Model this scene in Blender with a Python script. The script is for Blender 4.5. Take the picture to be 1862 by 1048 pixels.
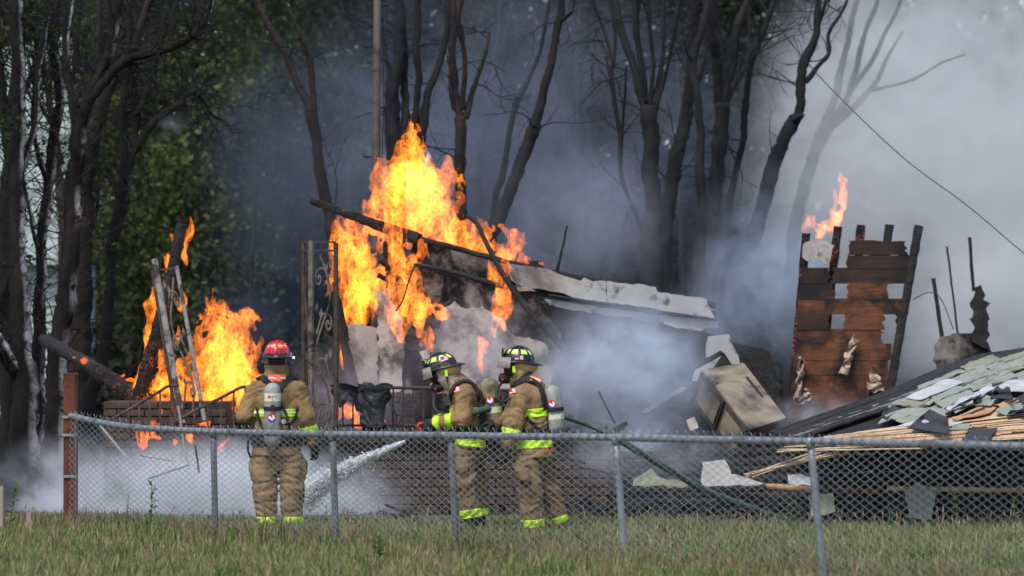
import bpy, math, random
import numpy as np
from mathutils import Vector, Matrix

scene = bpy.context.scene
for o in list(bpy.data.objects):
    bpy.data.objects.remove(o)
COL = scene.collection
rng = np.random.default_rng(7)
random.seed(7)

# ------------------------------------------------------------------ camera
FPX, HZ, CH = 8235.0, 591.0, 2.04          # focal length in photo pixels, horizon row, camera height
cam_d = bpy.data.cameras.new('camera')
cam_d.sensor_width = 36.0
cam_d.lens = 36.0 * FPX / 1862.0
cam_d.shift_y = (HZ - 524.0) / 1862.0
cam_d.clip_start = 0.5
cam_d.clip_end = 2000.0
cam_d.dof.use_dof = True
cam_d.dof.focus_distance = 45.5
cam_d.dof.aperture_fstop = 2.2
cam = bpy.data.objects.new('camera', cam_d)
cam.location = (0, 0, CH)
cam.rotation_euler = (math.radians(90), 0, 0)
COL.objects.link(cam)
scene.camera = cam

# ------------------------------------------------------------------ sky, sun, exposure
SUN_EL, SUN_ROT = math.radians(58), math.radians(205)
world = bpy.data.worlds.new('World')
scene.world = world
world.use_nodes = True
wn = world.node_tree
bg = wn.nodes['Background']
sky = wn.nodes.new('ShaderNodeTexSky')
sky.sky_type = 'NISHITA'
sky.sun_disc = False
sky.sun_elevation = SUN_EL
sky.sun_rotation = SUN_ROT
sky.dust_density = 2.0
sky.air_density = 1.0
sky.ozone_density = 1.0
wn.links.new(sky.outputs[0], bg.inputs[0])
bg.inputs[1].default_value = 0.13
sun_d = bpy.data.lights.new('sun', 'SUN')
sun_d.energy = 1.5
sun_d.angle = math.radians(14)
sun_d.color = (1.0, 0.97, 0.93)
sun = bpy.data.objects.new('sun', sun_d)
sd = Vector((math.sin(SUN_ROT) * math.cos(SUN_EL), math.cos(SUN_ROT) * math.cos(SUN_EL), math.sin(SUN_EL)))
sun.rotation_euler = sd.to_track_quat('Z', 'Y').to_euler()
sun.location = (0, 20, 30)
COL.objects.link(sun)
scene.view_settings.view_transform = 'Standard'
scene.view_settings.look = 'None'
scene.view_settings.exposure = 0.9
scene.view_settings.gamma = 1.0
scene.view_settings.use_curve_mapping = False
scene.render.engine = 'CYCLES'
cy = scene.cycles
cy.use_denoising = True
try:
    cy.denoiser = 'OPENIMAGEDENOISE'
    cy.denoising_prefilter = 'ACCURATE'
except Exception:
    pass
cy.max_bounces = 8
cy.diffuse_bounces = 3
cy.glossy_bounces = 2
cy.transmission_bounces = 4
cy.transparent_max_bounces = 48
cy.volume_bounces = 2
cy.volume_step_rate = 1.25
cy.volume_max_steps = 256
cy.sample_clamp_indirect = 4.0

# ------------------------------------------------------------------ helpers: placing
def P(px, py, Y):
    """point at depth Y metres that the photograph shows at (px, py)"""
    return np.array([(px - 931.0) * Y / FPX, Y, CH - (py - HZ) * Y / FPX])
def PX(px, Y): return (px - 931.0) * Y / FPX
def PZ(py, Y): return CH - (py - HZ) * Y / FPX
def S(px, Y): return px * Y / FPX            # a length in photo pixels at depth Y

# ------------------------------------------------------------------ helpers: noise
_pr = np.random.default_rng(11)
_perm = np.concatenate([_pr.permutation(256)] * 3).astype(np.int32)
_grad = _pr.normal(size=(256, 3)).astype(np.float32)
_grad /= np.linalg.norm(_grad, axis=1)[:, None]
def perlin(p):
    p = np.asarray(p, dtype=np.float32)
    i = np.floor(p).astype(np.int32)
    f = p - i
    i &= 255
    u = f * f * f * (f * (f * 6 - 15) + 10)
    out = 0
    for dx in (0, 1):
        wx = u[..., 0] if dx else 1 - u[..., 0]
        a = _perm[i[..., 0] + dx]
        for dy in (0, 1):
            wy = u[..., 1] if dy else 1 - u[..., 1]
            b = _perm[a + i[..., 1] + dy]
            for dz in (0, 1):
                wz = u[..., 2] if dz else 1 - u[..., 2]
                g = _grad[_perm[b + i[..., 2] + dz]]
                d = g[..., 0] * (f[..., 0] - dx) + g[..., 1] * (f[..., 1] - dy) + g[..., 2] * (f[..., 2] - dz)
                out = out + wx * wy * wz * d
    return out * 1.5
def fbm(p, octv=3, gain=0.5):
    p = np.asarray(p, dtype=np.float32)
    o, a, s = 0, 1.0, 1.0
    for k in range(octv):
        o = o + a * perlin(p * s + 17.3 * k)
        a *= gain
        s *= 2.03
    return o

# ------------------------------------------------------------------ helpers: objects
ROOT = {}
def base_of(o):
    while o is not None and o.parent is not None:
        o = o.parent
    return ROOT.get(o.name, np.zeros(3)) if o is not None else np.zeros(3)
def tag(o, label=None, cat=None, group=None, kind=None):
    if label: o['label'] = label
    if cat: o['category'] = cat
    if group: o['group'] = group
    if kind: o['kind'] = kind
    return o
def thing(name, label, cat, base=(0, 0, 0), group=None, kind=None):
    o = bpy.data.objects.new(name, None)
    o.empty_display_size = 0.2
    COL.objects.link(o)
    o.location = tuple(base)
    ROOT[o.name] = np.array(base, float)
    return tag(o, label, cat, group, kind)
def make_mesh(name, V, F, smooth=False):
    me = bpy.data.meshes.new(name)
    V = np.asarray(V, dtype=np.float32).reshape(-1, 3)
    if isinstance(F, np.ndarray):
        n, k = F.shape
        me.vertices.add(len(V)); me.vertices.foreach_set('co', V.ravel())
        me.loops.add(n * k); me.loops.foreach_set('vertex_index', F.astype(np.int32).ravel())
        me.polygons.add(n)
        me.polygons.foreach_set('loop_start', np.arange(0, n * k, k, dtype=np.int32))
        me.polygons.foreach_set('loop_total', np.full(n, k, dtype=np.int32))
        me.update(calc_edges=True); me.validate()
    else:
        me.from_pydata([tuple(v) for v in V.tolist()], [], [tuple(int(i) for i in f) for f in F]); me.update()
    if smooth and len(me.polygons):
        me.polygons.foreach_set('use_smooth', np.ones(len(me.polygons), dtype=bool))
    return me
def obj(name, V, F, mat, parent=None, smooth=False, base=None, label=None, cat=None, group=None, kind=None):
    """one mesh object from world-space vertices"""
    V = np.asarray(V, float).reshape(-1, 3)
    b = base_of(parent) if parent is not None else (np.array(base, float) if base is not None else np.zeros(3))
    me = make_mesh(name, V - b, F, smooth)
    o = bpy.data.objects.new(name, me)
    COL.objects.link(o)
    for m in (mat if isinstance(mat, (list, tuple)) else [mat]):
        me.materials.append(m)
    if parent is not None:
        o.parent = parent
    else:
        o.location = tuple(b)
        ROOT[o.name] = b
    return tag(o, label, cat, group, kind)

class MB:
    """collects shapes for one mesh"""
    def __init__(s): s.V = []; s.F = []; s.n = 0
    def add(s, V, F):
        V = np.asarray(V, float).reshape(-1, 3)
        s.V.append(V); s.F += [tuple(int(i) + s.n for i in f) for f in F]; s.n += len(V); return s
    def build(s, name, mat, parent=None, **k): return obj(name, np.concatenate(s.V), s.F, mat, parent, **k)

BOXF = [(0, 3, 2, 1), (4, 5, 6, 7), (0, 1, 5, 4), (1, 2, 6, 5), (2, 3, 7, 6), (3, 0, 4, 7)]
def box_pts(c, ax, ay, az):
    c, ax, ay, az = (np.asarray(v, float) for v in (c, ax, ay, az))
    return np.array([c + i * ax + j * ay + k * az for k in (-1, 1) for i, j in ((-1, -1), (1, -1), (1, 1), (-1, 1))])
def unit(v):
    v = np.asarray(v, float); n = np.linalg.norm(v); return v / n if n > 1e-9 else v
def bar(a, b, w, d, up=(0, 0, 1), taper=1.0):
    """rectangular bar from a to b: w across, d along the other side"""
    a, b = np.asarray(a, float), np.asarray(b, float)
    t = unit(b - a); s = np.cross(t, up)
    if np.linalg.norm(s) < 1e-4: s = np.cross(t, (0, 1, 0))
    s = unit(s); u = np.cross(s, t)
    V = []
    for p, k in ((a, 1.0), (b, taper)):
        for i, j in ((-1, -1), (1, -1), (1, 1), (-1, 1)):
            V.append(p + s * i * w * k / 2 + u * j * d * k / 2)
    return np.array(V), [(0, 1, 2, 3)[::-1], (4, 5, 6, 7), (0, 1, 5, 4), (1, 2, 6, 5), (2, 3, 7, 6), (3, 0, 4, 7)]
def rough_bar(a, b, w, d, seg=14, amp=0.012, freq=9.0, up=(0, 0, 1), taper=1.0, sides=10, seed=0.0):
    """charred, uneven timber"""
    a, b = np.asarray(a, float), np.asarray(b, float)
    t = unit(b - a); s = unit(np.cross(t, up)); u = np.cross(s, t)
    ang = np.linspace(0, 2 * np.pi, sides, endpoint=False) + np.pi / sides
    c, sn = np.cos(ang), np.sin(ang)
    q = np.maximum(np.abs(c), np.abs(sn)); c, sn = c / q, sn / q
    V, F = [], []
    for i in range(seg + 1):
        k = i / seg; sc = 1 + (taper - 1) * k
        ring = a + (b - a) * k + np.outer(c * w / 2 * sc, s) + np.outer(sn * d / 2 * sc, u)
        V.append(ring)
    V = np.array(V)
    n = np.stack([perlin(V * freq + seed), perlin(V * freq + 31 + seed), perlin(V * freq + 57 + seed)], -1)
    V = V + n * amp
    for i in range(seg):
        for j in range(sides):
            j2 = (j + 1) % sides
            F.append((i * sides + j, i * sides + j2, (i + 1) * sides + j2, (i + 1) * sides + j))
    F.append(tuple(range(sides))[::-1]); F.append(tuple(range(seg * sides, (seg + 1) * sides)))
    return V.reshape(-1, 3), F
def tube(pts, r, sides=6, cap=True, bump=0.0, freq=3.0):
    pts = np.asarray(pts, float); n = len(pts)
    r = np.full(n, r, float) if np.isscalar(r) else np.asarray(r, float)
    T = np.gradient(pts, axis=0); T /= np.linalg.norm(T, axis=1)[:, None] + 1e-12
    ref = np.array([0, 1.0, 0]) if abs(T[0][1]) < 0.9 else np.array([1.0, 0, 0])
    s = unit(np.cross(T[0], ref)); V = []
    ang = np.linspace(0, 2 * np.pi, sides, endpoint=False)
    for i in range(n):
        s = unit(s - T[i] * np.dot(s, T[i])); u = np.cross(T[i], s)
        V.append(pts[i] + r[i] * (np.outer(np.cos(ang), s) + np.outer(np.sin(ang), u)))
    V = np.array(V)
    if bump:
        d = V - pts[:, None, :]
        V = V + d * (bump * perlin(V * freq))[..., None]
    F = [(i * sides + j, i * sides + (j + 1) % sides, (i + 1) * sides + (j + 1) % sides, (i + 1) * sides + j)
         for i in range(n - 1) for j in range(sides)]
    if cap:
        F.append(tuple(range(sides))[::-1]); F.append(tuple(range((n - 1) * sides, n * sides)))
    return V.reshape(-1, 3), F
def smooth_path(pts, n=8):
    """Catmull-Rom through the given rows (any width)"""
    p = np.asarray(pts, float)
    if len(p) < 3:
        k = np.linspace(0, 1, n * (len(p) - 1) + 1)[:, None]; return p[0] + (p[-1] - p[0]) * k
    q = np.vstack([2 * p[0] - p[1], p, 2 * p[-1] - p[-2]]); out = []
    for i in range(1, len(q) - 2):
        for t in np.linspace(0, 1, n, endpoint=False):
            a, b, c, d = q[i - 1], q[i], q[i + 1], q[i + 2]
            out.append(0.5 * (2 * b + (c - a) * t + (2 * a - 5 * b + 4 * c - d) * t * t + (3 * b - a - 3 * c + d) * t ** 3))
    out.append(p[-1]); return np.array(out)
def prism(poly, dirv):
    """closed solid: polygon (list of 3-D points) pushed along dirv"""
    a = np.asarray(poly, float); n = len(a); b = a + np.asarray(dirv, float)
    F = [tuple(range(n))[::-1], tuple(range(n, 2 * n))] + [(i, (i + 1) % n, (i + 1) % n + n, i + n) for i in range(n)]
    return np.vstack([a, b]), F
def ragged(poly, step=0.06, amp=0.02, seed=0, closed=True):
    """a polygon with broken, uneven edges"""
    poly = np.asarray(poly, float); out = []; r = np.random.default_rng(seed)
    m = len(poly)
    for i in range(m if closed else m - 1):
        a, b = poly[i], poly[(i + 1) % m]; L = np.linalg.norm(b - a); k = max(1, int(L / step))
        for j in range(k):
            q = a + (b - a) * j / k
            if j: q = q + r.normal(size=poly.shape[1]) * amp * np.array([1, 0.0, 1])[:poly.shape[1]]
            out.append(q)
    return np.array(out)

# ------------------------------------------------------------------ helpers: implicit surfaces
def surface_nets(f, h, org):
    sg = f < 0
    c = [(i, j, k) for i in (0, 1) for j in (0, 1) for k in (0, 1)]
    n = np.array(f.shape) - 1
    cnt = np.zeros(n, np.int8)
    for (i, j, k) in c: cnt += sg[i:i + n[0], j:j + n[1], k:k + n[2]]
    act = (cnt > 0) & (cnt < 8)
    I, J, K = np.nonzero(act)
    if not len(I): return np.zeros((0, 3)), np.zeros((0, 4), int)
    vals = {q: f[I + q[0], J + q[1], K + q[2]] for q in c}
    acc = np.zeros((len(I), 3)); num = np.zeros(len(I))
    for a in c:
        for ax in range(3):
            if a[ax]: continue
            b = list(a); b[ax] = 1; b = tuple(b)
            va, vb = vals[a], vals[b]; m = (va < 0) != (vb < 0)
            t = np.where(m, va / np.where(va == vb, 1, va - vb), 0)
            p = np.array(a, float)[None].repeat(len(I), 0); p[:, ax] = t
            acc += p * m[:, None]; num += m
    V = org + h * (np.stack([I, J, K], 1) + acc / num[:, None])
    idx = np.full(n, -1, np.int64); idx[I, J, K] = np.arange(len(I))
    F = []
    for ax in range(3):
        o1, o2 = (ax + 1) % 3, (ax + 2) % 3
        sl0 = [slice(None)] * 3; sl1 = [slice(None)] * 3
        sl0[ax] = slice(0, -1); sl1[ax] = slice(1, None)
        a, b = sg[tuple(sl0)], sg[tuple(sl1)]
        E = np.stack(np.nonzero(a != b), 1)
        ok = (E[:, o1] >= 1) & (E[:, o2] >= 1) & (E[:, o1] < n[o1]) & (E[:, o2] < n[o2]) & (E[:, ax] < n[ax])
        E = E[ok]
        if not len(E): continue
        inside = a[E[:, 0], E[:, 1], E[:, 2]]
        q = []
        for d1, d2 in ((-1, -1), (0, -1), (0, 0), (-1, 0)):
            e = E.copy(); e[:, o1] += d1; e[:, o2] += d2
            q.append(idx[e[:, 0], e[:, 1], e[:, 2]])
        q = np.stack(q, 1)
        q = np.where(inside[:, None], q, q[:, ::-1])
        F.append(q[(q >= 0).all(1)])
    return V, (np.concatenate(F) if F else np.zeros((0, 4), int))
def grid(lo, hi, h):
    lo, hi = np.asarray(lo, float), np.asarray(hi, float)
    n = np.maximum(np.ceil((hi - lo) / h).astype(int), 2) + 1
    ax = [lo[i] + h * np.arange(n[i]) for i in range(3)]
    return np.stack(np.meshgrid(*ax, indexing='ij'), -1).astype(np.float32), lo
def iso(fn, lo, hi, h):
    """surface of fn = 0; evaluated finely only near where a coarse look finds it"""
    g, o = grid(lo, hi, h)
    n = np.array(g.shape[:3]); k = 4
    c = g[k // 2::k, k // 2::k, k // 2::k]
    d = fn(c)
    up = d
    for a in range(3):
        up = np.repeat(up, k, a)
        if up.shape[a] < n[a]: up = np.concatenate([up] + [np.take(up, [-1], a)] * (n[a] - up.shape[a]), a)
        up = np.take(up, range(n[a]), a)
    m = np.abs(up) < h * k * 1.6 + 0.02
    f = np.where(up < 0, -1.0, 1.0).astype(np.float32)
    f[m] = fn(g[m])
    return surface_nets(f, h, o)
def round_cone(p, a, b, r1, r2, sq=(1, 1, 1)):
    """tapered capsule; sq squashes space around its axis"""
    a = np.asarray(a, np.float32); b = np.asarray(b, np.float32); sq = np.asarray(sq, np.float32)
    pa = (p - a) / sq; ba = (b - a) / sq
    t = np.clip((pa @ ba) / max(float(ba @ ba), 1e-9), 0, 1)
    return np.linalg.norm(pa - t[..., None] * ba, axis=-1) - (r1 + (r2 - r1) * t)
def ellipsoid(p, c, r):
    c = np.asarray(c, np.float32); r = np.asarray(r, np.float32)
    k = np.linalg.norm((p - c) / r, axis=-1)
    return (k - 1) * float(r.min())
def smin(a, b, k):
    h = np.clip(0.5 + 0.5 * (b - a) / k, 0, 1)
    return b + (a - b) * h - k * h * (1 - h)

# ------------------------------------------------------------------ helpers: materials
class NT:
    def __init__(s, name):
        s.m = bpy.data.materials.new(name); s.m.use_nodes = True
        s.t = s.m.node_tree; s.t.nodes.clear()
        s.out = s.n('ShaderNodeOutputMaterial')
    def n(s, typ, **k):
        o = s.t.nodes.new(typ)
        for a, v in k.items(): setattr(o, a, v)
        return o
    def l(s, a, b): s.t.links.new(a, b)
    def set(s, sock, v):
        if hasattr(v, 'links') or isinstance(v, bpy.types.NodeSocket): s.l(v, sock)
        else: sock.default_value = v
    def coord(s, kind='Object', scale=(1, 1, 1)):
        c = s.n('ShaderNodeTexCoord'); mp = s.n('ShaderNodeMapping')
        s.l(c.outputs[kind], mp.inputs[0]); mp.inputs['Scale'].default_value = scale
        return mp.outputs[0]
    def noise(s, vec, scale, detail=4, rough=0.55, dist=0.0):
        o = s.n('ShaderNodeTexNoise'); s.l(vec, o.inputs['Vector'])
        o.inputs['Scale'].default_value = scale; o.inputs['Detail'].default_value = detail
        o.inputs['Roughness'].default_value = rough; o.inputs['Distortion'].default_value = dist
        return o.outputs[0]
    def ramp(s, fac, stops, interp='LINEAR'):
        o = s.n('ShaderNodeValToRGB'); s.l(fac, o.inputs[0]); o.color_ramp.interpolation = interp
        e = o.color_ramp.elements
        while len(e) < len(stops): e.new(0.5)
        for i, (p, c) in enumerate(stops):
            e[i].position = p; e[i].color = (*c[:3], 1) if not np.isscalar(c) else (c, c, c, 1)
        return o.outputs[0]
    def math(s, op, a, b=0.0, c=None, clamp=False):
        o = s.n('ShaderNodeMath', operation=op, use_clamp=clamp)
        s.set(o.inputs[0], a); s.set(o.inputs[1], b)
        if c is not None: s.set(o.inputs[2], c)
        return o.outputs[0]
    def mapr(s, v, a, b, c=0.0, d=1.0, smooth=False):
        o = s.n('ShaderNodeMapRange'); o.interpolation_type = 'SMOOTHSTEP' if smooth else 'LINEAR'
        s.set(o.inputs[0], v)
        for i, x in enumerate((a, b, c, d)): o.inputs[1 + i].default_value = x
        return o.outputs[0]
    def mix(s, fac, a, b):
        o = s.n('ShaderNodeMix', data_type='RGBA'); s.set(o.inputs[0], fac)
        s.set(o.inputs[6], a if not isinstance(a, tuple) else (*a[:3], 1)); s.set(o.inputs[7], b if not isinstance(b, tuple) else (*b[:3], 1))
        return o.outputs[2]
    def bump(s, h, strength=0.3, dist=0.01):
        o = s.n('ShaderNodeBump'); s.l(h, o.inputs['Height']); o.inputs['Strength'].default_value = strength
        o.inputs['Distance'].default_value = dist; return o.outputs[0]
    def principled(s, color, rough=0.7, metal=0.0, normal=None, spec=0.4):
        o = s.n('ShaderNodeBsdfPrincipled'); s.set(o.inputs['Base Color'], color if not isinstance(color, tuple) else (*color[:3], 1))
        s.set(o.inputs['Roughness'], rough); s.set(o.inputs['Metallic'], metal); o.inputs['Specular IOR Level'].default_value = spec
        if normal is not None: s.l(normal, o.inputs['Normal'])
        s.l(o.outputs[0], s.out.inputs['Surface']); return o
def pm(name, c1, c2, scale=6.0, rough=0.8, metal=0.0, bump=0.3, bdist=0.01, bscale=None, stretch=(1, 1, 1), c3=None, s3=2.0, t3=(0.52, 0.62), detail=5, spec=0.35, dist=0.0):
    """two-tone grained surface with an optional third colour in patches (stains, soot, rust)"""
    t = NT(name); v = t.coord('Object', stretch)
    n1 = t.noise(v, scale, detail, 0.6, dist)
    col = t.ramp(n1, [(0.3, c1), (0.7, c2)])
    if c3 is not None:
        v2 = t.coord('Object')
        n3 = t.noise(v2, s3, 6, 0.6, 0.6)
        col = t.mix(t.mapr(n3, t3[0], t3[1]), col, c3)
    nb = t.noise(v, bscale or scale * 4, 4, 0.6)
    t.principled(col, rough, metal, t.bump(nb, bump, bdist), spec)
    return t.m
# ------------------------------------------------------------------ ground
def ground_mat():
    t = NT('yard_ground'); v = t.coord('Object')
    g = t.ramp(t.noise(v, 2.2, 6, 0.6), [(0.3, (0.05, 0.055, 0.02)), (0.55, (0.085, 0.09, 0.032)), (0.75, (0.14, 0.115, 0.06))])
    a = t.ramp(t.noise(v, 5.0, 6, 0.65), [(0.3, (0.012, 0.011, 0.011)), (0.6, (0.035, 0.03, 0.028)), (0.8, (0.10, 0.095, 0.09))])
    s = t.n('ShaderNodeSeparateXYZ'); t.l(v, s.inputs[0])
    w = t.math('ADD', s.outputs[1], t.math('MULTIPLY', t.noise(v, 0.8, 4), 2.4))
    col = t.mix(t.mapr(w, 46.6, 47.8), g, a)
    t.principled(col, 0.95, 0.0, t.bump(t.noise(v, 22, 5, 0.65), 0.6, 0.04), 0.1)
    return t.m
M_ground = ground_mat()
def ground_height(x, y):
    far = np.clip((y - 78) / 40, 0, 1)
    return 5.0 * far ** 2 + 0.03 * np.sin(x * 1.3 + y * 0.7) * (y < 60)
gx = np.concatenate([np.linspace(-700, -40, 12), np.linspace(-36, 36, 73), np.linspace(40, 700, 12)]); gy = np.concatenate([np.linspace(-60, 30, 10), np.linspace(31, 130, 100), np.linspace(135, 1500, 20)])
GX, GY = np.meshgrid(gx, gy, indexing='ij'); GZ = ground_height(GX, GY)
n_, m_ = GX.shape
I_ = np.arange(n_ * m_).reshape(n_, m_)
obj('ground', np.stack([GX, GY, GZ], -1), np.stack([I_[:-1, :-1], I_[1:, :-1], I_[1:, 1:], I_[:-1, 1:]], -1).reshape(-1, 4), M_ground, smooth=True, kind='structure', label='grassy yard and blackened ground around the burning house', cat='ground')

# ------------------------------------------------------------------ foliage
def leaf_mat(name, c1, c2, trans=0.35):
    t = NT(name); v = t.coord('Object')
    g = t.n('ShaderNodeNewGeometry')
    col = t.ramp(t.math('ADD', t.math('MULTIPLY', g.outputs['Random Per Island'], 0.6), t.math('MULTIPLY', t.noise(v, 0.9, 3), 0.4)), [(0.25, c1), (0.75, c2)])
    d = t.n('ShaderNodeBsdfDiffuse'); t.l(col, d.inputs[0]); tl = t.n('ShaderNodeBsdfTranslucent'); t.l(col, tl.inputs[0])
    m = t.n('ShaderNodeMixShader'); m.inputs[0].default_value = trans; t.l(d.outputs[0], m.inputs[1]); t.l(tl.outputs[0], m.inputs[2]); t.l(m.outputs[0], t.out.inputs['Surface'])
    return t.m
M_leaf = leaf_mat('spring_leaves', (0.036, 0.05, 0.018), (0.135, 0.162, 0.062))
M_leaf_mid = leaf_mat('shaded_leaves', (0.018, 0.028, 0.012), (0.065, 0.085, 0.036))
M_leaf_dark = leaf_mat('smoke_shaded_leaves', (0.012, 0.016, 0.012), (0.04, 0.042, 0.028), 0.2)  # dimness of the smoky wood painted into the leaf colour
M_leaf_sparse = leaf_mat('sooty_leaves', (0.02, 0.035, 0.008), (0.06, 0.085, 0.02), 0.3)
M_bark = pm('dark_bark', (0.005, 0.0048, 0.0045), (0.016, 0.0145, 0.0135), 7, 0.95, bump=1.0, bdist=0.04, bscale=34, stretch=(1, 1, 0.35))
M_char = pm('charred_bark', (0.004, 0.004, 0.0045), (0.014, 0.0135, 0.014), 5, 0.85, bump=0.8, bdist=0.025, bscale=26, stretch=(1, 1, 0.35))
M_charred_red = pm('scorched_red_bark', (0.008, 0.007, 0.006), (0.03, 0.02, 0.016), 5, 0.9, bump=1.0, bdist=0.035, bscale=34, stretch=(1, 1, 0.35), c3=(0.04, 0.019, 0.014), s3=3, t3=(0.5, 0.66))
M_greybark = pm('grey_brown_bark', (0.02, 0.017, 0.014), (0.055, 0.048, 0.04), 6, 0.95, bump=0.8, bdist=0.03, bscale=30, stretch=(1, 1, 0.5), c3=(0.018, 0.015, 0.013), s3=2.5)
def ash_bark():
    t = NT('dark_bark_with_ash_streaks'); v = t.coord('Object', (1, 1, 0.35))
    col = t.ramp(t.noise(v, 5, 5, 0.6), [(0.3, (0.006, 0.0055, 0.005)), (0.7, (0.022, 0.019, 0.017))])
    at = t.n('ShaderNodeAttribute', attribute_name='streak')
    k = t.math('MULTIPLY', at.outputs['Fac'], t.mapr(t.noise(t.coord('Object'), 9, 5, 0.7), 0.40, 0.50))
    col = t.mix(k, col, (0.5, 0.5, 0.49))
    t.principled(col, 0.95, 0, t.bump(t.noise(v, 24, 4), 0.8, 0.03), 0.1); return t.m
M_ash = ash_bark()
def leaves(centres, per, spread, size, r):
    """loose folded leaf blades around clump centres"""
    n = len(centres) * per
    c = np.repeat(centres, per, 0) + r.normal(size=(n, 3)) * spread
    a = r.normal(size=(n, 3)); a /= np.linalg.norm(a, axis=1)[:, None]
    b = np.cross(a, r.normal(size=(n, 3))); b /= np.linalg.norm(b, axis=1)[:, None] + 1e-9
    s = size * (0.6 + 0.8 * r.random(n))[:, None]
    V = np.stack([c - a * s, c + b * s * 0.5, c + a * s, c - b * s * 0.5], 1).reshape(-1, 3)
    return V, np.arange(n * 4).reshape(n, 4)
def leafy_tree(name, label, px, Y, h, crown, rad, mat, nclump, per, seed, size=0.068, spread=0.30, trunk_r=0.16, group='leafy trees behind the fire'):
    r = np.random.default_rng(seed); x = PX(px, Y); z0 = float(ground_height(np.array(x), np.array(Y)))
    t = thing(name, label, 'tree', (x, Y, z0), group)
    cz = z0 + crown
    u = r.normal(size=(nclump, 3)); u /= np.linalg.norm(u, axis=1)[:, None]
    q = np.array([x, Y, cz]) + u * (r.random(nclump) ** 0.45)[:, None] * np.array(rad)
    q += 0.25 * r.normal(size=q.shape)
    V, F = leaves(q, per, spread, size, r)
    V[:, 2] = np.maximum(V[:, 2], 0.15)
    obj('crown', V, F, mat, t)
    pts = smooth_path([(x, Y, z0 - 0.2), (x + r.normal() * 0.15, Y, z0 + crown * 0.4), (x + r.normal() * 0.3, Y, cz), (x + r.normal() * 0.4, Y, cz + rad[2] * 0.7)], 5)
    obj('trunk', *tube(pts, np.linspace(trunk_r, trunk_r * 0.25, len(pts)), 8, bump=0.25), M_bark, t, smooth=True)
    for k in range(5):
        a = pts[int(len(pts) * (0.35 + 0.1 * k))]; e = q[r.integers(len(q))]
        bp = smooth_path([a, (a + e) / 2 + np.array([0, 0, 0.2]), e], 5)
        obj('branch', *tube(bp, np.linspace(trunk_r * 0.4, trunk_r * 0.08, len(bp)), 5), M_bark, t, smooth=True)
    return t
for k, (px, Y, h, cr, rad, mat, nc, lab) in enumerate([
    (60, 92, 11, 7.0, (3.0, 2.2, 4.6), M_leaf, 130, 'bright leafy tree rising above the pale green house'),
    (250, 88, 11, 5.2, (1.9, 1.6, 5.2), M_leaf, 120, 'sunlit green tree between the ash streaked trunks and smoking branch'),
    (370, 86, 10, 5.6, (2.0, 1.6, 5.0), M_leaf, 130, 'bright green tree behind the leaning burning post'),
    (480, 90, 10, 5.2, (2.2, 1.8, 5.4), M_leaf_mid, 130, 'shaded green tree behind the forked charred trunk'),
    (590, 94, 11, 5.2, (2.2, 1.8, 5.6), M_leaf_dark, 120, 'dark smoke shaded tree left of the tall steel pole'),
    (730, 95, 11, 5.4, (2.3, 1.8, 5.6), M_leaf_dark, 120, 'dark smoke shaded tree behind the tallest flames'),
    (870, 93, 11, 5.4, (2.2, 1.8, 5.6), M_leaf_dark, 120, 'dark smoke shaded tree behind the leaning black trunk'),
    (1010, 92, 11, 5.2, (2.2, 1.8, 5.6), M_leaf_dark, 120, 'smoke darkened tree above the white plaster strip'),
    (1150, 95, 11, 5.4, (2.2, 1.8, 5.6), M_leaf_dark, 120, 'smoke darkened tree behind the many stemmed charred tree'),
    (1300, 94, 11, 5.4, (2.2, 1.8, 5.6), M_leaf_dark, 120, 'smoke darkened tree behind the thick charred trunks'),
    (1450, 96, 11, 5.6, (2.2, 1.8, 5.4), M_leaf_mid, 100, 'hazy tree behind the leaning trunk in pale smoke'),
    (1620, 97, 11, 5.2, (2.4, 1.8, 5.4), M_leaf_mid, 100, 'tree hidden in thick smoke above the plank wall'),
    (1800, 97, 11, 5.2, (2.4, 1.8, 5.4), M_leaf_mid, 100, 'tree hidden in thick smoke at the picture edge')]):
    leafy_tree('leafy_tree', lab, px, Y, h, cr, rad, mat, nc, 170, 100 + k)
r_ = np.random.default_rng(5)
q_ = np.stack([r_.uniform(-16, 16, 950), r_.uniform(101, 106, 950), r_.uniform(0.5, 12.5, 950)], 1)
q2_ = np.stack([r_.uniform(16, 44, 700) * r_.choice([-1, 1], 700), r_.uniform(100, 107, 700), r_.uniform(0.5, 11.5, 700)], 1); q_ = np.vstack([q_, q2_]); q_[:, 2] += 2.5
V_, F_ = leaves(q_, 50, 0.55, 0.2, r_)
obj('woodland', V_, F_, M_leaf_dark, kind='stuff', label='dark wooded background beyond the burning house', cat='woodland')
q_ = np.stack([r_.uniform(-9.5, 9.5, 260), r_.uniform(72, 84, 260), r_.uniform(0.1, 1.8, 260)], 1)
V_, F_ = leaves(q_, 60, 0.4, 0.09, r_)
V_[:, 2] = np.maximum(V_[:, 2], 0.02)
obj('undergrowth', V_, F_, M_leaf_dark, kind='stuff', label='dark undergrowth behind the burning house', cat='undergrowth')

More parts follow.
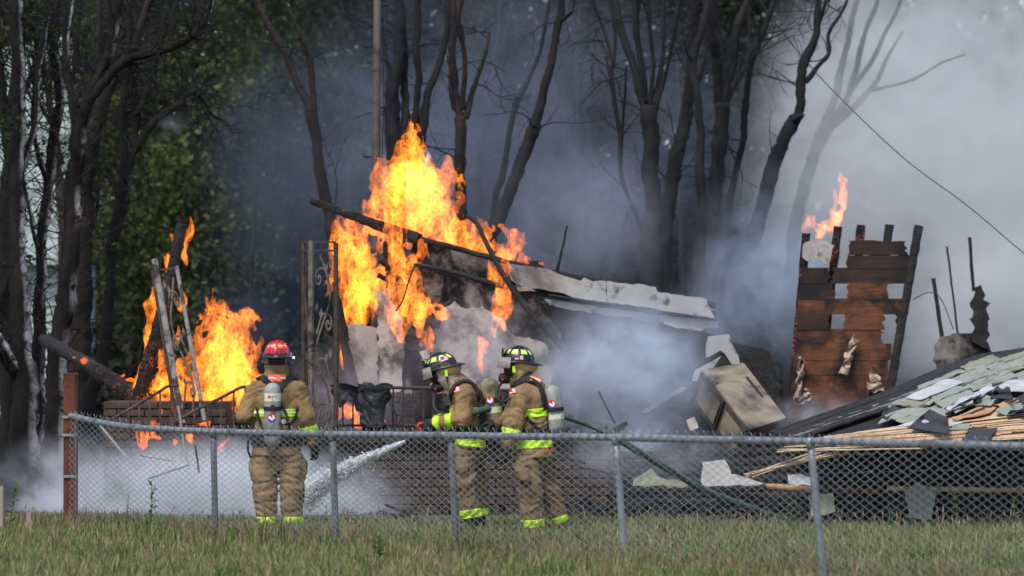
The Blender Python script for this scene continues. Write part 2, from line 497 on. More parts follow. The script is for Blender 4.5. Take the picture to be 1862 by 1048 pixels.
# ------------------------------------------------------------------ bare trees
def twig_set(starts, r, length, rad, depth=2, droop=0.0):
    mb = MB()
    def grow(a, d, L, rr, lev):
        n = 5; pts = [a]; dd = d
        for i in range(n):
            dd = unit(dd + r.normal(size=3) * np.array([0.22, 0.22, 0.2]) + np.array([0, 0, -droop]))
            pts.append(pts[-1] + dd * L / n)
        mb.add(*tube(pts, np.linspace(rr, rr * 0.35, n + 1), 4, cap=False))
        if lev:
            for k in range(3):
                i = r.integers(1, n + 1); grow(pts[i], unit(dd + r.normal(size=3) * 0.75), L * (0.45 + 0.3 * r.random()), rr * 0.5, lev - 1)
    for a, d in starts: grow(np.asarray(a, float), unit(d), length * (0.6 + 0.7 * r.random()), rad, depth)
    return mb
def bare_tree(name, label, Y, limbs, mat, group='bare charred trees', seed=0, twigs=0, twig_len=0.7, foot=None, streak=False, sparse=0, cat='tree', foot_dx=0.0):
    """limbs: lists of (px, py, width px[, dY]); the first is the trunk and is carried down to the ground"""
    r = np.random.default_rng(seed + 500)
    p0 = limbs[0][0]; x0 = PX(p0[0] + foot_dx, Y)
    t = thing(name, label, cat, (x0, Y, 0.0), group)
    ends = []
    for li, limb in enumerate(limbs):
        rows = []
        for i, b in enumerate(limb):
            dy = b[3] if len(b) > 3 else (0.0 if li == 0 else 0.35 * math.sin(li * 2.3 + seed) * i / max(1, len(limb) - 1))
            q = P(b[0], b[1], Y + dy); rows.append((*q, S(b[2], Y) / 2))
        if li == 0:
            zb = rows[0][2]
            if zb > 0.1: rows.insert(0, (x0, Y, -0.15, rows[0][3] * 1.25))
            else: rows[0] = (rows[0][0], rows[0][1], -0.15, rows[0][3])
        sp = smooth_path(rows, 11)
        pts, rr = sp[:, :3], np.maximum(sp[:, 3], 0.004)
        wob = np.stack([perlin(pts * 2.1 + seed), perlin(pts * 2.1 + 50 + seed), perlin(pts * 2.1 + 90 + seed) * 0], -1)
        pts = pts + wob * np.minimum(rr, 0.05)[:, None] * 0.9
        rr = rr * (1 + 0.13 * perlin(pts * 4.3 + seed * 3))
        sides = 10 if rr.max() > 0.05 else 7
        V, F = tube(pts, rr, sides, bump=0.30, freq=13.0)
        m = mat if not isinstance(mat, (list, tuple)) else mat[min(li, len(mat) - 1)]
        o = obj('trunk' if li == 0 else 'branch', V, F, m, t, smooth=True)
        if streak:
            at = o.data.attributes.new('streak', 'FLOAT', 'POINT')
            ang = np.linspace(0, 2 * np.pi, sides, endpoint=False)
            cen = np.repeat(pts, sides, 0); d = V - cen; d /= np.linalg.norm(d, axis=1)[:, None] + 1e-9
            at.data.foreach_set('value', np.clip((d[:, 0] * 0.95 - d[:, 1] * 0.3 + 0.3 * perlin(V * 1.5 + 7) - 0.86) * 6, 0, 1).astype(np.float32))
        for i in range(len(pts) // 3, len(pts)): ends.append((pts[i], pts[min(i + 1, len(pts) - 1)] - pts[i - 1]))
    if twigs:
        st = []
        for k in range(twigs):
            a, d = ends[r.integers(len(ends))]
            st.append((a, unit(d) * 0.6 + r.normal(size=3) * np.array([0.9, 0.5, 0.5])))
        mb = twig_set(st, r, twig_len, 0.010)
        o = mb.build('twigs', M_char, t); o['kind'] = 'stuff'
        if sparse:
            q = np.concatenate(mb.V)[::9]; q = q[r.integers(len(q), size=sparse)]
            V, F = leaves(q, 5, 0.06, 0.035, r); o = obj('leaves', V, F, M_leaf_sparse, t); o['kind'] = 'stuff'
    return t
LG = 'dark trunks beside the pale green house'
bare_tree('bare_tree', 'dark tree at the picture edge with sooty hanging leaves', 55.5, [
    [(14, 860, 40), (16, 640, 34), (14, 420, 34), (24, 260, 30), (32, 120, 24), (36, -20, 18)], [(22, 300, 22), (8, 200, 20), (-6, 100, 16), (-14, -20, 14)], [(14, 620, 22), (-8, 560, 18), (-30, 510, 16)],
    [(28, 200, 14), (60, 130, 9), (85, 60, 7), (98, -20, 5)]], M_bark, LG, 1, twigs=101, sparse=420)
bare_tree('bare_tree', 'trunk with a low side limb, second from the picture edge', 54.5, [
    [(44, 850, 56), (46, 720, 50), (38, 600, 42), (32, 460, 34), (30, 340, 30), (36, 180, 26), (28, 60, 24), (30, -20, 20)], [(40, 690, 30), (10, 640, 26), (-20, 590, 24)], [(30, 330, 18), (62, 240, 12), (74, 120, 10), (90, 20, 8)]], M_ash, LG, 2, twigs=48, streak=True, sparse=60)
bare_tree('bare_tree', 'slim dark trunk rising between two thicker ash streaked trunks', 56.0, [
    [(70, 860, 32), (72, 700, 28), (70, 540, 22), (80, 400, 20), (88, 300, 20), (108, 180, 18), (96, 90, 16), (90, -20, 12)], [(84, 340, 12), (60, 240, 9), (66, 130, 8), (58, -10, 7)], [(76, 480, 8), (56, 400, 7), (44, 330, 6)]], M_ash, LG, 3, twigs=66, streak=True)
bare_tree('bare_tree', 'stout trunk with a bright ash streak down its side', 54.0, [
    [(100, 850, 48), (104, 720, 40), (112, 600, 38), (124, 480, 34), (134, 350, 32), (142, 260, 30), (150, 200, 24)], [(150, 220, 20), (170, 160, 18), (196, 100, 20), (206, 40, 20), (218, -20, 18)],
    [(146, 230, 18), (128, 160, 16), (122, 80, 14), (128, -20, 12)], [(160, 190, 18), (200, 140, 18), (240, 106, 16), (296, 92, 13), (336, 74, 12), (368, 48, 11), (384, 10, 8), (390, -20, 6)],
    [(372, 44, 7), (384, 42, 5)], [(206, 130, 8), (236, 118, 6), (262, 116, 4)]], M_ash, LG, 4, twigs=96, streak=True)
bare_tree('bare_tree', 'reddish scorched trunk behind the ash streaked trunks', 58.0, [
    [(146, 840, 52), (146, 700, 44), (150, 560, 34), (152, 420, 32), (160, 300, 32), (188, 190, 26), (214, 130, 20), (250, 70, 14), (276, -20, 12)], [(184, 200, 16), (178, 110, 14), (182, -20, 10)], [(160, 430, 10), (172, 390, 8), (180, 358, 5)]],
    M_charred_red, LG, 5, twigs=57)
bare_tree('bare_tree', 'crooked trunk whose bare smoking branch hooks over at its tip', 57.0, [
    [(160, 760, 30), (182, 660, 26), (198, 560, 20), (206, 460, 20), (220, 350, 18), (234, 300, 18), (262, 250, 15), (290, 212, 13), (322, 192, 12), (332, 182, 10)],
    [(330, 186, 9), (336, 174, 7), (350, 168, 6), (364, 178, 6), (384, 206, 5), (402, 219, 4)], [(226, 330, 18), (226, 240, 14), (228, 150, 12), (236, 60, 10), (236, -20, 8)], [(244, 270, 14), (252, 200, 13), (240, 150, 11), (238, 120, 8)],
    [(252, 210, 11), (270, 160, 9), (284, 110, 8), (300, 60, 8), (316, 16, 6), (336, -20, 5)], [(206, 460, 7), (222, 400, 6), (230, 340, 5)]], M_bark, LG, 6, twigs=88)
bare_tree('bare_tree', 'greyish trunk forking in front of the pale green siding', 60.0, [
    [(118, 800, 26), (114, 600, 22), (112, 420, 18), (98, 250, 14), (84, 150, 12), (66, 60, 10), (58, -20, 8)], [(112, 300, 14), (90, 180, 12), (104, 60, 10), (106, -20, 9)], [(100, 240, 8), (70, 180, 7), (52, 110, 5)]], M_greybark, LG, 7, twigs=66)
bare_tree('bare_tree', 'slanting dark trunk crossing behind the left thicket of branches', 59.0, [
    [(128, 780, 24), (134, 560, 22), (150, 380, 20), (166, 250, 18), (176, 130, 16), (200, 20, 12), (206, -20, 10)], [(170, 220, 10), (190, 120, 9), (238, 40, 8), (262, -20, 6)], [(160, 300, 10), (130, 200, 9), (140, 90, 8), (150, -20, 6)]], M_bark, LG, 8, twigs=79)

CG = 'charred trees behind the burning house'
bare_tree('bare_tree', 'forked charred trunk with peeling reddish bark beside the pole', 58.0, [
    [(616, 520, 24), (606, 430, 22), (588, 340, 21), (574, 260, 19), (563, 196, 23)], [(562, 200, 16), (544, 160, 14), (520, 100, 13), (488, 44, 13), (456, -14, 12)], [(566, 198, 14), (566, 150, 12), (556, 90, 11), (532, 34, 9), (508, -14, 9)]],
    M_charred_red, CG, 11, twigs=13)
bare_tree('bare_tree', 'clump of charred stems behind the tallest flames', 60.0, [
    [(722, 420, 36), (720, 300, 32), (714, 190, 28), (724, 100, 22), (728, 20, 18), (726, -20, 16)], [(728, 300, 18), (738, 220, 16), (736, 140, 13), (730, 50, 11), (716, -20, 8)], [(744, 290, 18), (757, 170, 13), (760, 70, 13), (765, -20, 12)],
    [(752, 310, 20), (768, 240, 18), (776, 170, 14), (802, 108, 13), (812, 40, 12), (816, -20, 12)], [(714, 160, 8), (702, 110, 8), (688, 50, 7), (650, -20, 6)]], M_char, CG, 12, twigs=16)
bare_tree('bare_tree', 'black trunk splitting into three prongs above the roof', 57.5, [
    [(842, 500, 24), (840, 410, 22), (838, 300, 21), (838, 212, 24)], [(838, 220, 16), (828, 160, 15), (818, 95, 13), (827, 50, 13), (823, -20, 11)], [(844, 200, 10), (844, 140, 10), (840, 70, 9), (834, 28, 8), (846, -20, 7)], [(848, 215, 14), (858, 180, 11), (872, 130, 8), (884, 88, 6), (890, 60, 4)],
    [(828, 200, 9), (821, 165, 8), (817, 124, 5)]], M_charred_red, CG, 13, twigs=11)
bare_tree('bare_tree', 'black trunk leaning away with a broken stub near its top', 57.0, [
    [(880, 470, 30), (894, 420, 27), (930, 345, 23), (966, 252, 24), (976, 215, 20), (988, 175, 16), (1006, 100, 15), (1018, 34, 14), (1026, -20, 11)], [(1018, 40, 9), (1032, 30, 8), (1044, 19, 4)], [(968, 240, 10), (972, 226, 6)]], M_char, CG, 14, twigs=8)
bare_tree('bare_tree', 'slender smoke veiled trunk behind the three pronged tree', 66.0, [
    [(872, 420, 13), (872, 290, 12), (884, 180, 12), (902, 100, 10), (910, 30, 9), (908, -20, 8)], [(890, 160, 9), (912, 90, 7), (932, 20, 6), (940, -20, 5)]], M_bark, CG, 15, twigs=11)
bare_tree('bare_tree', 'thin knobbly trunk beside the leaning black trunk', 62.0, [
    [(898, 420, 13), (912, 320, 12), (930, 230, 11), (944, 178, 12), (962, 140, 8), (984, 84, 7), (996, 20, 6), (999, -20, 5)], [(944, 180, 9), (938, 178, 6)]], M_char, CG, 16)
bare_tree('bare_tree', 'thin wavy dark stem standing alone in the haze', 60.0, [
    [(1170, 470, 10), (1160, 400, 9), (1132, 325, 9), (1126, 240, 9), (1112, 150, 9), (1118, 80, 7), (1110, -20, 6)], [(1112, 150, 7), (1104, 120, 5), (1103, 105, 3)], [(1116, 120, 8), (1096, 50, 6), (1070, -20, 5)], [(1130, 260, 5), (1136, 180, 5), (1140, 120, 4)]], M_char, CG, 17, twigs=14)
bare_tree('bare_tree', 'charred tree with five upright stems fanning from one trunk', 58.0, [
    [(1188, 520, 44), (1186, 420, 36), (1184, 300, 30), (1180, 192, 32)], [(1176, 200, 18), (1158, 140, 16), (1132, 70, 15), (1114, -20, 15)], [(1176, 190, 12), (1164, 90, 12), (1158, -20, 12)], [(1184, 196, 8), (1186, 100, 8), (1178, -20, 6)],
    [(1190, 192, 11), (1204, 110, 9), (1208, -20, 7)], [(1194, 200, 10), (1212, 120, 8), (1228, 50, 8), (1240, -20, 6)]], M_char, CG, 18, twigs=16)
bare_tree('bare_tree', 'broad hazy trunk just beside the five stemmed tree', 61.0, [
    [(1205, 480, 34), (1216, 360, 28), (1236, 260, 26), (1252, 192, 24), (1254, 100, 18), (1262, -20, 14)], [(1250, 200, 10), (1275, 130, 8), (1300, 40, 7)]], M_bark, CG, 19, twigs=12)
bare_tree('bare_tree', 'black trunk with a short dead spur on its side', 57.5, [
    [(1272, 540, 26), (1276, 440, 22), (1276, 300, 16), (1270, 190, 15), (1262, 118, 14), (1276, 60, 14), (1290, -20, 18)], [(1264, 118, 8), (1252, 96, 5), (1242, 68, 3)]], M_char, CG, 20)
bare_tree('bare_tree', 'thick black trunk opening into a tall vase of limbs', 58.5, [
    [(1282, 540, 40), (1288, 440, 32), (1304, 300, 27), (1314, 185, 28)], [(1308, 190, 18), (1303, 120, 17), (1300, 50, 22), (1288, -20, 28)], [(1318, 190, 18), (1330, 110, 16), (1344, 46, 14), (1366, -20, 11)], [(1322, 190, 8), (1342, 150, 7), (1358, 110, 6), (1368, 88, 4)], [(1326, 160, 5), (1340, 100, 4), (1342, 60, 3)]], M_char, CG, 21, twigs=12)
bare_tree('bare_tree', 'slim swaying trunk next to the vase shaped black tree', 59.0, [
    [(1300, 500, 16), (1322, 390, 14), (1344, 290, 12), (1358, 205, 14), (1362, 140, 12), (1380, 80, 11), (1400, 24, 10), (1418, -20, 8)]], M_char, CG, 22, twigs=11)
bare_tree('bare_tree', 'leaning trunk with swollen knots fading into pale smoke', 59.5, [
    [(1340, 520, 32), (1370, 430, 30), (1412, 290, 26), (1442, 225, 24), (1452, 200, 18), (1460, 130, 18), (1484, 60, 14), (1492, -20, 12)], [(1466, 150, 10), (1490, 120, 9), (1508, 96, 8), (1508, 62, 7), (1530, 24, 6), (1548, -20, 5)], [(1484, 60, 8), (1498, 20, 7), (1506, -20, 6)], [(1444, 220, 16), (1458, 210, 10)]], M_char, CG, 23, twigs=11)
bare_tree('bare_tree', 'ghostly grey tree with spreading limbs in the thickest smoke', 66.0, [
    [(1440, 470, 26), (1476, 300, 22), (1506, 225, 30)], [(1502, 225, 16), (1524, 150, 14), (1545, 70, 11), (1562, -20, 9)], [(1512, 228, 16), (1552, 150, 12), (1566, 90, 10), (1602, -20, 8)], [(1530, 190, 10), (1580, 120, 9), (1612, 60, 8), (1648, -20, 6)],
    [(1516, 225, 18), (1584, 165, 10), (1608, 112, 7), (1642, 58, 4)], [(1584, 166, 7), (1660, 145, 5), (1710, 116, 4), (1756, 99, 3)]], M_char, CG, 24)
SAP = ['faint thin trunk behind the smoke over the left fire','faint trunk leaning behind the leaning black trunk top','faint thin trunk just beyond the slanting roof edge','broad faint leaning trunk before the five stemmed tree','faint thin trunk between vase shaped tree and slim swaying trunk','faint thin trunk just behind the broad hazy trunk','faint thin trunk between the forked trunk and the pole','faint thin trunk above the burning roof crest']
for k, (x, w, lean) in enumerate([(455, 8, 30), (1060, 12, -20), (1020, 8, 14), (1090, 14, -40), (1345, 9, 20), (1240, 8, -10), (640, 8, -20), (960, 9, 15)]):
    bare_tree('sapling', SAP[k], 70 + 1.3 * k, [
        [(x, 560, w), (x + lean * 0.3, 380, w * 0.9), (x + lean * 0.5, 200, w * 0.75), (x + lean, -20, w * 0.5)], [(x + lean * 0.4, 300, w * 0.5), (x + lean + 40 * (-1) ** k, 120, w * 0.35)]], M_bark, 'faint trunks in the dim wood', 40 + k, twigs=8, twig_len=1.2)

# ------------------------------------------------------------------ steel pole with climbing steps
M_pole = pm('weathered_pole_paint', (0.05, 0.042, 0.035), (0.10, 0.085, 0.07), 6, 0.7, bump=0.2, c3=(0.025, 0.018, 0.015), s3=2.0, stretch=(1, 1, 0.3))
t_ = thing('utility_pole', 'tall weathered steel pole with climbing steps beside the flames', 'pole', (PX(683, 55.2), 55.2, 0))
obj('mast', *tube([(PX(683, 55.2), 55.2, -0.1), (PX(683, 55.2), 55.2, PZ(420, 55.2)), (PX(685, 55.2), 55.2, PZ(125, 55.2)), (PX(686, 55.2), 55.2, PZ(-40, 55.2))], [0.058, 0.054, 0.046, 0.042], 16), M_pole, t_, smooth=True)
for y in (125, 183, 350): obj('collar', *tube([P(684, y + 3, 55.2), P(684, y - 3, 55.2)], 0.056, 16), M_pole, t_)
for y, s_ in ((85, -1), (195, 1), (285, -1), (383, 1), (10, 1)):
    obj('climbing_step', *tube([P(684 + s_ * 5, y, 55.2), P(684 + s_ * 22, y + 1, 55.2), P(684 + s_ * 23, y - 3, 55.2)], 0.011, 6), M_char, t_)
obj('pole_wire', *tube([P(696, -20, 55.1), P(697, 200, 55.1), P(694, 330, 55.1)], 0.006, 5), M_char, t_)

# ------------------------------------------------------------------ overhead cable
cp = [P(1420, 55, 59), P(1500, 150, 58), P(1640, 285, 56.5), P(1760, 375, 55), P(1900, 492, 53.5)]
obj('overhead_cable', *tube(smooth_path([P(1380, 0, 60)] + cp + [P(2100, 640, 51), (PX(2150, 50), 50, 0.0)], 6), 0.0065, 6), M_char, base=cp[0], label='thin dark cable slanting across the pale smoke', cat='cable')

# ------------------------------------------------------------------ pale green house behind the trunks
M_siding = pm('pale_green_siding', (0.33, 0.40, 0.36), (0.40, 0.47, 0.43), 3, 0.7, bump=0.1, c3=(0.24, 0.29, 0.26), s3=1.2)
M_roofg = pm('grey_green_roofing', (0.20, 0.24, 0.22), (0.30, 0.34, 0.31), 5, 0.8, bump=0.3, c3=(0.14, 0.17, 0.15), s3=1.0)
HY = 74.0
hs = thing('house', 'pale green house with horizontal siding behind dark trunks', 'house', (PX(40, HY), HY, 0))
V, F = prism([P(-120, 478, HY), P(126, 478, HY), (PX(126, HY), HY, -0.2), (PX(-120, HY), HY, -0.2)], (0, 4.5, 0)); obj('wall', V, F, M_siding, hs)
for i in range(26):
    z0 = 0.1 + i * 0.118
    V, F = prism([(PX(-120, HY), HY - 0.028, z0), (PX(126, HY), HY - 0.028, z0), (PX(126, HY), HY - 0.008, z0 + 0.112), (PX(-120, HY), HY - 0.008, z0 + 0.112)], (0, 0.02, 0)); obj('siding_board', V, F, M_siding, hs)
a, b, c, d = P(-130, 470, HY - 0.3), P(158, 470, HY - 0.3), P(128, 70, HY + 3.2), P(-130, 130, HY + 3.2)
V, F = prism([a, b, c, d], (0, 0.05, 0.1)); rf = obj('roof', V, F, M_roofg, hs)
for i in range(24):
    k0, k1 = i / 24, (i + 1) / 24 - 0.004
    V, F = prism([a + (d - a) * k0 + np.array([0, -0.03, 0.02]), b + (c - b) * k0 + np.array([0, -0.03, 0.02]), b + (c - b) * k1 + np.array([0, -0.005, 0.01]), a + (d - a) * k1 + np.array([0, -0.005, 0.01])], (0, -0.012, 0.006)); obj('roof_course', V, F, M_roofg, rf)
V, F = bar(P(-130, 474, HY - 0.32), P(158, 474, HY - 0.32), 0.1, 0.14); obj('gutter', V, F, M_siding, rf)
# ------------------------------------------------------------------ the burning house: materials
M_blackwood = pm('charred_timber', (0.006, 0.006, 0.006), (0.028, 0.025, 0.023), 10, 0.8, bump=0.9, bdist=0.02, bscale=38, c3=(0.10, 0.095, 0.09), s3=14, t3=(0.64, 0.72))
def ember_mat():
    t = NT('glowing_charred_timber'); v = t.coord('Object')
    col = t.ramp(t.noise(v, 10, 5, 0.6), [(0.3, (0.006, 0.006, 0.006)), (0.7, (0.03, 0.026, 0.024))])
    vo = t.n('ShaderNodeTexVoronoi', feature='DISTANCE_TO_EDGE'); t.l(v, vo.inputs['Vector']); vo.inputs['Scale'].default_value = 26
    cr = t.mapr(vo.outputs['Distance'], 0.0, 0.06, 1.0, 0.0, True)
    k = t.math('MULTIPLY', cr, t.mapr(t.noise(v, 5.0, 4, 0.7), 0.52, 0.68))
    b = t.principled(col, 0.85, 0, t.bump(vo.outputs['Distance'], 0.9, 0.03), 0.2)
    b.inputs['Emission Color'].default_value = (1, 0.14, 0.015, 1); t.l(t.math('MULTIPLY', k, 0.9), b.inputs['Emission Strength'])
    return t.m
M_ember = ember_mat()
def plaster_mat(name, c1, c2, soot, s, thr, seed=0.0, dist=0.8):
    t = NT(name); v = t.coord('Object')
    mp = t.n('ShaderNodeMapping'); t.l(v, mp.inputs[0]); mp.inputs['Location'].default_value = (seed, seed, seed)
    col = t.ramp(t.noise(mp.outputs[0], 3.0, 6, 0.65), [(0.3, c1), (0.7, c2)])
    sm = t.mapr(t.noise(mp.outputs[0], s, 6, 0.66, dist), thr[0], thr[1])
    col = t.mix(sm, col, soot)
    w = t.noise(mp.outputs[0], 4.0, 3); vm = t.n('ShaderNodeVectorMath', operation='ADD'); t.l(mp.outputs[0], vm.inputs[0])
    sc = t.n('ShaderNodeVectorMath', operation='SCALE'); wn_ = t.n('ShaderNodeTexNoise'); t.l(mp.outputs[0], wn_.inputs['Vector']); wn_.inputs['Scale'].default_value = 3.0
    t.l(wn_.outputs[1], sc.inputs[0]); sc.inputs['Scale'].default_value = 0.7; t.l(sc.outputs[0], vm.inputs[1])
    vo = t.n('ShaderNodeTexVoronoi', feature='DISTANCE_TO_EDGE'); t.l(vm.outputs[0], vo.inputs['Vector']); vo.inputs['Scale'].default_value = 1.9
    col = t.mix(t.math('MULTIPLY', t.mapr(vo.outputs['Distance'], 0.0, 0.010, 0.8, 0.0), t.mapr(t.noise(mp.outputs[0], 1.7, 2), 0.48, 0.56)), col, (0.05, 0.045, 0.04))
    t.principled(col, 0.9, 0, t.bump(t.noise(v, 26, 5), 0.3, 0.01), 0.15); return t.m
M_plaster = plaster_mat('scorched_plaster', (0.28, 0.245, 0.21), (0.42, 0.38, 0.34), (0.06, 0.052, 0.047), 1.5, (0.40, 0.62), 2.0)
M_plaster_soot = plaster_mat('sooty_plaster', (0.13, 0.115, 0.10), (0.28, 0.25, 0.225), (0.02, 0.018, 0.017), 2.6, (0.38, 0.54), 5.0, 0.2)
M_plaster_pale = plaster_mat('pale_plaster', (0.28, 0.25, 0.22), (0.42, 0.385, 0.35), (0.06, 0.052, 0.047), 2.2, (0.46, 0.60), 9.0, 0.15)
M_board_w = plaster_mat('grey_white_roof_board', (0.30, 0.285, 0.265), (0.42, 0.405, 0.385), (0.06, 0.055, 0.05), 3.2, (0.57, 0.66), 14.0, 0.1)
M_iron = pm('rusty_iron', (0.03, 0.022, 0.018), (0.085, 0.065, 0.052), 18, 0.75, metal=0.3, bump=0.5, bdist=0.004, c3=(0.16, 0.07, 0.035), s3=5, t3=(0.54, 0.66))
M_iron_pale = pm('pale_scaled_iron', (0.16, 0.14, 0.125), (0.30, 0.27, 0.25), 14, 0.8, metal=0.2, bump=0.5, bdist=0.004, c3=(0.05, 0.04, 0.035), s3=6, t3=(0.5, 0.6))
M_iron_pale2 = pm('brown_scaled_iron', (0.085, 0.068, 0.056), (0.19, 0.155, 0.13), 14, 0.8, metal=0.2, bump=0.5, bdist=0.004, c3=(0.03, 0.024, 0.02), s3=6, t3=(0.5, 0.6))
M_brick = pm('sooty_brown_brick', (0.035, 0.025, 0.021), (0.085, 0.058, 0.045), 7, 0.95, bump=0.6, bdist=0.01, bscale=40, c3=(0.022, 0.018, 0.016), s3=2.2, t3=(0.48, 0.66))
M_brick2 = pm('brown_brick', (0.045, 0.030, 0.024), (0.105, 0.068, 0.05), 7, 0.95, bump=0.6, bdist=0.01, bscale=40, c3=(0.016, 0.014, 0.013), s3=1.3, t3=(0.42, 0.62))
M_mortar = pm('sooty_mortar', (0.02, 0.018, 0.017), (0.05, 0.045, 0.04), 12, 0.95, bump=0.4)
def plank_mat(name, c1, c2, burn, s, thr):
    t = NT(name); v = t.coord('Object', (1.2, 1, 9)); v1 = t.coord('Object')
    oi = t.n('ShaderNodeObjectInfo'); ad = t.n('ShaderNodeVectorMath', operation='ADD'); cb = t.n('ShaderNodeCombineXYZ')
    t.l(t.math('MULTIPLY', oi.outputs['Random'], 30.0), cb.inputs[2]); t.l(v, ad.inputs[0]); t.l(cb.outputs[0], ad.inputs[1])
    col = t.ramp(t.noise(ad.outputs[0], 3.5, 6, 0.65, 0.4), [(0.3, c1), (0.7, c2)])
    col = t.mix(t.mapr(t.noise(v1, s, 6, 0.65, 0.5), thr[0], thr[1]), col, burn)
    t.principled(col, 0.75, 0, t.bump(t.noise(ad.outputs[0], 14, 4), 0.5, 0.008), 0.3); return t.m
M_plank = plank_mat('heat_browned_planks', (0.06, 0.023, 0.011), (0.19, 0.066, 0.026), (0.012, 0.009, 0.008), 2.4, (0.43, 0.60))
M_plank_b = plank_mat('burnt_planks', (0.018, 0.012, 0.009), (0.06, 0.026, 0.014), (0.010, 0.009, 0.008), 1.8, (0.40, 0.56))
M_paper = pm('peeling_brown_paper', (0.30, 0.21, 0.15), (0.46, 0.35, 0.27), 9, 0.8, bump=0.3, c3=(0.16, 0.09, 0.06), s3=6)
M_newwood = plank_mat('split_pale_wood', (0.36, 0.24, 0.14), (0.58, 0.44, 0.29), (0.20, 0.10, 0.05), 2.6, (0.52, 0.70))
M_orangewood = plank_mat('orange_sheathing', (0.34, 0.17, 0.075), (0.48, 0.27, 0.13), (0.2, 0.09, 0.04), 2.0, (0.6, 0.74))
M_shingle = pm('grey_green_shingle', (0.185, 0.20, 0.165), (0.265, 0.285, 0.235), 16, 0.9, bump=0.4, bdist=0.004, bscale=160, c3=(0.13, 0.14, 0.105), s3=3.0, t3=(0.55, 0.72))
M_shingle2 = pm('brownish_shingle', (0.17, 0.175, 0.12), (0.25, 0.25, 0.18), 16, 0.9, bump=0.4, bdist=0.004, bscale=160, c3=(0.13, 0.09, 0.05), s3=2.6, t3=(0.5, 0.68))
M_backing = pm('pale_shingle_backing', (0.32, 0.33, 0.33), (0.46, 0.47, 0.47), 8, 0.8, bump=0.3, c3=(0.3, 0.31, 0.31), s3=4)
M_tar = pm('black_roofing_felt', (0.018, 0.018, 0.02), (0.045, 0.045, 0.048), 8, 0.85, bump=0.5, bdist=0.005, bscale=60)
M_cab = pm('scorched_cabinet_enamel', (0.06, 0.05, 0.04), (0.30, 0.235, 0.155), 1.4, 0.55, bump=0.15, c3=(0.022, 0.02, 0.018), s3=2.2, t3=(0.44, 0.60), stretch=(1, 1, 2.5), dist=0.2)
M_cab_side = pm('burnt_cabinet_side', (0.02, 0.018, 0.016), (0.07, 0.055, 0.042), 3, 0.7, bump=0.3)
M_lightscrap = pm('weathered_board', (0.26, 0.25, 0.23), (0.42, 0.41, 0.38), 6, 0.85, bump=0.3, c3=(0.1, 0.09, 0.08), s3=3, stretch=(1, 1, 4))
M_greyscrap = pm('sooty_grey_board', (0.10, 0.095, 0.085), (0.2, 0.19, 0.17), 6, 0.85, bump=0.3, c3=(0.04, 0.036, 0.033), s3=4, stretch=(1, 1, 4))
M_cloth = pm('melted_black_sheet', (0.008, 0.008, 0.009), (0.03, 0.03, 0.032), 9, 0.42, bump=0.9, bdist=0.03, bscale=14, spec=0.5)

def sheet(poly, Y, thick=0.03, slope=0.0, rag=0.012, step=0.08, seed=0, x0=931, tilt=0.0):
    """broken flat piece: outline in photo pixels at depth Y (+ slope metres per pixel sideways, + tilt up the piece), with real thickness"""
    yb = max(p[1] for p in poly)
    q = np.array([P(a, b, Y + slope * (a - x0) + tilt * (yb - b)) for a, b in poly])
    q = ragged(q, step, rag, seed) if rag else q
    return prism(q, (0, thick, 0))

hr = thing('burning_house', 'collapsing burning house with scorched plaster walls and broken roof edge', 'house', (PX(900, 51.6), 51.6, 0))
# back wall of charred boards behind the plaster
for i in range(15):
    y0, y1 = 470 + i * 26, 470 + i * 26 + 24
    xl = 700 + 2 * i; xr = min(1310, 985 + i * 34)
    V, F = sheet([(xl, y0), (xr, y0 + 4), (xr + 6, y1 + 3), (xl, y1)], 52.7 + 0.01 * (i % 2), 0.03, rag=0.012, step=0.3, seed=i)
    obj('charred_board', V, F, M_blackwood, hr)
# rafter and roof edge
V, F = rough_bar(P(566, 366, 52.2), P(762, 436, 51.7), 0.065, 0.07, 26, 0.012, 10, seed=3, taper=1.9); obj('rafter', V, F, M_ember, hr)['label'] = 'charred rafter end with glowing edges'
V, F = rough_bar(P(755, 432, 51.75), P(985, 494, 51.9), 0.1, 0.06, 20, 0.012, 10, seed=9); obj('rafter', V, F, M_blackwood, hr)
V, F = rough_bar(P(980, 492, 51.9), P(1300, 556, 52.3), 0.1, 0.07, 20, 0.01, 8, seed=13); obj('rafter', V, F, M_blackwood, hr)
PLP = [
    ([(632, 592), (660, 588), (686, 598), (690, 712), (642, 715)], 51.9, M_plaster), ([(686, 528), (706, 522), (710, 545), (720, 558), (733, 588), (735, 640), (728, 712), (690, 712)], 51.75, M_plaster_pale),
    ([(757, 430), (773, 436), (776, 470), (768, 486), (752, 480), (748, 462)], 51.85, M_plaster_soot), ([(777, 437), (820, 449), (822, 470), (806, 486), (788, 482), (780, 462)], 51.8, M_plaster_soot),
    ([(752, 490), (790, 492), (806, 512), (800, 548), (782, 556), (772, 530), (760, 512)], 51.9, M_plaster_soot),
    ([(806, 452), (880, 468), (922, 480), (962, 504), (978, 560), (940, 610), (905, 575), (880, 555), (850, 560), (826, 545), (808, 556), (806, 512), (812, 486)], 52.0, M_plaster_soot),
    ([(790, 600), (806, 560), (826, 548), (850, 562), (878, 556), (905, 578), (938, 612), (986, 622), (1010, 650), (1000, 712), (790, 716), (776, 660)], 51.7, M_plaster_pale),
    ([(740, 660), (775, 652), (785, 716), (735, 716)], 51.8, M_plaster_soot), ([(942, 506), (984, 560), (1020, 606), (1034, 700), (1004, 700), (990, 640), (940, 612)], 52.1, M_plaster_soot),
    ([(920, 478), (950, 483), (962, 520), (975, 530), (944, 530), (930, 510)], 51.7, M_plaster)]
for i, (poly, Y, m) in enumerate(PLP):
    V, F = sheet(poly, Y, 0.035, rag=0.011, step=0.05, seed=20 + i); obj('plaster_panel', V, F, m, hr)
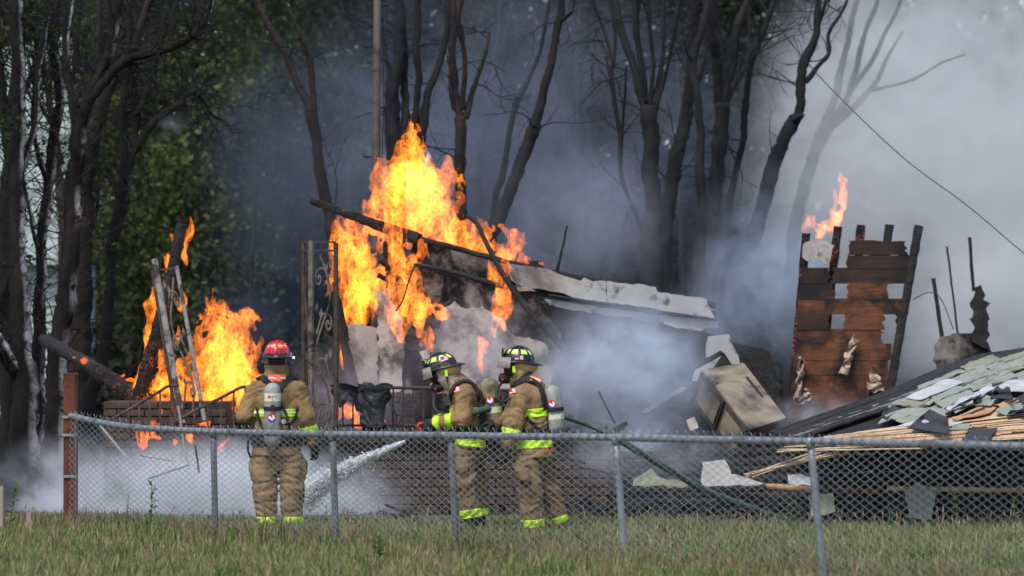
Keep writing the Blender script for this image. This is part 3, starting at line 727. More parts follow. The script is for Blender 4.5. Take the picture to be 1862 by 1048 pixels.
# long pale strip of broken roof edge, two tiers with a dark ledge between
for i, (poly, Y, m) in enumerate([
    ([(922, 478), (990, 488), (1020, 500), (1064, 512), (1064, 538), (1000, 530), (940, 518)], 51.75, M_plaster), ([(1030, 536), (1034, 518), (1050, 520), (1062, 505), (1078, 512), (1102, 511), (1102, 550), (1060, 548)], 51.70, M_board_w),
    ([(1102.5, 511), (1150, 518), (1160, 516), (1192, 522), (1196, 532), (1192, 562), (1150, 556), (1102.5, 550)], 51.72, M_board_w), ([(1193, 531), (1240, 537), (1284, 544), (1300, 578), (1250, 574), (1193, 563)], 51.7, M_board_w),
    ([(990, 544), (1060, 554), (1110, 562), (1110, 575), (1050, 565), (1000, 556)], 51.55, M_board_w), ([(1110.5, 561), (1206, 573), (1206, 587), (1170, 584), (1150, 579), (1110.5, 574)], 51.53, M_board_w), ([(1206.5, 573), (1304, 584), (1311, 598), (1282, 596), (1276, 602), (1230, 597), (1206.5, 590)], 51.5, M_board_w),
    ([(930, 500), (1064, 520), (1200, 548), (1300, 566), (1306, 590), (1200, 572), (1060, 552), (940, 530)], 51.86, M_blackwood)]):
    V, F = sheet(poly, Y, 0.03, rag=0.006, step=0.06, seed=40 + i, slope=0.0011, x0=1000); obj('roof_edge_board', V, F, m, hr)
V, F = rough_bar(P(1000, 538, 51.5), P(1305, 582, 51.8), 0.07, 0.03, 24, 0.006, 9, seed=17); obj('ledge', V, F, M_blackwood, hr)
for i, (poly, Y, m) in enumerate([([(1258, 694), (1266, 662), (1284, 652), (1288, 612), (1326, 608), (1346, 664), (1330, 662), (1316, 640), (1302, 662), (1286, 690)], 51.6, M_board_w),
    ([(985, 560), (1100, 580), (1210, 592), (1280, 604), (1270, 770), (1000, 770)], 52.4, M_blackwood), ([(1280, 604), (1400, 640), (1430, 760), (1260, 770)], 53.2, M_blackwood)]):
    V, F = sheet(poly, Y, 0.05, rag=0.015, step=0.12, seed=60 + i); obj('wall_remnant', V, F, m, hr)
V, F = rough_bar(P(1312, 642, 51.3), P(1180, 712, 51.0), 0.06, 0.05, 16, 0.008, 9, seed=4); obj('fallen_batten', V, F, M_blackwood, hr)
V, F = rough_bar(P(612, 545, 52.0), P(646, 722, 51.8), 0.13, 0.06, 16, 0.008, 7, seed=6, taper=1.2); obj('door_post', V, F, M_charred_red, hr)
for i, (x0, y0, x1, y1, w) in enumerate([(690, 470, 712, 486, 0.09), (688, 500, 708, 512, 0.07), (700, 440, 702, 470, 0.05), (735, 437, 720, 448, 0.06), (742, 560, 800, 566, 0.10), (745, 580, 800, 590, 0.12), (738, 605, 792, 618, 0.12), (735, 632, 785, 640, 0.10)]):
    V, F = rough_bar(P(x0, y0, 51.6), P(x1, y1, 51.65), w, w * 0.8, 10, 0.012, 12, seed=30 + i); obj('charred_stud', V, F, M_blackwood, hr)
V, F = prism([P(762, 640, 51.3), P(775, 636, 51.3), P(790, 660, 51.2), P(778, 668, 51.2)], (0, 0.03, 0)); obj('plaster_scrap', V, F, M_plaster_pale, hr)

pth = smooth_path([P(848, 392, 51.2), P(868, 408, 51.1), P(882, 438, 51), P(915, 500, 50.9), P(958, 562, 50.8), P(1000, 606, 50.7), P(1046, 660, 50.6)], 6)
obj('bent_pipe', *tube(pth, np.linspace(0.022, 0.04, len(pth)), 10, bump=0.2, freq=12), M_blackwood, base=pth[-1], smooth=True, label='long bent sooty pipe leaning across the plaster wall', cat='pipe')
pth = smooth_path([P(752, 481, 51.2), P(780, 486, 51.2), P(830, 497, 51.2), P(895, 516, 51.2), P(938, 526, 51.3)], 6)
obj('sagging_rod', *tube(pth, np.linspace(0.02, 0.036, len(pth)), 8, bump=0.3, freq=10), M_blackwood, base=pth[0], smooth=True, label='charred rod sagging across the middle of the plaster wall', cat='rod')
pth = smooth_path([P(755, 481, 51.1), P(742, 515, 51.1), P(733, 545, 51.1), P(720, 566, 51.1)], 6)
obj('dangling_wire', *tube(pth, 0.009, 6), M_blackwood, base=pth[-1], smooth=True, label='thin wire dangling through flames from the charred rod', cat='wire')
V, F = rough_bar(P(1010, 506, 52.0), P(1032, 410, 52.0), 0.05, 0.04, 16, 0.012, 12, taper=0.4); obj('splinter', V, F, M_char, base=P(1010, 506, 52.0), label='charred splinter standing on the roof edge', cat='splinter')

# ------------------------------------------------------------------ standing plank wall
PWY = 54.5
pw = thing('plank_wall', 'standing fragment of browned plank wall with burnt holes', 'wall', (PX(1530, PWY), PWY, 0), kind='thing')
rows = [ (437, 462, [(1541, 1651)]), (463, 487, [(1538, 1662)]), (488, 514, [(1512, 1660)]), (488, 514, [(1455, 1511)]), (515, 543, [(1454, 1520), (1539, 1616)]), (544, 570, [(1451, 1652)]),
         (571, 598, [(1449, 1511), (1533, 1610)]), (571, 596, [(1628, 1644)]), (599, 625, [(1446, 1606)]), (626, 653, [(1444, 1622)]), (654, 680, [(1441, 1616)]), (681, 708, [(1438, 1614)]), (709, 736, [(1435, 1610)]), (737, 763, [(1432, 1600)]), (764, 800, [(1430, 1596)])]
for i, (y0, y1, spans) in enumerate(rows):
    for j, (a, b) in enumerate(spans):
        lean = -0.1
        pts = [(a, y0), (b, y0 - 1), (b + (y1 - y0) * lean, y1 - 1), (a + (y1 - y0) * lean, y1)]
        q = []
        r = np.random.default_rng(i * 7 + j)
        burnt_r = b not in (1511, 1622, 1616, 1614) or i < 9
        top = [P(x, y0 + (2.5 * r.random() if i < 2 else -0.8), PWY + 0.005 * (i % 3)) for x in np.linspace(a, b, 8)]
        edge_r = [P(b - (r.random() * 7 if burnt_r else 1), y, PWY + 0.005 * (i % 3)) for y in np.linspace(y0 + 2, y1 - 2, 6)]
        bot = [P(x, y1 + 2.2 - 0.4 * r.random(), PWY + 0.005 * (i % 3)) for x in np.linspace(b, a, 8)]
        edge_l = [P(a + (r.random() * 5 if (a > 1500 or i < 4) else 0.5), y, PWY + 0.005 * (i % 3)) for y in np.linspace(y1 - 2, y0 + 2, 6)]
        V, F = prism(np.array(top + edge_r + bot + edge_l), (0, 0.025, 0))
        obj('plank', V, F, M_plank if i >= 8 or (i in (4, 6) and j == 1) or i == 5 else M_plank_b, pw)
for (x0, y0, x1, y1, w) in [(1524, 412, 1480, 790, 0.075), (1566, 410, 1530, 790, 0.08), (1617, 409, 1572, 790, 0.08), (1671, 411, 1608, 770, 0.10), (1466, 425, 1436, 790, 0.06)]:
    V, F = rough_bar(P(x0, y0, PWY + (0.09 if x0 < 1650 else -0.01)), P(x1, y1, PWY + (0.09 if x0 < 1650 else -0.01)), w, 0.10, 26, 0.014, 11, seed=x0 * 0.1); obj('stud', V, F, M_ember if x0 < 1600 else M_blackwood, pw)
V, F = sheet([(1462, 442), (1480, 436), (1505, 438), (1516, 446), (1512, 462), (1506, 484), (1494, 478), (1486, 472), (1474, 478), (1460, 470)], PWY - 0.04, 0.02, rag=0.008, step=0.04, seed=5); obj('plaster_patch', V, F, M_plaster_pale, pw)
def paper(poly, Y, seed, amp=0.09):
    r = np.random.default_rng(seed); n = 9; a, b, c, d = (np.array(p, float) for p in poly); V = []
    for i in range(n + 1):
        for j in range(5):
            u, v = j / 4, i / n; p = (a * (1 - u) + b * u) * (1 - v) + (d * (1 - u) + c * u) * v
            p = p + r.normal(size=2) * 2.2; V.append(P(p[0], p[1], Y - amp * abs(math.sin(v * 7 + u * 3 + seed)) - 0.03 * r.random()))
    V = np.array(V); m = len(V); F = [(i * 5 + j, i * 5 + j + 1, i * 5 + 6 + j, i * 5 + 5 + j) for i in range(n) for j in range(4)]
    F2 = [tuple(k + m for k in f[::-1]) for f in F]
    return np.vstack([V, V + np.array([0, 0.006, 0])]), F + F2
for k, poly in enumerate([[(1550, 612), (1561, 620), (1540, 688), (1526, 676)], [(1452, 650), (1464, 656), (1456, 730), (1446, 726)], [(1586, 672), (1602, 690), (1606, 712), (1572, 716)], [(1462, 700), (1474, 712), (1476, 730), (1458, 732)]]):
    V, F = paper(poly, PWY - 0.015, k + 3); obj('peeling_paper', V, F, M_paper, pw)

# ------------------------------------------------------------------ far wall stub in the smoke
fw = thing('burnt_wall_stub', 'low burnt wall corner with thin posts standing in grey smoke', 'wall', (PX(1750, 57.0), 57.0, 0), kind='thing')
V, F = sheet([(1700, 628), (1712, 612), (1780, 604), (1804, 640), (1806, 800), (1700, 800)], 57.0, 0.12, rag=0.015, seed=2); obj('wall', V, F, M_plaster_soot, fw)
V, F = sheet([(1770, 524), (1784, 518), (1792, 536), (1802, 640), (1768, 622), (1774, 596), (1764, 580), (1772, 566), (1764, 552), (1772, 540)], 56.9, 0.1, rag=0.015, step=0.05, seed=3); obj('charred_stack', V, F, M_blackwood, fw)
for x0, y0, x1, y1, w, m in [(1697, 506, 1714, 620, 0.05, M_blackwood), (1722, 448, 1742, 612, 0.025, M_charred_red), (1763, 432, 1770, 530, 0.04, M_blackwood)]:
    V, F = rough_bar(P(x0, y0, 57.05), P(x1, y1, 57.05), w, w, 14, 0.006, 9, seed=x0); obj('post', V, F, m, fw)
obj('wire', *tube(smooth_path([P(1660, 545, 56.6), P(1690, 532, 56.6), P(1712, 546, 56.6), P(1734, 600, 56.6)], 6), 0.006, 5), M_charred_red, fw)

# ------------------------------------------------------------------ fallen metal cabinet
cb_ = thing('cabinet', 'scorched metal cabinet tipped over in the ruins', 'cabinet', (PX(1340, 50.2), 50.2, 0.4))
A = [P(1276, 676, 50.8), P(1351, 664, 51.0), P(1428, 764, 49.9), P(1362, 786, 49.7)]
dn = np.array([-0.11, 0.12, -0.34])
V, F = prism(A, dn); obj('carcass', V, F, M_cab_side, cb_)
up = -unit(dn) * 0.006
V, F = prism([a + up for a in A], -unit(dn) * 0.022); obj('door', V, F, M_cab, cb_)
for k in (0.02, 0.5, 0.97):
    p0, p1 = A[0] + (A[3] - A[0]) * k, A[0] + (A[3] - A[0]) * k + dn * 0.95
    V, F = bar(p0 + np.array([-0.012, -0.012, 0]), p1 + np.array([-0.012, -0.012, 0]), 0.03, 0.02); obj('side_rib', V, F, M_blackwood, cb_)
V, F = bar((A[0] * 0.75 + A[3] * 0.25) * 0.5 + (A[1] * 0.75 + A[2] * 0.25) * 0.5 + up * 6 + (A[1] - A[0]) * 0.3, (A[0] * 0.4 + A[3] * 0.6) * 0.5 + (A[1] * 0.4 + A[2] * 0.6) * 0.5 + up * 6 + (A[1] - A[0]) * 0.3, 0.03, 0.02); obj('handle', V, F, M_blackwood, cb_)
for k in (0.27, 0.74):
    p0 = A[0] + (A[3] - A[0]) * k + dn * 0.15; e = (A[3] - A[0]) * 0.18
    V, F = prism([p0 - e + np.array([-.01, -.012, 0]), p0 + e + np.array([-.01, -.012, 0]), p0 + e + dn * 0.7 + np.array([-.01, -.012, 0]), p0 - e + dn * 0.7 + np.array([-.01, -.012, 0])], (-0.004, -0.012, 0)); obj('side_panel', V, F, M_cab, cb_)

# ------------------------------------------------------------------ collapsed roof slab
F1, F2, B1 = P(1450, 812, 45.9), P(1862, 782, 45.0), P(1862, 636, 50.2)
rn = unit(np.cross(F2 - F1, B1 - F1)); rn = rn if rn[2] > 0 else -rn
def on_roof(px, py, lift=0.0):
    d = np.array([(px - 931) / FPX, 1.0, -(py - HZ) / FPX]); o = np.array([0, 0, CH])
    return o + d * (np.dot(F1 + rn * lift - o, rn) / np.dot(d, rn))
rs = thing('collapsed_roof', 'collapsed roof slab with torn green shingles and split sheathing boards', 'roof', (PX(1700, 46), 46, 0), kind='thing')
V, F = prism([on_roof(*p, -0.05) for p in [(1430, 782), (1520, 748), (1620, 706), (1700, 672), (1780, 644), (1880, 630), (2000, 640), (2000, 800), (1862, 790), (1640, 792), (1480, 800)]], -rn * 0.10); obj('deck', V, F, M_blackwood, rs)
r = np.random.default_rng(3)
for i in range(18):     # charred battens along the burnt upper edge
    k = i / 18
    a, b = (1400 + 30 * r.random() + k * 30, 788 - k * 6 + i * 0.9), (1560 + 290 * (1 - 0.3 * k) * (0.6 + 0.4 * r.random()), 0)
    yb = 731 - (b[0] - 1560) * 0.34 + i * 1.9 + 1.5 * r.normal()
    V, F = rough_bar(on_roof(a[0], a[1], 0.0), on_roof(b[0], yb, 0.005), 0.07, 0.035, 22, 0.010, 8, seed=i * 3.3); obj('charred_batten', V, F, M_plank_b if i in (4, 7, 11, 15) else M_greyscrap if i in (9, 14) else M_blackwood, rs)
SH = [  # (outline, material, lift)
    ([(1646, 724), (1722, 690), (1751, 697), (1675, 728)], 'b', 0.05), ([(1746, 668), (1805, 646), (1822, 657), (1761, 678)], 'o', 0.03), ([(1822, 656), (1850, 643), (1872, 640), (1862, 648), (1826, 660)], 'o', 0.035),
    ([(1794, 669), (1862, 648), (1890, 655), (1862, 664), (1810, 681)], 's', 0.03), ([(1731, 692), (1793, 670), (1808, 681), (1752, 698)], 's', 0.03), ([(1755, 699), (1836, 674), (1852, 686), (1770, 712)], 's', 0.025),
    ([(1692, 722), (1746, 701), (1756, 710), (1700, 732)], 's', 0.022), ([(1700, 733), (1757, 711), (1775, 718), (1720, 742)], 's', 0.028), ([(1676, 734), (1744, 703), (1753, 709), (1690, 738)], 's', 0.02), ([(1622, 737), (1655, 724), (1692, 726), (1668, 742)], 'o', 0.03),
    ([(1609, 757), (1650, 743), (1688, 744), (1630, 764)], 's', 0.026), ([(1628, 766), (1680, 746), (1700, 748), (1684, 764), (1645, 771)], 's', 0.022), ([(1680, 764), (1716, 742), (1730, 752), (1696, 768)], 's', 0.03),
    ([(1772, 738), (1794, 720), (1816, 727), (1802, 739)], 's', 0.05), ([(1810, 750), (1818, 742), (1856, 734), (1874, 742), (1836, 756)], 's', 0.045), ([(1720, 745), (1750, 724), (1790, 714), (1770, 736), (1738, 752)], 'b', 0.04), ([(1770, 716), (1802, 700), (1808, 708), (1780, 724)], 'b', 0.05),
    ([(1816, 705), (1834, 693), (1870, 692), (1862, 713), (1826, 714)], 'b', 0.05), ([(1746, 806), (1768, 777), (1814, 779), (1798, 804)], 'd', 0.05), ([(1728, 783), (1742, 772), (1766, 772), (1760, 782)], 's', 0.035), ([(1712, 772), (1735, 768), (1750, 770), (1732, 776)], 'b', 0.04),
    ([(1620, 778), (1650, 770), (1682, 764), (1690, 768), (1650, 776)], 'b', 0.035), ([(1730, 762), (1756, 752), (1786, 738), (1812, 742), (1800, 752), (1740, 766)], 'w', 0.025), ([(1806, 738), (1836, 726), (1862, 724), (1858, 732), (1820, 742)], 'w', 0.03), ([(1600, 760), (1622, 738), (1640, 744), (1612, 764)], 'd', 0.02), ([(1770, 754), (1800, 738), (1780, 746), (1748, 758)], 'd', 0.032), ([(1838, 732), (1870, 712), (1890, 722), (1870, 742)], 'd', 0.04)]
SH.insert(0, ([(1608, 764), (1640, 742), (1740, 690), (1830, 650), (1900, 636), (1900, 700), (1840, 706), (1760, 730), (1700, 762)], 's', 0.0))
for k in range(6):
    for sx in np.arange(1596 + 9 * k + 40 * (k % 2), 1900, 96):
        if r.random() < (0.10 if sx > 1640 else 0.3): continue
        L = 95 + 2 * r.normal(); y_ = lambda x: 768 - 11.5 * k - 0.385 * (x - 1610)
        if y_(sx) < 742 - 0.37 * (sx - 1600) - 6: continue
        dyy = 0.8 * r.normal()
        SH.append(([(sx, y_(sx) + dyy), (sx + 12, y_(sx) - 12.5 + dyy), (sx + L + 12, y_(sx + L) - 12.5 + dyy), (sx + L, y_(sx + L) + dyy)], 's' if r.random() > 0.2 else 'o', 0.004 + 0.001 * (k % 2) + 0.014 * r.random() ** 4))
MM = {'s': M_shingle, 'o': M_shingle2, 'b': M_backing, 'd': M_tar, 'w': M_orangewood}
for i, (poly, m, lf) in enumerate(SH):
    q = [on_roof(a, b, lf + 0.0004 * i) for a, b in poly]
    V, F = prism(ragged(np.array(q), 0.1, 0.008, i), rn * 0.008); obj('sheathing_panel' if m == 'w' else 'felt_piece' if m == 'd' else 'shingle', V, F, MM[m], rs)
def curled(poly, lift, curl, mat, seed, name='curled_felt'):
    a, b, c, d = (np.array(p, float) for p in poly); n = 10; V = []
    for i in range(n + 1):
        for j in range(n + 1):
            u, v = i / n, j / n; p = (a * (1 - u) + b * u) * (1 - v) + (d * (1 - u) + c * u) * v
            V.append(on_roof(p[0], p[1], lift + curl * (max(0, u - 0.45) ** 2 * 3 + max(0, 0.3 - u) ** 2 * 2) + 0.02 * math.sin(9 * v + seed)))
    V = np.array(V); m = len(V); F = [(i * (n + 1) + j, i * (n + 1) + j + 1, (i + 1) * (n + 1) + j + 1, (i + 1) * (n + 1) + j) for i in range(n) for j in range(n)]
    return obj(name, np.vstack([V, V - rn * 0.008]), F + [tuple(k + m for k in f[::-1]) for f in F], mat, rs, smooth=True)
curled([(1650, 778), (1726, 790), (1724, 760), (1690, 744)], 0.06, 0.16, M_tar, 1); curled([(1800, 724), (1842, 726), (1836, 704), (1812, 702)], 0.06, 0.15, M_tar, 2)
curled([(1740, 736), (1786, 716), (1776, 726), (1764, 738)], 0.07, 0.06, M_tar, 4); curled([(1830, 756), (1872, 752), (1868, 738), (1840, 742)], 0.05, 0.12, M_tar, 3); curled([(1718, 752), (1770, 736), (1768, 722), (1732, 742)], 0.06, 0.05, M_backing, 5, 'curled_shingle')
r = np.random.default_rng(8)
V, F = prism([on_roof(*p, 0.002) for p in [(1500, 800), (1560, 786), (1700, 768), (1760, 752), (1880, 742), (1900, 797), (1700, 799)]], rn * 0.006); obj('sheathing_panel', V, F, M_newwood, rs)
for i in range(34):     # split pale sheathing boards spilling over the eave
    k = i / 34
    xa, xb = 1450 + 150 * r.random() - 50 * k, 1640 + 300 * r.random() ** 0.6
    f_ = lambda x: (800 + 22 * k) + (750 + 62 * k - 800 - 22 * k) * (x - 1450) / 440.0 + 7 * math.sin((x - 1450) / 440 * 2.2) * (1 - k)
    if k < 0.75: a, b = on_roof(xa, f_(xa) + r.normal(), 0.012 + 0.02 * r.random()), on_roof(xb, min(f_(xb), 797) + r.normal(), 0.012 + 0.02 * r.random())
    else: a, b = P(xa, f_(xa) + r.normal(), 45.75 - 0.3 * k), P(xb, f_(xb) + r.normal(), 45.2 - 0.3 * k)
    V, F = rough_bar(a, b, 0.07 + 0.03 * r.random(), 0.016, 20, 0.005, 6, seed=i * 1.7); obj('sheathing_board', V, F, M_newwood if r.random() > 0.14 else M_orangewood, rs)
for i in range(9):
    xa, ya = 1352 + 20 * r.random(), 858 + 12 * r.random(); xb, yb = 1470 + 90 * r.random(), 812 + 16 * r.random()
    V, F = rough_bar(P(xa, ya, 45.4), P(xb, yb, 45.7), 0.03, 0.012, 16, 0.004, 7, seed=i * 2.9); obj('splintered_lath', V, F, M_newwood, rs)
# charred framing below the slab
for i in range(9):
    y = 812 + i * 17
    V, F = rough_bar(P(1110 + 26 * r.random(), y + 12 + 8 * r.random(), 47.8 - 0.07 * i), P(1990, y - 6, 47.2 - 0.07 * i), 0.10, 0.085, 30, 0.014, 5, seed=i * 5.1); obj('charred_plank', V, F, M_blackwood, rs)
for (x0, y0, x1, y1, m, w) in [(1612, 889, 1990, 893, M_newwood, 0.10), (1395, 884, 1490, 890, M_orangewood, 0.07), (1492, 890, 1600, 894, M_plank, 0.07), (1230, 900, 1420, 904, M_blackwood, 0.08)]:
    V, F = rough_bar(P(x0, y0, 46.3), P(x1, y1, 46.1), w, 0.05, 24, 0.006, 5, seed=x0); obj('wall_plate', V, F, m, rs)
for i in range(9):
    x = 1500 + i * 48
    V, F = rough_bar(P(x, 800, 46.9), (PX(x + 6, 46.9), 46.9, -0.05), 0.08, 0.08, 10, 0.008, 6, seed=i * 2.2); obj('charred_post', V, F, M_blackwood, rs)

# loose pieces on the ground and on the slab's foot
for i, (poly, Y, m, lab, nm) in enumerate([
    ([(1646, 898), (1664, 876), (1702, 896), (1694, 944), (1652, 942)], 45.8, M_shingle, 'grey green shingle hanging in front of the dark void', 'shingle'),
    ([(1276, 840), (1318, 836), (1330, 862), (1400, 882), (1278, 884)], 46.0, M_board_w, 'torn pale roofing sheet lying behind the fence', 'roofing_sheet'),
    ([(1152, 872), (1185, 852), (1200, 868), (1252, 878), (1250, 886), (1150, 884)], 46.3, M_shingle2, 'torn greenish roofing strip near the second steel post', 'roofing_sheet'),
    ([(1432, 864), (1458, 862), (1476, 870), (1474, 884), (1434, 880)], 45.5, M_backing, 'small pale shingle scrap beside the steel fence post', 'shingle'),
    ([(1470, 900), (1514, 896), (1520, 930), (1474, 940)], 45.6, M_shingle2, 'dull greenish board propped under the split boards', 'board'),
    ([(1248, 764), (1262, 758), (1270, 778), (1256, 784)], 48.5, M_plaster, 'small tan plaster chip below the tipped cabinet', 'plaster_chip')]):
    V, F = sheet(poly, Y, 0.02, rag=0.008, step=0.06, seed=80 + i, tilt=0.002); obj(nm, V, F, m, base=P(poly[-1][0], poly[-1][1], Y), label=lab, cat='debris')
V, F = rough_bar(P(1245, 705, 50.2), P(1168, 752, 49.8), 0.13, 0.022, 14, 0.006, 8, seed=3, sides=8); obj('fallen_board', V, F, M_greyscrap, base=P(1168, 752, 49.8), label='grey broken board sloping down beside the tipped cabinet', cat='board')
V, F = rough_bar(P(1088, 712, 49.4), P(1118, 770, 49.2), 0.02, 0.02, 10, 0.003, 8); obj('glowing_rod', V, F, M_ember, base=P(1118, 770, 49.2), label='thin glowing stick in the blue smoke', cat='stick')

# ------------------------------------------------------------------ brick porch and low brick wall
def brick_wall(name, label, x0, x1, y0, Y, bl, bh, depth, mat, seed, ragtop=0.0):
    r = np.random.default_rng(seed); X0, X1, Zt = PX(x0, Y), PX(x1, Y), PZ(y0, Y)
    t = thing(name, label, 'wall', ((X0 + X1) / 2, Y, 0), kind='thing')
    V, F = prism([(X0, Y + 0.02, -0.05), (X1, Y + 0.02, -0.05), (X1, Y + 0.02, Zt - 0.01), (X0, Y + 0.02, Zt - 0.01)], (0, depth - 0.02, 0)); obj('core', V, F, M_mortar, t)
    n = int(round(Zt / bh)); me_cache = {}
    for i in range(n):
        z = Zt - (i + 1) * bh; x = X0 - (bl / 2 if i % 2 else 0)
        while x < X1 - 0.02:
            a, b = max(x, X0), min(x + bl, X1)
            if b - a > 0.05 and not (i == 0 and r.random() < ragtop):
                key = round(b - a, 3)
                if key not in me_cache:
                    w, h, d = (b - a) / 2 - 0.006, bh / 2 - 0.006, 0.05
                    c = 0.005; P8 = []
                    for yy, s in ((-d, 1 - c / h), (-d + c, 1), (d, 1)):
                        P8 += [(-w * (s if s < 1 else 1), yy, -h * s), (w * (s if s < 1 else 1), yy, -h * s), (w, yy, h * s), (-w, yy, h * s)]
                    FF_ = [(0, 1, 2, 3)] + [(k + j, k + (j + 1) % 4, k + 4 + (j + 1) % 4, k + 4 + j)[::-1] for k in (0, 4) for j in range(4)] + [(11, 10, 9, 8)]
                    me = make_mesh('brick', P8, FF_); me.materials.append(mat if r.random() > 0.5 else (M_brick if mat is M_brick2 else M_brick2)); me_cache[key] = [me]
                    me2 = me.copy(); me2.materials[0] = M_brick if me.materials[0] is M_brick2 else M_brick2; me_cache[key].append(me2)
                o = bpy.data.objects.new('brick', me_cache[key][int(r.random() < 0.4)]); COL.objects.link(o); o.parent = t
                o.location = tuple(np.array([(a + b) / 2, Y + 0.03 - 0.012 * r.random(), z + bh / 2]) - base_of(t)); o.rotation_euler = (0, 0.006 * r.normal(), 0.008 * r.normal())
            x += bl
    return t
bw = brick_wall('brick_wall', 'low sooty brick wall behind the two hose firefighters', 560, 1112, 806, 48.3, 0.40, 0.094, 0.5, M_brick2, 4)
for i, (a, b) in enumerate([(556, 690), (692, 820), (822, 960), (962, 1118)]):
    V, F = prism([P(a, 806, 48.2), P(b, 806, 48.2), P(b, 799, 48.2), P(a, 799, 48.2)], (0, 0.62, 0)); obj('cap_slab', V, F, M_mortar, bw)
bp = brick_wall('brick_porch', 'brown brick porch front below the flames and iron railing', 188, 412, 730, 49.5, 0.30, 0.085, 1.2, M_brick, 6, ragtop=0.25)
rb_ = np.random.default_rng(9)
mb = MB()
for k in range(520):
    px = rb_.uniform(190, 1120); Y = rb_.uniform(47.4, 50.6); z = 0.0
    if px > 556 and 48.2 < Y < 48.85: z = PZ(799, 48.2)
    s = rb_.uniform(0.03, 0.13); V, F = rough_bar((PX(px, Y), Y, z + s * 0.2), np.array([PX(px, Y), Y, z + s * 0.3]) + rb_.normal(size=3) * np.array([0.16, 0.16, 0.07]), s * 0.5, s * 0.4, 3, 0.012, 14, sides=5, seed=k)
    V[:, 2] = np.maximum(V[:, 2], z - 0.02); mb.add(V, F)
mb.build('debris', M_blackwood, kind='stuff', label='charred rubble strewn along the porch and wall top', cat='debris')
mb = MB()
for k in range(420):
    px = rb_.uniform(1030, 1880); Y = rb_.uniform(45.9, 47.2); s = rb_.uniform(0.04, 0.16)
    c = np.array([PX(px, Y), Y, rb_.uniform(0, 0.22)]); V, F = rough_bar(c, c + rb_.normal(size=3) * np.array([0.22, 0.14, 0.05]), s * 0.5, s * 0.35, 3, 0.014, 14, sides=5, seed=k + 900)
    V[:, 2] = np.maximum(V[:, 2], -0.02); mb.add(V, F)
mb.build('debris', M_blackwood, kind='stuff', label='black rubble heaped under the collapsed roof', cat='debris')
for i, (x0, y0, x1, y1, Y, m, w, lab) in enumerate([
    (172, 762, 228, 830, 47.9, M_lightscrap, 0.09, 'pale board leaning before the brick porch'), (324, 738, 340, 842, 47.6, M_lightscrap, 0.07, 'whitish post leaning at the foot of the iron column'), (255, 828, 316, 838, 47.3, M_lightscrap, 0.05, 'thin pale board lying in the white steam'),
    (355, 810, 362, 860, 47.3, M_blackwood, 0.04, 'dark stick standing in the white steam'), (270, 870, 345, 845, 47.0, M_lightscrap, 0.10, 'broken pale plank half sunk in white steam'), (700, 918, 770, 946, 46.9, M_blackwood, 0.14, 'black slab lying at the foot of the brick wall'),
    (1012, 828, 1064, 842, 47.6, M_blackwood, 0.10, 'jagged black board on the wall beyond the third firefighter'), (1040, 846, 1150, 870, 47.5, M_blackwood, 0.06, 'sloping charred board ending near the second steel post')]):
    V, F = rough_bar(P(x0, y0, Y), P(x1, y1, Y), w, 0.02, 14, 0.004, 7, seed=i * 4.4, sides=8); obj('broken_board', V, F, m, base=P(x1, y1, Y), label=lab, cat='board')

# burning timbers at the porch
V, F = rough_bar(P(331, 408, 50.75), P(300, 560, 50.8), 0.15, 0.10, 24, 0.013, 11, seed=21, taper=1.0); V2, F2_ = rough_bar(P(303, 545, 50.85), P(248, 735, 50.85), 0.2, 0.14, 24, 0.015, 10, seed=22)
lp = thing('charred_post', 'leaning charred post alight along its edges', 'post', P(248, 735, 50.85)); obj('upper_length', V, F, M_blackwood, lp); obj('lower_length', V2, F2_, M_ember, lp)
lb = thing('charred_beam', 'fallen charred beam sloping down behind the rusty fence post', 'beam', P(255, 728, 50.6))
V, F = rough_bar(P(80, 618, 53.4), P(186, 678, 52.0), 0.13, 0.13, 22, 0.015, 10, seed=23); obj('upper_length', V, F, M_blackwood, lb)
V, F = rough_bar(P(178, 676, 51.9), P(258, 728, 51.2), 0.16, 0.16, 18, 0.015, 10, seed=24); obj('lower_length', V, F, M_ember, lb)
V, F = rough_bar(P(190, 682, 51.7), P(200, 712, 51.7), 0.09, 0.06, 8, 0.012, 10, seed=25); obj('hanging_chunk', V, F, M_ember, lb)
V, F = tube([P(332, 338, 50.75), P(333, 372, 50.75), P(332, 409, 50.75)], 0.006, 5); obj('hanging_chain', V, F, M_char, base=P(332, 408, 51), label='thin chain rising from the top of the leaning post', cat='chain')

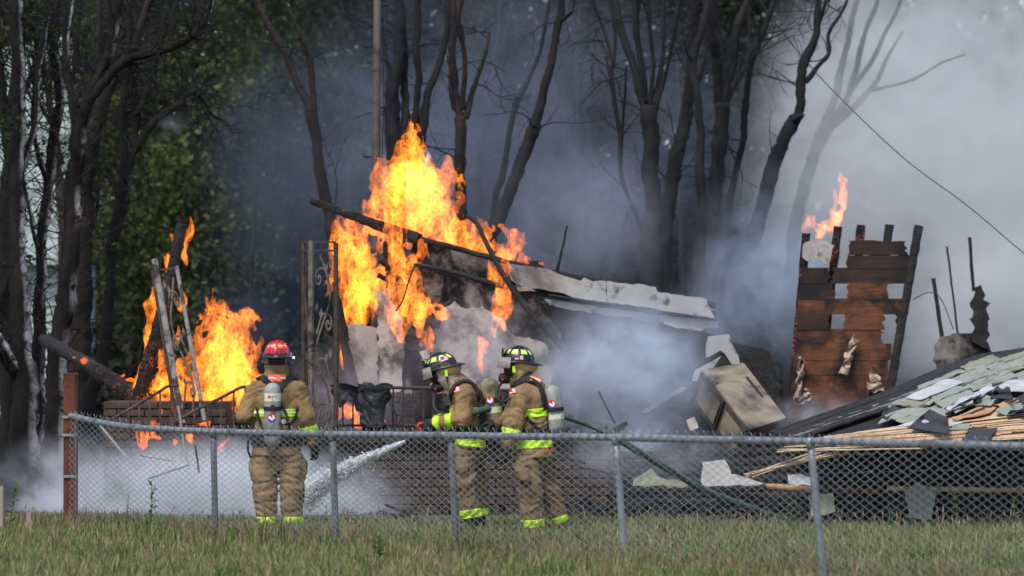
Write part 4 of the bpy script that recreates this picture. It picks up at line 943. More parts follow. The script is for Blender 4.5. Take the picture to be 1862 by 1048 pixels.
# ------------------------------------------------------------------ wrought iron
def spiral(c, r0, turns, start, sgn=1, n=22):
    a = np.linspace(0, turns * 2 * np.pi, n)[::-1]
    rr = r0 * (0.15 + 0.85 * a / a.max()); th = start + sgn * (a.max() - a)
    return np.stack([c[0] + rr * np.cos(th), c[1] + rr * np.sin(th)], 1)
def scrollwork(parent, frame, mat, h, flip=1, name='scroll'):
    """frame(u, v): u across 0..1, v up in metres"""
    n = int(h / 0.42)
    st = smooth_path([(0.5 + 0.32 * flip * math.sin(k * 1.25), k * h / (2 * n)) for k in range(2 * n + 1)], 5)
    obj('vine_stem', *tube([frame(u, v) for u, v in st], 0.012, 6), mat, parent)
    for k in range(n):
        v0 = (k + 0.5) * h / n; s = flip if k % 2 else -flip
        arc = smooth_path([(0.5 + 0.32 * s, v0 - 0.12), (0.5 + 0.05 * s, v0 + 0.08), (0.5 - 0.30 * s, v0 + 0.07), (0.5 - 0.36 * s, v0 - 0.03), (0.5 - 0.22 * s, v0 - 0.08), (0.5 - 0.12 * s, v0 - 0.02), (0.5 - 0.2 * s, v0 + 0.02), (0.5 - 0.25 * s, v0 - 0.02)], 6)
        obj(name, *tube([frame(u, v) for u, v in arc], 0.011, 6), mat, parent)
        for j in range(2):
            c = (0.5 + (0.12 + 0.2 * j) * s, v0 + 0.1 + 0.05 * j); lw, lh = 0.10, 0.06
            q = [frame(c[0] - lw * 0.2, c[1] - lh), frame(c[0] + lw, c[1] - lh * 0.1), frame(c[0] + lw * 0.3, c[1] + lh), frame(c[0] - lw, c[1] + lh * 0.1)]
            V, F = prism(q, (0, 0.006, 0)); obj('iron_leaf', V, F, mat, parent)
ic = thing('iron_column', 'upright wrought iron porch column with vine scrollwork', 'column', (PX(583, 47.9), 47.9, PZ(800, 48)))
Yc = 47.9
zt, zb = PZ(438, Yc), PZ(800, 48)
def post(px, dy, w, top=0.0, mat=M_iron, par=None): 
    x = PX(px, Yc); V, F = rough_bar((x, Yc + dy, zb), (x, Yc + dy, zt + top), w, w, 24, 0.003, 12, up=(0, 1, 0), sides=8, seed=px); return obj('post', V, F, mat, par or ic)
post(551, 0.12, 0.044); post(566, -0.06, 0.060, 0.0, M_iron_pale2); post(611, -0.02, 0.052, -0.02)
for dz in (0.0, -0.09):
    V, F = bar((PX(566, Yc), Yc - 0.06, zt + dz - 0.012), (PX(611, Yc), Yc - 0.02, zt + dz - 0.016), 0.02, 0.02); obj('cross_bar', V, F, M_iron, ic)
    V, F = bar((PX(551, Yc), Yc + 0.12, zt + dz - 0.012), (PX(566, Yc), Yc - 0.06, zt + dz - 0.014), 0.02, 0.02); obj('cross_bar', V, F, M_iron, ic)
scrollwork(ic, lambda u, v: np.array([PX(569 + 39 * u, Yc), Yc - 0.05 + 0.03 * u, zb + 0.05 + v]), M_iron_pale2, zt - zb - 0.2)
scrollwork(ic, lambda u, v: np.array([PX(553 + 11 * u, Yc), Yc + 0.10 - 0.15 * u, zb + 0.05 + v]), M_iron, zt - zb - 0.2, -1)
ic2 = thing('iron_column', 'toppling wrought iron column with pale scaled posts in the flames', 'column', P(340, 840, 48.4))
a0, a1, b0, b1 = P(281, 472, 49.0), P(332, 770, 48.6), P(321, 484, 49.05), P(372, 765, 48.65)
V, F = rough_bar(a0, a1, 0.066, 0.05, 26, 0.005, 10, seed=1, up=(0, 1, 0), sides=8); obj('post', V, F, M_iron_pale, ic2)
V, F = rough_bar(P(277, 492, 49.1), P(322, 770, 48.8), 0.04, 0.04, 26, 0.004, 10, seed=2, up=(0, 1, 0), sides=8); obj('post', V, F, M_iron, ic2)
V, F = rough_bar(b0, b1, 0.044, 0.04, 26, 0.004, 10, seed=3, up=(0, 1, 0), sides=8); obj('post', V, F, M_iron_pale, ic2)
V, F = bar(P(284, 492, 49.03), P(322, 487, 49.05), 0.02, 0.02); obj('cross_bar', V, F, M_iron, ic2)
L2 = float(np.linalg.norm(a1 - a0))
scrollwork(ic2, lambda u, v: (a1 + (a0 - a1) * (v + 0.1) / L2) * (1 - (0.12 + 0.8 * u)) + (b1 + (b0 - b1) * (v + 0.1) / L2) * (0.12 + 0.8 * u), M_iron_pale2, L2 - 0.25)
def railing(name, label, pts, Y, drop, gap, low=True, r=0.017):
    p = smooth_path([(*P(x, y, Y + dy),) for x, y, dy in pts], 8)
    t = thing(name, label, 'railing', (p[0][0], p[0][1], p[0][2] - drop))
    obj('handrail', *tube(p, r, 8), M_iron, t, smooth=True)
    if low: obj('lower_rail', *tube(p - np.array([0, 0, drop * 0.93]), r * 0.75, 6), M_iron, t, smooth=True)
    s = np.concatenate([[0], np.cumsum(np.linalg.norm(np.diff(p, axis=0), axis=1))])
    for d in np.arange(gap / 2, s[-1], gap):
        q = np.array([np.interp(d, s, p[:, i]) for i in range(3)]); V, F = bar(q - np.array([0, 0, 0.01]), q - np.array([0, 0, drop]), 0.019, 0.019, up=(0, 1, 0)); obj('baluster', V, F, M_iron, t)
    return t
rl = railing('porch_railing', 'iron railing with slim balusters behind the two hose firefighters', [(706, 705, 0), (790, 706, 0), (870, 708, 0.05), (950, 711, 0.1)], 48.9, 0.44, 0.108)
obj('scroll', *tube([P(x, y, 48.85) for x, y in smooth_path([(722, 780), (720, 755), (712, 735), (716, 722), (726, 724), (724, 732), (718, 730)], 6)], 0.007, 5), M_iron, rl)
obj('scroll', *tube([P(x, y, 48.85) for x, y in smooth_path([(708, 705), (706, 720), (712, 750), (716, 775), (726, 770), (730, 760), (724, 754), (719, 760)], 6)], 0.007, 5), M_iron, rl)
railing('porch_railing', 'short iron railing hidden behind the burnt black sheet', [(614, 705, 0), (660, 705, 0), (704, 705, 0)], 48.9, 0.44, 0.11)
railing('stair_railing', 'sloping iron handrail rising towards the red helmet firefighter', [(318, 768, 0), (360, 744, 0), (405, 722, 0), (435, 706, 0.1), (452, 703, 0.2)], 48.2, 0.46, 0.16, low=False)
railing('stair_railing', 'bent iron handrail in front of the leaning post flames', [(205, 762, 0), (250, 736, 0), (290, 712, 0), (305, 703, 0), (322, 701, 0)], 48.2, 0.42, 0.13, low=False)
# burnt sheet hung over the railing
def drape(label, cols, Y, seed):
    r = np.random.default_rng(seed); V = []; n = 12
    for (x, yt, yb, bulge) in cols:
        for i in range(n + 1):
            k = i / n; V.append(P(x + 3 * math.sin(5 * k + x), yt + (yb - yt) * k + r.normal() * 1.2, Y - bulge - 0.05 * math.sin(k * 6 + x * 0.4) - 0.04 * r.random()))
    V = np.array(V); m = len(V); c = len(cols)
    F = [(i * (n + 1) + j, i * (n + 1) + j + 1, (i + 1) * (n + 1) + j + 1, (i + 1) * (n + 1) + j) for i in range(c - 1) for j in range(n)]
    return V, F + [tuple(k + m for k in f[::-1]) for f in F], m
bs = thing('burnt_sheet', 'melted black sheet hanging over the porch railing', 'sheet', P(660, 775, 48.75))
for cols, sd_ in (([(602, 700, 712, 0.1), (612, 697, 738, 0.12), (622, 698, 742, 0.14), (634, 700, 730, 0.16), (648, 703, 734, 0.14), (656, 706, 722, 0.1)], 1), ([(648, 698, 748, 0.12), (656, 697, 752, 0.16), (664, 694, 762, 0.2), (674, 696, 778, 0.2), (684, 700, 780, 0.22), (694, 697, 776, 0.2), (704, 697, 735, 0.2), (712, 702, 722, 0.16)], 2), ([(656, 752, 780, 0.1), (668, 748, 784, 0.16), (682, 750, 784, 0.16), (700, 740, 780, 0.1)], 3)):
    V, F, m = drape('', cols, 48.85, sd_); obj('fold', np.vstack([V, V + np.array([0, 0.012, 0])]), F, M_cloth, bs, smooth=True)
# ------------------------------------------------------------------ firefighters
M_coat = pm('tan_turnout_cloth', (0.19, 0.118, 0.053), (0.285, 0.185, 0.092), 5, 0.9, bump=0.35, bdist=0.006, bscale=90, c3=(0.085, 0.058, 0.034), s3=4.0, t3=(0.5, 0.74), spec=0.15)
M_coat_o = pm('soiled_tan_turnout_cloth', (0.15, 0.095, 0.045), (0.235, 0.152, 0.076), 6, 0.9, bump=0.35, bdist=0.006, bscale=90, c3=(0.07, 0.05, 0.03), s3=4.5, t3=(0.44, 0.70), spec=0.15)
M_lime = pm('lime_reflective_tape', (0.45, 0.72, 0.02), (0.58, 0.88, 0.03), 20, 0.45, bump=0.1, c3=(0.33, 0.5, 0.03), s3=8)
M_silver = pm('silver_reflective_tape', (0.5, 0.54, 0.5), (0.68, 0.72, 0.66), 20, 0.35, bump=0.1)
M_orange = pm('orange_patch', (0.85, 0.12, 0.03), (0.95, 0.17, 0.05), 20, 0.5, bump=0.1)
M_black = pm('black_webbing', (0.008, 0.008, 0.009), (0.022, 0.022, 0.024), 30, 0.75, bump=0.4, bdist=0.003)
M_rubber = pm('black_rubber', (0.008, 0.008, 0.008), (0.02, 0.02, 0.02), 15, 0.5, bump=0.15)
M_blackhelm = pm('black_helmet_shell', (0.008, 0.008, 0.009), (0.022, 0.022, 0.024), 12, 0.32, bump=0.06, c3=(0.06, 0.055, 0.05), s3=7, t3=(0.58, 0.7), spec=0.5)
M_redhelm = pm('red_helmet_shell', (0.42, 0.012, 0.022), (0.55, 0.02, 0.035), 10, 0.28, bump=0.06, c3=(0.3, 0.03, 0.03), s3=7, spec=0.5)
M_tank = pm('grey_cylinder_wrap', (0.2, 0.2, 0.18), (0.34, 0.34, 0.31), 12, 0.5, bump=0.15, c3=(0.12, 0.12, 0.11), s3=6, t3=(0.5, 0.62))
M_tank_o = pm('sooty_tan_cylinder_wrap', (0.16, 0.13, 0.075), (0.27, 0.23, 0.14), 12, 0.55, bump=0.15, c3=(0.08, 0.07, 0.05), s3=7, t3=(0.45, 0.6))
M_cream = pm('cream_label', (0.6, 0.56, 0.42), (0.7, 0.66, 0.52), 30, 0.5, bump=0.05, c3=(0.35, 0.33, 0.27), s3=12)
M_hoodtan = pm('tan_hood_cloth', (0.36, 0.25, 0.11), (0.46, 0.33, 0.16), 10, 0.9, bump=0.3, bdist=0.004, bscale=60)
M_hoodpink = pm('greyish_pink_hood_cloth', (0.33, 0.24, 0.2), (0.43, 0.33, 0.28), 10, 0.9, bump=0.3, bdist=0.004, bscale=60)
M_skin = pm('skin', (0.48, 0.27, 0.19), (0.58, 0.35, 0.25), 8, 0.6, bump=0.1)
M_hair = pm('dark_hair', (0.02, 0.014, 0.01), (0.05, 0.035, 0.02), 40, 0.7)
M_red = pm('red_print', (0.6, 0.02, 0.015), (0.7, 0.03, 0.02), 20, 0.6)
M_redlet = pm('red_reflective_letters', (0.85, 0.05, 0.02), (0.95, 0.07, 0.03), 20, 0.5)
M_white = pm('white_print', (0.7, 0.7, 0.68), (0.8, 0.8, 0.78), 20, 0.6)
M_blue = pm('blue_print', (0.02, 0.05, 0.35), (0.03, 0.07, 0.45), 20, 0.6)
M_dark = pm('black_print', (0.012, 0.012, 0.012), (0.02, 0.02, 0.02), 20, 0.6)
M_brass = pm('scuffed_brass', (0.3, 0.24, 0.12), (0.42, 0.34, 0.18), 20, 0.4, metal=0.7)
M_metal = pm('scuffed_steel', (0.3, 0.3, 0.3), (0.5, 0.5, 0.5), 30, 0.35, metal=0.9)
_t = NT('smoky_visor')
_b = _t.principled((0.45, 0.40, 0.35), 0.12, 0.0); _b.inputs['Alpha'].default_value = 0.5; _b.inputs['Specular IOR Level'].default_value = 0.6
M_visor = _t.m
_t = NT('blue_headlamp')
_e = _t.n('ShaderNodeEmission'); _e.inputs[0].default_value = (0.55, 0.75, 1, 1); _e.inputs[1].default_value = 6.0; _t.l(_e.outputs[0], _t.out.inputs['Surface'])
M_lamp = _t.m

def text_faces(txt):
    """outline of a short text as flat vertices and faces, x to the right, unit height"""
    c = bpy.data.curves.new('lettering', 'FONT'); c.body = txt; c.size = 1.0; c.resolution_u = 2
    o = bpy.data.objects.new('lettering', c); COL.objects.link(o)
    dg = bpy.context.evaluated_depsgraph_get(); dg.update()
    me = bpy.data.meshes.new_from_object(o.evaluated_get(dg))
    V = np.array([v.co[:2] for v in me.vertices]); F = [tuple(p.vertices) for p in me.polygons]
    bpy.data.objects.remove(o); bpy.data.curves.remove(c); bpy.data.meshes.remove(me)
    V -= (V.min(0) + V.max(0)) / 2
    return V, F

class Figure:
    def __init__(s, label, Y, px, group='firefighters at the fence'):
        s.Y = Y
        s.root = thing('person', label, 'firefighter', (PX(px, Y), Y, 0.0), group)
        s.sdf = {}
    def J(s, px, py, dy=0.0): return P(px, py, s.Y + dy).astype(np.float32)
    def r(s, px): return S(px, s.Y)
    def field(s, key, prims, k=0.045, cuts=(), wr=0.007, fold=None):
        def f(p):
            d = None
            for a in prims:
                e = ellipsoid(p, *a[1:]) if a[0] == 'e' else round_cone(p, *a[1:])
                d = e if d is None else smin(d, e, k)
            if wr:
                sw = perlin(p * 2.6)[..., None] * np.array([1, 1, 2.2], np.float32)
                n = fbm(p * np.array([3.6, 3.6, 10], np.float32) + 1.2 * sw, 2)
                n2 = perlin(p * np.array([11, 9, 5], np.float32) + 1.5 * sw + 31)
                d = d + wr * (1.5 - 3.4 * np.sqrt(np.abs(n) + 0.004)) * 0.9 + wr * 0.5 * (0.6 - 2.2 * np.abs(n2)) - wr * 0.35 * np.abs(perlin(p * np.array([14, 14, 26], np.float32) + 2.0 * sw + 57))
            for (pt, nrm) in cuts:
                d = np.maximum(d, ((p - np.asarray(pt, np.float32)) @ np.asarray(nrm, np.float32)))
            return d
        s.sdf[key] = f
        pts = np.concatenate([np.array([a[1], a[2]] if a[0] != 'e' else [a[1] - np.array(a[2]), a[1] + np.array(a[2])]) for a in prims])
        rad = max([max(a[3], a[4]) if a[0] != 'e' else 0 for a in prims])
        s.box = (pts.min(0) - rad - 0.06, pts.max(0) + rad + 0.06)
        return f
    def part(s, name, f, mat, parent=None, h=0.0105, box=None, label=None):
        lo, hi = box or s.box
        V, F = iso(f, lo, hi, h)
        o = obj(name, V, F, mat, parent or s.root, smooth=True)
        if label: o['label'] = label
        return o
    def band(s, name, key, pt, axis, half, mat, parent, reach=0.3, grow=0.006, h=0.007):
        """strip of tape round a limb or the trunk: the garment's own surface between two planes"""
        pt = np.asarray(pt, np.float32); axis = unit(axis).astype(np.float32); g = s.sdf[key]
        def f(p):
            t = (p - pt) @ axis
            rad = np.linalg.norm(p - pt - t[..., None] * axis, axis=-1)
            d = g(p)
            return np.maximum(np.maximum(d - grow, np.abs(t) - half), np.maximum(rad - reach, -d - 0.016))
        return s.part(name, f, mat, parent, h, (pt - reach - 0.02, pt + reach + 0.02))
    def march(s, px, py, keys, y0=-0.7, off=0.006):
        """where the ray through (px, py) meets the garment"""
        px, py = np.asarray(px, float), np.asarray(py, float)
        Y = np.full(px.shape, s.Y + y0); hit = np.zeros(px.shape, bool)
        for _ in range(120):
            p = np.stack([(px - 931) * Y / FPX, Y, CH - (py - HZ) * Y / FPX], -1).astype(np.float32)
            d = np.min([s.sdf[k](p) for k in keys], axis=0)
            hit |= d < off
            Y = np.where(hit, Y, Y + np.clip(d - off * 0.8, 0.003, 0.08))
            if hit.all(): break
        Y = np.where(hit, Y, s.Y)
        return np.stack([(px - 931) * Y / FPX, Y, CH - (py - HZ) * Y / FPX], -1)
    def normal(s, p, keys):
        p = np.asarray(p, np.float32); e = 0.01
        F = lambda q: np.min([s.sdf[k](q) for k in keys], axis=0)
        n = np.stack([F(p + e * v) - F(p - e * v) for v in np.eye(3, dtype=np.float32)], -1)
        return n / (np.linalg.norm(n, axis=-1)[..., None] + 1e-9)
    def strap(s, name, path, w, keys, mat, parent=None, thick=0.012, n=8):
        q = smooth_path(path, n)
        c = s.march(q[:, 0], q[:, 1], keys); N = s.normal(c, keys)
        k = np.ones(5) / 5
        for i in range(3):
            pad = np.pad(c[:, i], 2, mode='edge'); c[:, i] = np.convolve(pad, k, 'valid')
            pad = np.pad(N[:, i], 2, mode='edge'); N[:, i] = np.convolve(pad, k, 'valid')
        T = np.gradient(c, axis=0); T /= np.linalg.norm(T, axis=1)[:, None] + 1e-9
        sd_ = np.cross(T, N); sd_ /= np.linalg.norm(sd_, axis=1)[:, None] + 1e-9
        V = np.stack([c - sd_ * w / 2 - N * 0.012, c + sd_ * w / 2 - N * 0.012, c + sd_ * w / 2 * 0.9 + N * thick, c - sd_ * w / 2 * 0.9 + N * thick], 1).reshape(-1, 3)
        m = len(c)
        F = [(i * 4 + j, i * 4 + (j + 1) % 4, i * 4 + 4 + (j + 1) % 4, i * 4 + 4 + j) for i in range(m - 1) for j in range(4)] + [(3, 2, 1, 0), (m * 4 - 4, m * 4 - 3, m * 4 - 2, m * 4 - 1)]
        return obj(name, V, F, mat, parent or s.root)
    def patch(s, name, cx, cy, w, h, ang, nx, ny, mats, pick, keys, parent, off=0.010):
        """a printed or sewn patch lying on a garment; pick(u, v) gives the material index of a cell, None leaves it out"""
        u, v = np.meshgrid(np.linspace(-0.5, 0.5, nx + 1), np.linspace(-0.5, 0.5, ny + 1), indexing='ij')
        c, sn = math.cos(ang), math.sin(ang)
        X = cx + u * w * c - v * h * sn; Yp = cy + u * w * sn + v * h * c
        V = s.march(X.ravel(), Yp.ravel(), keys, off=off)
        F, mi = [], []
        for i in range(nx):
            for j in range(ny):
                m = pick((i + 0.5) / nx, (j + 0.5) / ny)
                if m is None: continue
                a = i * (ny + 1) + j
                F.append((a, a + 1, a + ny + 2, a + ny + 1)); mi.append(m)
        o = obj(name, V, F, mats, parent)
        for p, m in zip(o.data.polygons, mi): p.material_index = m
        return o
    def letters(s, name, txt, cx, cy, hpx, keys, mat, parent, sx=1.0, off=0.014):
        V, F = text_faces(txt)
        W = s.march(cx + V[:, 0] * hpx * sx, cy - V[:, 1] * hpx, keys, off=off)
        return obj(name, W, F, mat, parent)

def flag_pick(u, v): return 2 if (u < 0.42 and v < 0.54) else (0 if int(v * 7) % 2 == 0 else 1)
def flag_pick_r(u, v): return flag_pick(1 - u, v)
def emblem_pick(u, v):
    r = math.hypot(u - 0.5, v - 0.5) * 2
    if r > 1.0: return None
    if r > 0.72: return 0 if v < 0.72 else 2
    if abs((v - 0.5) - 0.12 * math.sin((u - 0.3) * 7)) < 0.15: return 1
    return 2 if v > 0.5 else 1 if u > 0.6 else 0

def frame_of(yaw, pitch=0.0, roll=0.0):
    return np.array(Matrix.Rotation(yaw, 3, 'Z') @ Matrix.Rotation(pitch, 3, 'X') @ Matrix.Rotation(roll, 3, 'Y'))
def helmet(fig, centre, R, shell_mat, rib_mat, letters=None, flag=False, visor=True, lamp=False, orange=False):
    """fire helmet; own axes: +y towards the face, +z up, origin at the brim plane"""
    W = lambda v: np.asarray(v) @ R.T + centre
    rx, ry, rz = 0.121, 0.148, 0.138
    az = np.linspace(0, 2 * np.pi, 48, endpoint=False); el = np.linspace(-0.12, np.pi / 2 - 0.02, 14)
    V = []
    for e in el:
        for a in az:
            k = 1 + 0.02 * max(0, math.cos(4 * a)) * math.cos(e)
            V.append((rx * math.cos(e) * math.sin(a) * k, ry * math.cos(e) * math.cos(a) * k, rz * math.sin(e)))
    n = 48
    F = [(i * n + j, i * n + (j + 1) % n, (i + 1) * n + (j + 1) % n, (i + 1) * n + j) for i in range(13) for j in range(n)] + [tuple(range(13 * n, 14 * n))]
    hm = obj('helmet', W(V), F, shell_mat, fig.root, smooth=True)
    fig.sdf['helmet'] = lambda p: ellipsoid((p - np.asarray(centre, np.float32)) @ R.astype(np.float32), (0, 0, 0), (rx, ry, rz))
    # brim: longer and dipped at the nape
    V, F = [], []
    for ring, (kk, dz) in enumerate(((0.96, 0.004), (1.0, 0.012), (1.28, 0.004), (1.30, -0.004), (1.26, -0.010), (0.96, -0.006))):
        for a in az:
            back = max(0.0, -math.cos(a)); front = max(0.0, math.cos(a)); ext = (kk - 1) if kk > 1 else 0
            g = 1 + ext * (1 + 1.15 * back ** 2 + 0.25 * front); lo = ext / 0.3
            V.append((rx * min(kk, 1) * g * math.sin(a), ry * min(kk, 1) * g * math.cos(a), dz - lo * (0.010 + 0.022 * back + 0.012 * front)))
    for i in range(6):
        for j in range(n): F.append((i * n + j, i * n + (j + 1) % n, ((i + 1) % 6) * n + (j + 1) % n, ((i + 1) % 6) * n + j))
    obj('brim', W(V), F, M_blackhelm, hm, smooth=True)
    for a in (0, math.pi / 2, math.pi / 4, -math.pi / 4):
        q = []
        for e in np.linspace(0.06, math.pi - 0.06, 22):
            q.append((math.cos(e) * rx * 1.03 * math.sin(a), math.cos(e) * ry * 1.03 * math.cos(a), math.sin(e) * rz * 1.03 + 0.002))
        obj('rib', *tube(W(q), 0.0085 if a == 0 else 0.006, 6), rib_mat, hm, smooth=True)
    for a0 in np.radians([22.5, 67.5, 112.5, 157.5, 202.5, 247.5, 292.5, 337.5]):
        for band, (e0, e1) in enumerate(((0.50, 0.66), (0.66, 0.76), (0.76, 0.92))):
            V = []
            for e in np.linspace(e0, e1, 3):
                for da in np.linspace(-0.27, 0.27, 5):
                    k = 1.022
                    V.append((rx * k * math.cos(e) * math.sin(a0 + da), ry * k * math.cos(e) * math.cos(a0 + da), rz * k * math.sin(e)))
            F = [(i * 5 + j, i * 5 + j + 1, i * 5 + 6 + j, i * 5 + 5 + j) for i in range(2) for j in range(4)]
            obj('reflective_panel', W(V), F, (M_silver if band == 1 else (M_orange if orange else M_lime)), hm)
    # front shield and eye shield
    V, F = prism(W([(-0.05, 0.150, 0.0), (0.05, 0.150, 0.0), (0.055, 0.155, 0.085), (0.03, 0.15, 0.125), (-0.03, 0.15, 0.125), (-0.055, 0.155, 0.085)]), R @ np.array([0, 0.012, 0.004]))
    obj('front_shield', V, F, M_rubber, hm)
    V, F = bar(W((-0.085, 0.142, 0.118)), W((0.085, 0.142, 0.118)), 0.035, 0.018)
    obj('shield_bracket', V, F, M_brass, hm)
    if visor:
        V = []
        for z0, rr in ((0.03, 1.32), (-0.075, 1.46)):
            for k_ in (0, 0.006):
                for a in np.radians(np.linspace(-62, 62, 15)): V.append(((rx * rr + k_) * math.sin(a), (ry * rr + k_) * math.cos(a) - 0.01, z0))
        m = 15; F = []
        for j in range(m - 1):
            F += [(j, j + 1, 2 * m + j + 1, 2 * m + j), (m + j + 1, m + j, 3 * m + j, 3 * m + j + 1), (j + 1, j, m + j, m + j + 1), (2 * m + j, 2 * m + j + 1, 3 * m + j + 1, 3 * m + j)]
        obj('eye_shield', W(V), F, M_visor, hm, smooth=True)
    V, F = bar(W((0, -0.215, -0.012)), W((0, -0.246, -0.03)), 0.03, 0.012)
    obj('hanger_ring', V, F, M_metal, hm)
    if lamp:
        V, F = tube(W([(0.158, -0.02, -0.022), (0.168, 0.08, -0.018)]), 0.013, 10); obj('helmet_lamp', V, F, M_rubber, hm, smooth=True)
        V, F = tube(W([(0.166, -0.035, -0.026), (0.166, -0.03, -0.026)]), 0.009, 10); obj('lamp_lens', V, F, M_lamp, hm)
    return hm

def cylinder_tank(fig, top, bot, r, mat, name='air_cylinder'):
    top, bot = np.asarray(top, float), np.asarray(bot, float); t = unit(bot - top); L = np.linalg.norm(bot - top)
    prof = [(0, 0.01), (0.006, 0.35), (0.02, 0.62), (0.045, 0.85), (0.08, 0.97), (0.12, 1.0), (L * 0.5, 1.0), (L - 0.10, 1.0), (L - 0.05, 0.93), (L - 0.02, 0.6), (L, 0.35), (L + 0.05, 0.3)]
    V, F = tube([top + t * a for a, _ in prof], [r * k for _, k in prof], 28)
    o = obj(name, V, F, mat, fig.root, smooth=True)
    a, b = (top + t * r).astype(np.float32), (bot - t * r * 0.6).astype(np.float32)
    fig.sdf['tank'] = lambda p: round_cone(p, a, b, r, r)
    return o
def ring_band(fig, name, c, axis, r, half, mat, parent, sides=28):
    c = np.asarray(c, float); axis = unit(axis)
    V, F = tube([c - axis * half, c - axis * half * 0.98, c + axis * half * 0.98, c + axis * half], [r * 0.9, r, r, r * 0.9], sides, cap=True)
    return obj(name, V, F, mat, parent, smooth=False)
def glove(fig, wrist, aim, palm_n, curl=0.5, mat=None, name='glove', size=1.0, thumb_side=1):
    """five-fingered glove: palm, four unequal bent fingers and a thumb leaving the palm's side"""
    w = np.asarray(wrist, float); d = unit(aim); nrm = unit(np.asarray(palm_n, float) - d * np.dot(palm_n, d)); sd_ = np.cross(d, nrm) * thumb_side
    k = size; pr = []
    pr.append((w - d * 0.05 * k, w + d * 0.035 * k, 0.040 * k, 0.036 * k, None))
    for off in (-0.028, -0.009, 0.010, 0.028):
        pr.append((w + d * 0.02 * k + sd_ * off * k * 0.8, w + d * 0.085 * k + sd_ * off * k, 0.022 * k, 0.018 * k, None))
    fin = []
    for off, L in ((-0.031, 0.062), (-0.0105, 0.078), (0.0105, 0.085), (0.031, 0.076)):
        a = w + d * 0.088 * k + sd_ * off * k
        ang = 0.0; pts = [a]
        for seg in range(3):
            ang += curl * (0.75 if seg == 0 else 1.0)
            pts.append(pts[-1] + (d * math.cos(ang) + nrm * math.sin(ang)) * L * k * (0.42, 0.32, 0.26)[seg])
        for i in range(3): fin.append((pts[i], pts[i + 1], (0.0125 - 0.001 * i) * k, (0.0115 - 0.001 * i) * k))
    b = w + d * 0.03 * k + sd_ * 0.036 * k
    t1 = b + (d * 0.55 + sd_ * 0.6 + nrm * 0.55) * 0.042 * k; t2 = t1 + (d * 0.8 + sd_ * 0.05 + nrm * 0.6) * 0.036 * k
    fin += [(b, t1, 0.017 * k, 0.014 * k), (t1, t2, 0.014 * k, 0.011 * k)]
    def f(p):
        e = None
        for a, b_, r1, r2, _ in pr:
            q = round_cone(p, a, b_, r1, r2); e = q if e is None else smin(e, q, 0.015)
        for a, b_, r1, r2 in fin: e = smin(e, round_cone(p, a, b_, r1, r2), 0.004)
        return e
    pts = np.array([w - d * 0.06] + [q for x in fin for q in x[:2]])
    return fig.part(name, f, mat or M_black, None, 0.0065, (pts.min(0) - 0.06, pts.max(0) + 0.06))
def boot(fig, ankle, toe_dir, name='boot'):
    a = np.asarray(ankle, np.float32); t = unit(toe_dir).astype(np.float32); z = np.array([0, 0, 1], np.float32)
    heel = a.copy(); heel[2] = 0.055; toe = heel + t * 0.17
    def f(p):
        e = smin(round_cone(p, a + z * 0.05, heel, 0.075, 0.06), round_cone(p, heel, toe, 0.058, 0.05), 0.05)
        return np.maximum(e, 0.005 - p[..., 2])
    return fig.part(name, f, M_rubber, None, 0.012, (np.minimum(heel, toe) - 0.12, np.maximum(np.maximum(heel, toe), a + 0.1) + 0.12))
def body(fig, head, chin_dir, neck, limbs, parts_extra=()):
    """the wearer: one continuous figure with a face, inside the clothing"""
    head = np.asarray(head, np.float32); d = unit(chin_dir).astype(np.float32); up = np.array([0, 0, 1], np.float32); sd_ = np.cross(d, up)
    E = [('c', head + up * 0.03 - d * 0.012, head - up * 0.005 - d * 0.01, 0.088, 0.084), ('c', head + d * 0.03, head + d * 0.045 - up * 0.075, 0.07, 0.045),
         ('c', head + d * 0.095 + up * 0.005, head + d * 0.112 - up * 0.028, 0.010, 0.017), ('c', head - d * 0.01, np.asarray(neck, np.float32), 0.062, 0.066)]
    for s_ in (-1, 1):
        E.append(('c', head + sd_ * s_ * 0.088 + up * 0.012 - d * 0.012, head + sd_ * s_ * 0.084 - up * 0.03 - d * 0.005, 0.017, 0.012))
    E += [('c', head + d * 0.094 - up * 0.06 - sd_ * 0.02, head + d * 0.094 - up * 0.06 + sd_ * 0.02, 0.008, 0.008)]
    L = [('c', *x) for x in limbs]
    def f(p):
        e = None
        for x in E + L:
            q = round_cone(p, *x[1:]); e = q if e is None else smin(e, q, 0.02)
        for s_ in (-1, 1): e = np.maximum(e, -(np.linalg.norm(p - (head + d * 0.104 + sd_ * s_ * 0.034 + up * 0.012), axis=-1) - 0.016))
        return e
    pts = np.array([x[1] for x in E + L] + [x[2] for x in E + L])
    o = fig.part('body', f, M_skin, None, 0.0125, (pts.min(0) - 0.2, pts.max(0) + 0.2))
    for s_ in (-1, 1):
        c = head + d * 0.092 + sd_ * s_ * 0.034 + up * 0.012
        V, F = unit_ball(); obj('eye', V * 0.012 + c, F, M_white, o, smooth=True)
    return o
def unit_ball():
    import bmesh
    bm = bmesh.new(); bmesh.ops.create_icosphere(bm, subdivisions=2, radius=1.0)
    V = np.array([v.co[:] for v in bm.verts]); F = [tuple(v.index for v in f.verts) for f in bm.faces]; bm.free(); return V, F
def chain(prims, *pts):
    for i in range(len(pts) - 1): prims.append(('c', pts[i][0], pts[i + 1][0], pts[i][1], pts[i + 1][1]))

